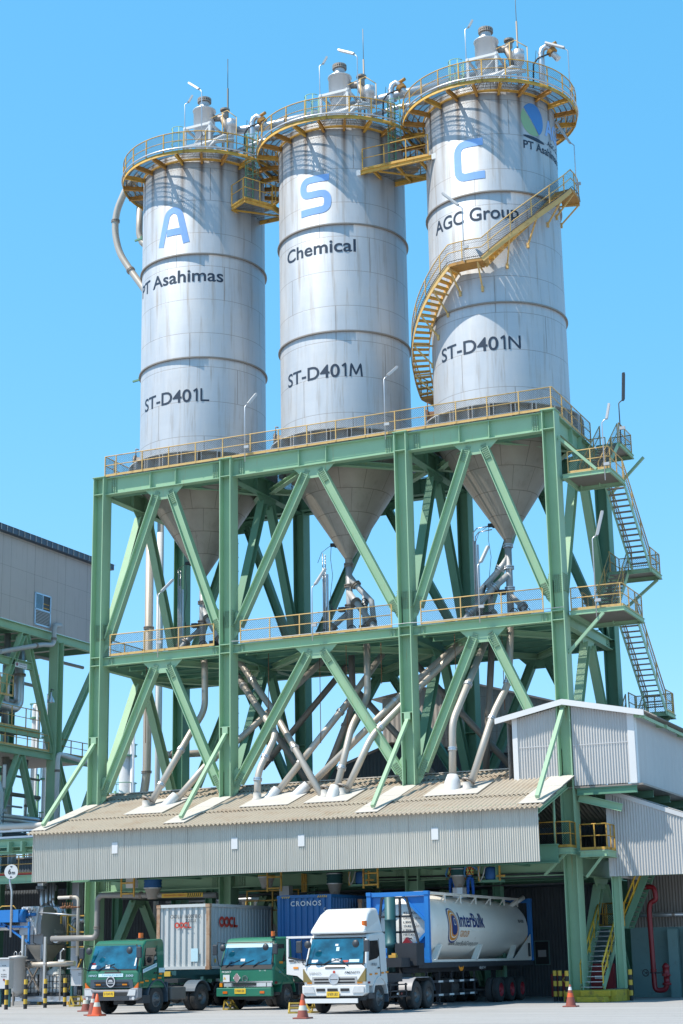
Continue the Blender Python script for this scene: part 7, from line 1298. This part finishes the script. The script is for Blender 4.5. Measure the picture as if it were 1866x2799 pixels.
for p, q in (((-2.5, 1.4, 4.3), (-2.5, 1.4, 2.9)), ((-1.9, 1.4, 4.3), (-1.9, 1.4, 3.3)), ((-2.9, 1.4, 4.3), (-1.2, 1.4, 4.25)), ((-1.2, 1.4, 4.3), (-1.2, 1.4, 2.8)), ((-2.4, 1.4, 3.5), (-1.2, 1.4, 3.45)), ((-2.5, 1.4, 3.9), (-1.9, 1.4, 3.5)), ((-1.35, 1.4, 2.8), (-2.2, 1.2, .7)), ((-2.9, 1.4, 3.9), (-2.9, 1.4, 4.3)), ((-2.5, 1.4, 2.75), (-1.3, 1.4, 2.75))): mb.bar(p, q, .08, .06, (0, 1, 0))
mb.build('frame', 'yellow', yl)
pipe([(-4.6, -.2, 1.9), (-1.0, -.2, 1.95)], .13, 'weathered horizontal pipe in front of the dust collector hopper', 'steelpipe', (.3, .55), name='service_pipe')
sk = thing('equipment_skid', 'grey steel skid base under the dust collector', 'skid', (-3.2, .6, 0)); mb = MB()
for y in (.1, 2.6): mb.hbeam((-5.2, y, .28), (-1.2, y, .28), .24, .14, (0, 0, 1))
for x in (-5.1, -3.3, -1.4): mb.box((x, 1.3, .28), (.12, 2.4, .2))
mb.build('skid_frame', 'galv', sk); mb = MB()
for x in (-4.9, -3.2, -1.5): mb.box((x, .1, .08), (.12, .2, .16))
build_each(mb, 'foot', 'yellow', sk)
for k, (x, lb) in enumerate(((-4.3, 'white caged bulk container under the dust collector, left one'), (-3.0, 'white caged bulk container under the dust collector, right one'))):
    ib = thing('bulk_container', lb, 'bulk container', (x, 1.2, .4), 'bulk containers under the dust collector'); MB().box((x, 1.3, 1.0), (1.0, 1.0, .9)).build('bag', 'white', ib, bevel=.12); mb = MB()
    for q in range(6): mb.box((x-.52+q*.208, .77, .95), (.025, .025, 1.0)); mb.box((x+.54, .8+q*.2, .95), (.025, .025, 1.0))
    for z in (.5, .8, 1.1, 1.43): mb.box((x, .765, z), (1.08, .025, .03)); mb.box((x+.545, 1.3, z), (.025, 1.08, .03))
    mb.build('cage', 'dark', ib); MB().box((x, 1.3, .48), (1.1, 1.1, .12)).build('pallet', 'dark', ib); MB().lathe((x, 1.2, 1.4), [(.48, 0), (.42, .2), (.2, .35), (.1, .5)], 10).build('bag_neck', 'white', ib)
cb = thing('control_panel', 'pale grey control panel with rows of buttons at the left edge', 'control panel', (-3.05, -3, 0)); MB().box((-3.05, -3, 1.52), (.68, .4, 1.36)).build('cabinet', 'clad_trim', cb, bevel=.015); MB().box((-3.05, -3.05, 2.24), (.85, .6, .06)).build('rain_hood', 'white', cb); mb = MB()
for r_, n_ in ((1.9, 3), (1.7, 2), (1.5, 4), (1.4, 4)):
    for q in range(n_): mb.cyl((-3.0-(n_-1)*.04+q*.08, -3.2, r_), .02, .02, 8, (0, -1, 0))
build_each(mb, 'button', 'black', cb); MB().cyl((-2.98, -3.2, 1.25), .05, .03, 10, (0, -1, 0)).build('stop_button', 'red', cb); mb = MB(); mb.box((-2.78, -3, .42), (.1, .1, .85)); mb.box((-3.3, -3, .42), (.1, .1, .85)); build_each(mb, 'stand', 'tealdark', cb)
fv = thing('filter_vessel', 'grey upright filter vessel with a bolted lid beside the control panel', 'vessel', (-4.05, -.6, .3)); MB().lathe((-4.05, -.6, 0), [(.05, .4), (.3, .6), (.38, .75), (.38, 2.25), (.47, 2.25), (.47, 2.33), (0, 2.4)], 24).build('shell', 'grey', fv); mb = MB()
for x in (-4.2, -3.9): mb.tube([(x-.08, -.6, 2.38), (x-.08, -.6, 2.5), (x, -.6, 2.58), (x+.08, -.6, 2.5), (x+.08, -.6, 2.38)], .018, 5)
build_each(mb, 'lifting_eye', 'galv', fv); mb = MB()
for a in (30, 150, 270): mb.box((-4.05+.3*math.cos(R(a)), -.6+.3*math.sin(R(a)), .4), (.07, .07, .8))
build_each(mb, 'leg', 'darkpipe', fv); MB().box((-3.9, -.6, .1), (.9, .6, .2)).build('plinth', 'block', fv)
for x, lb in ((-3.98, 'tall perforated galvanised strut left of the dust collector'), (-2.66, 'tall perforated galvanised strut in front of the dust collector')): tag(MB().box((x, -.3, 1.85 if x < -3 else 1.75), (.12, .12, 3.0)).build('perforated_strut', 'grey'), lb, 'strut', 'perforated struts')
cb = thing('switch_cabinet', 'grey switch cabinet with cables, on a post beside the green lorry', 'control panel', (-.95, -.1, 0)); MB().box((-.9, 0, 1.28), (.6, .35, .78)).build('cabinet', 'clad_trim', cb, bevel=.015); MB().box((-.95, -.05, 1.72), (.8, .55, .05)).build('rain_hood', 'clad_trim', cb); mb = MB(); mb.box((-1.25, 0, .75), (.12, .12, 1.4)); build_each(mb, 'stand', 'tealdark', cb); mb = MB()
for x in (-.85, -.75): mb.tube([(x, -.05, .9), (x+.05, -.05, .5), (x-.1, -.1, .15), (x-.3, -.1, .1)], .05, 8)
build_each(mb, 'cable', 'black', cb); mb = MB()
for r_ in (1.48, 1.4): 
    for q in range(3): mb.cyl((-.75+q*.06, -.17, r_), .018, .02, 8, (0, -1, 0))
build_each(mb, 'button', 'black', cb); cb2 = thing('socket_box', 'small white socket box with conduit among the bollards', 'socket', (-1.9, -.2, 0)); MB().box((-1.75, -.2, 2.0), (.32, .15, .28)).build('box', 'white', cb2); MB().tube([(-1.85, -.15, .2), (-1.85, -.15, 2.5), (-1.7, -.15, 2.65), (-1.6, -.15, 2.6)], .04, 8).build('conduit', 'galv', cb2)
pipe([(-1.9, -.4, 5.1), (-.85, -.4, 5.1), (-.72, -.4, 4.95), (-.72, -.4, 2.3)], .08, 'pale pipe with a bend beside the corner column at the left', 'flash', (.2,), smooth=.2, name='service_pipe')
vv = MB(); 
for k in range(5): vv.lathe((-1.6+k*.14, -.45, 4.62+.04*(k % 2)), [(0, -.07), (.07, -.05), (.07, .05), (0, .07)], 10, (k % 2, 0, 1)); vv.tube([(-1.6+k*.14, -.45, 4.6), (-1.6+k*.14, -.45, 4.85)], .02, 5)
vv.tube([(-1.75, -.45, 4.62), (-.6, -.45, 4.62)], .04, 6); tag(vv.build('valve_manifold', 'rust'), 'cluster of rusty valves on the thin pipe at the left corner column', 'valve')
lamp_b = thing('flood_lamp', 'small dark flood lamp under the left end of the canopy', 'lamp', (-.4, -4.3, 5.3)); MB().box((-.25, -4.3, 5.42), (.42, .3, .14)).build('housing', 'dark', lamp_b); MB().box((-.25, -4.3, 5.56), (.3, .2, .12)).build('bracket', 'grey', lamp_b)
# steelwork and pipes glimpsed behind the left bay
bg_ = thing('rear_pipe_rack', 'rear pipe rack with pale pipes glimpsed behind the left bay', 'pipe rack', (4, 13, 0))
for x in (-1.5, 2.0, 5.5): MB().hbeam((x, 12.5, 0), (x, 12.5, 7.5), .35, .35, (1, 0, 0)).build('column', 'green', bg_)
for z in (2.2, 4.0, 5.8): MB().hbeam((-3, 12.5, z), (8, 12.5, z), .3, .2, (0, 0, 1)).build('beam', 'green', bg_)
for k, (x, r_) in enumerate(((-.6, .1), (.3, .16), (1.2, .1), (2.8, .2), (3.4, .12), (4.4, .16), (5.0, .1), (6.4, .2))): MB().tube([(x, 12.1, 0), (x, 12.1, 7)], r_, 10).build('pipe', 'white' if k % 2 else 'galv', bg_)
for z in (2.6, 3.1, 4.5, 5.2): MB().tube([(-3, 12.0, z), (8, 12.0, z)], .1, 8).build('pipe', 'galv', bg_)
railing(bg_, [(-3, 12.3, 4.2), (8, 12.3, 4.2)], 'yellow', 1.0, 1.2, net=False); MB().box((4, 17.0, 3.4), (9, .3, 6.8)).build('backdrop_wall', 'greycladding', bg_)
# ------------------------------------------------------------- people
M['skin'] = pm('skin', (.26, .13, .08), .55, 0, .1, 6); M['overall'] = pm('blue_overall', (.012, .12, .52), .75, 0, .15, 3); M['overall_l'] = pm('blue_sleeve', (.10, .32, .62), .75, 0, .12, 3); M['hiviz'] = pm('orange_vest', (.75, .14, .03), .7, 0, .1, 3); M['hivizband'] = pm('vest_band', (.62, .68, .2), .5, 0, .08, 3); M['boot'] = pm('boot', (.02, .02, .022), .6, 0, .2, 4); M['hair'] = pm('black_hair', (.012, .01, .009), .6, 0, .3, 6)
def skinmesh(name, chains, mat, par):
    """one continuous surface grown round connected joints: chains of [(point, radius)...] sharing their first joints"""
    vs, es, rs = [], [], []; idx = {}
    def vid(p, r):
        k = tuple(round(q, 4) for q in p)
        if k not in idx: idx[k] = len(vs); vs.append(p); rs.append(r)
        return idx[k]
    for ch in chains:
        last = None
        for p, r in ch:
            i = vid(p, r)
            if last is not None and last != i: es.append((last, i))
            last = i
    me = bpy.data.meshes.new(name); loc = WL[par.name]; me.from_pydata([V(p) for p in vs], es, []); o = bpy.data.objects.new(name, me); COL.objects.link(o); o.parent = par; WL[o.name] = V(loc)
    sm = o.modifiers.new('skin', 'SKIN'); 
    for i, d in enumerate(me.skin_vertices[0].data): q = rs[i]; d.radius = q if isinstance(q, tuple) else (q, q); d.use_root = (i == 0)
    sm.use_smooth_shade = True; sb = o.modifiers.new('sub', 'SUBSURF'); sb.levels = 2; sb.render_levels = 2; me.materials.append(M[mat]); return o
def hand(par, wrist, d, up, s=1):
    """palm, four bent fingers and a thumb, relaxed"""
    d = V(d).normalized(); up = (V(up)-d*V(up).dot(d)).normalized(); sd = d.cross(up); w_ = V(wrist); ch = [[(tuple(w_), .028), (tuple(w_+d*.05), (.036, .018)), (tuple(w_+d*.085), (.038, .016))]]; base = w_+d*.085
    for k in range(4):
        L = (.07, .082, .077, .06)[k]; q = base+sd*(k-1.5)*.021; ch.append([(tuple(base), (.038, .016)), (tuple(q+d*.012), .010), (tuple(q+d*L*.55-up*.008), .009), (tuple(q+d*L-up*.028), .007)])
    th = w_+d*.035+sd*-.035; ch.append([(tuple(w_+d*.05), (.036, .018)), (tuple(th), .012), (tuple(th+d*.035-sd*.018-up*.01), .010), (tuple(th+d*.06-sd*.02-up*.022), .008)])
    return skinmesh('hand', ch, 'skin', par)
def worker(base, rz, lb, sc, arms, helm=True, legs=None, hidden_lower=False, head_turn=0):
    p = thing('person', lb, 'person', (0, 0, 0), None)
    S = lambda x, y, z: (x, y, z)
    legs = legs or (((-.10, 0, .90), (-.11, -.03, .50), (-.12, .02, .10)), ((.10, 0, .90), (.12, -.02, .50), (.13, .03, .10)))
    if not hidden_lower:
        ch = [[((0, .0, .98), (.155, .11)), ((0, .01, .92), (.15, .105))]]
        for l in legs: ch.append([((0, .01, .92), (.15, .105)), (l[0], (.095, .10)), (l[1], (.065, .07)), (tuple(V(l[1]).lerp(V(l[2]), .35)), (.066, .072)), (l[2], (.055, .06))])
        skinmesh('trousers', ch, 'overall', p)
        for l in legs: skinmesh('boot', [[((l[2][0], l[2][1]+.02, .1), .055), ((l[2][0], l[2][1]-.02, .045), (.05, .045)), ((l[2][0], l[2][1]-.15, .035), (.048, .032))]], 'boot', p)
    # one continuous body: torso, neck, head and both arms
    ch = [[((0, .01, .95), (.15, .105)), ((0, 0, 1.12), (.145, .10)), ((0, -.01, 1.30), (.175, .115)), ((0, 0, 1.42), (.13, .09)), ((0, 0, 1.48), .055)]]
    for a in arms: ch.append([((0, 0, 1.42), (.13, .09)), (a[0], .066), (a[1], .046), (a[2], .034)])
    skinmesh('jacket', ch, 'overall_l', p)
    h = MB(); m = Matrix.Rotation(head_turn, 3, 'Z'); pr = [(.0, 1.50), (.045, 1.505), (.062, 1.54), (.075, 1.60), (.08, 1.65), (.076, 1.70), (.055, 1.74), (0, 1.755)]
    h.lathe((0, -.005, 0), [(.05, 1.42), (.05, 1.52)], 12); n = 16; vs = []
    for r, z in pr:
        for j in range(n):
            a = 2*PI*j/n; x, y = r*.93*math.cos(a), r*1.15*math.sin(a)
            if y < 0 and 1.53 < z < 1.56: y *= 1.05
            vs.append(m @ V((x, y-.01, z)))
    h.add(vs, [(i*n+j, i*n+(j+1) % n, (i+1)*n+(j+1) % n, (i+1)*n+j) for i in range(len(pr)-1) for j in range(n)], True)
    h.add([m @ V(q) for q in ((-.016, -.095, 1.60), (.016, -.095, 1.60), (0, -.125, 1.605), (0, -.097, 1.66))], [(0, 1, 2), (1, 3, 2), (0, 2, 3)], True)
    for s in (-1, 1): h.box(m @ V((s*.078, .0, 1.63)), (.018, .04, .06))
    hd = h.build('head', 'skin', p); e = MB()
    for s in (-1, 1): e.lathe(m @ V((s*.03, -.088, 1.645)), [(0, -.008), (.011, 0), (0, .008)], 8, m @ V((0, -1, 0)))
    e.bar(m @ V((-.022, -.094, 1.562)), m @ V((.022, -.094, 1.562)), .007, .01, (0, 0, 1)); e.build('eyes_and_mouth', 'hair', hd)
    if helm: MB().lathe((0, -.005, 1.67), [(.125, -.005), (.125, .01), (.105, .015), (.10, .06), (.07, .105), (0, .12)], 18).build('helmet', 'white', p)
    else: MB().lathe((0, .012, 1.66), [(.088, -.03), (.09, .03), (.07, .09), (0, .11)], 16).build('hair', 'hair', p)
    for a in arms: hand(p, a[2], V(a[2])-V(a[1]), a[3])
    p.location = base; p.rotation_euler = (0, 0, rz); p.scale = (sc, sc, sc); return p
def vest(p):
    mb = MB()
    for z, rx, ry in ((1.0, .165, .122), (1.14, .165, .122), (1.3, .192, .135), (1.42, .165, .11)): mb
    P = [(1.02, .172, .13), (1.14, .17, .128), (1.3, .19, .14), (1.41, .165, .118), (1.45, .12, .09)]; n = 24; vs = [V((rx*math.cos(2*PI*j/n), ry*math.sin(2*PI*j/n), z)) for z, rx, ry in P for j in range(n)]
    mb.add(vs, [(i*n+j, i*n+(j+1) % n, (i+1)*n+(j+1) % n, (i+1)*n+j) for i in range(len(P)-1) for j in range(n)], True); v_ = mb.build('safety_vest', 'hiviz', p); b = MB()
    for z, rx, ry in ((1.08, .176, .134), (1.22, .185, .138)): b.add([V((rx*math.cos(2*PI*j/n), ry*math.sin(2*PI*j/n), z+dz)) for dz in (-.025, .025) for j in range(n)], [(j, (j+1) % n, n+(j+1) % n, n+j) for j in range(n)], True)
    for s in (-1, 1): b.bar((s*.09, -.137, 1.05), (s*.085, -.122, 1.42), .04, .012, (1, 0, 0))
    b.build('reflective_band', 'hivizband', v_)
    h = MB(); h.bar((-.1, -.15, 1.05), (.12, -.13, 1.42), .03, .012, (1, 0, 0)); h.bar((.1, -.15, 1.0), (-.1, -.13, 1.42), .03, .012, (1, 0, 0)); h.build('harness', 'boot', v_)
w1 = worker((19.78, -.45, 4.47), R(15), 'worker in blue overalls and orange vest right of the teal spout, arm raised', .94, [((-.21, 0, 1.40), (-.27, -.02, 1.12), (-.22, -.12, .92), (0, 1, 0)), ((.21, 0, 1.40), (.37, -.08, 1.24), (.52, -.14, 1.46), (0, 1, 0))], head_turn=.3); vest(w1)
w2 = worker((18.78, -.05, 4.47), R(-10), 'worker in blue overalls on the tank roof, half hidden left of the teal spout', .94, [((-.21, 0, 1.40), (-.33, -.02, 1.13), (-.20, -.16, .95), (0, 1, 0)), ((.21, 0, 1.40), (.3, -.15, 1.2), (.22, -.32, 1.1), (0, 1, 0))], head_turn=-.4); vest(w2)
w3 = worker((17.98, -11.2, .95), R(-30), 'driver in blue with an orange collar seen through the open white door window', .95, [((-.21, 0, 1.38), (-.3, -.12, 1.12), (-.12, -.33, 1.05), (0, 0, 1)), ((.21, 0, 1.38), (.3, -.12, 1.12), (.12, -.33, 1.05), (0, 0, 1))], helm=False)
MB().lathe((0, 0, 0), [(.13, 1.40), (.11, 1.46), (.07, 1.49)], 16).build('collar', 'hiviz', w3)
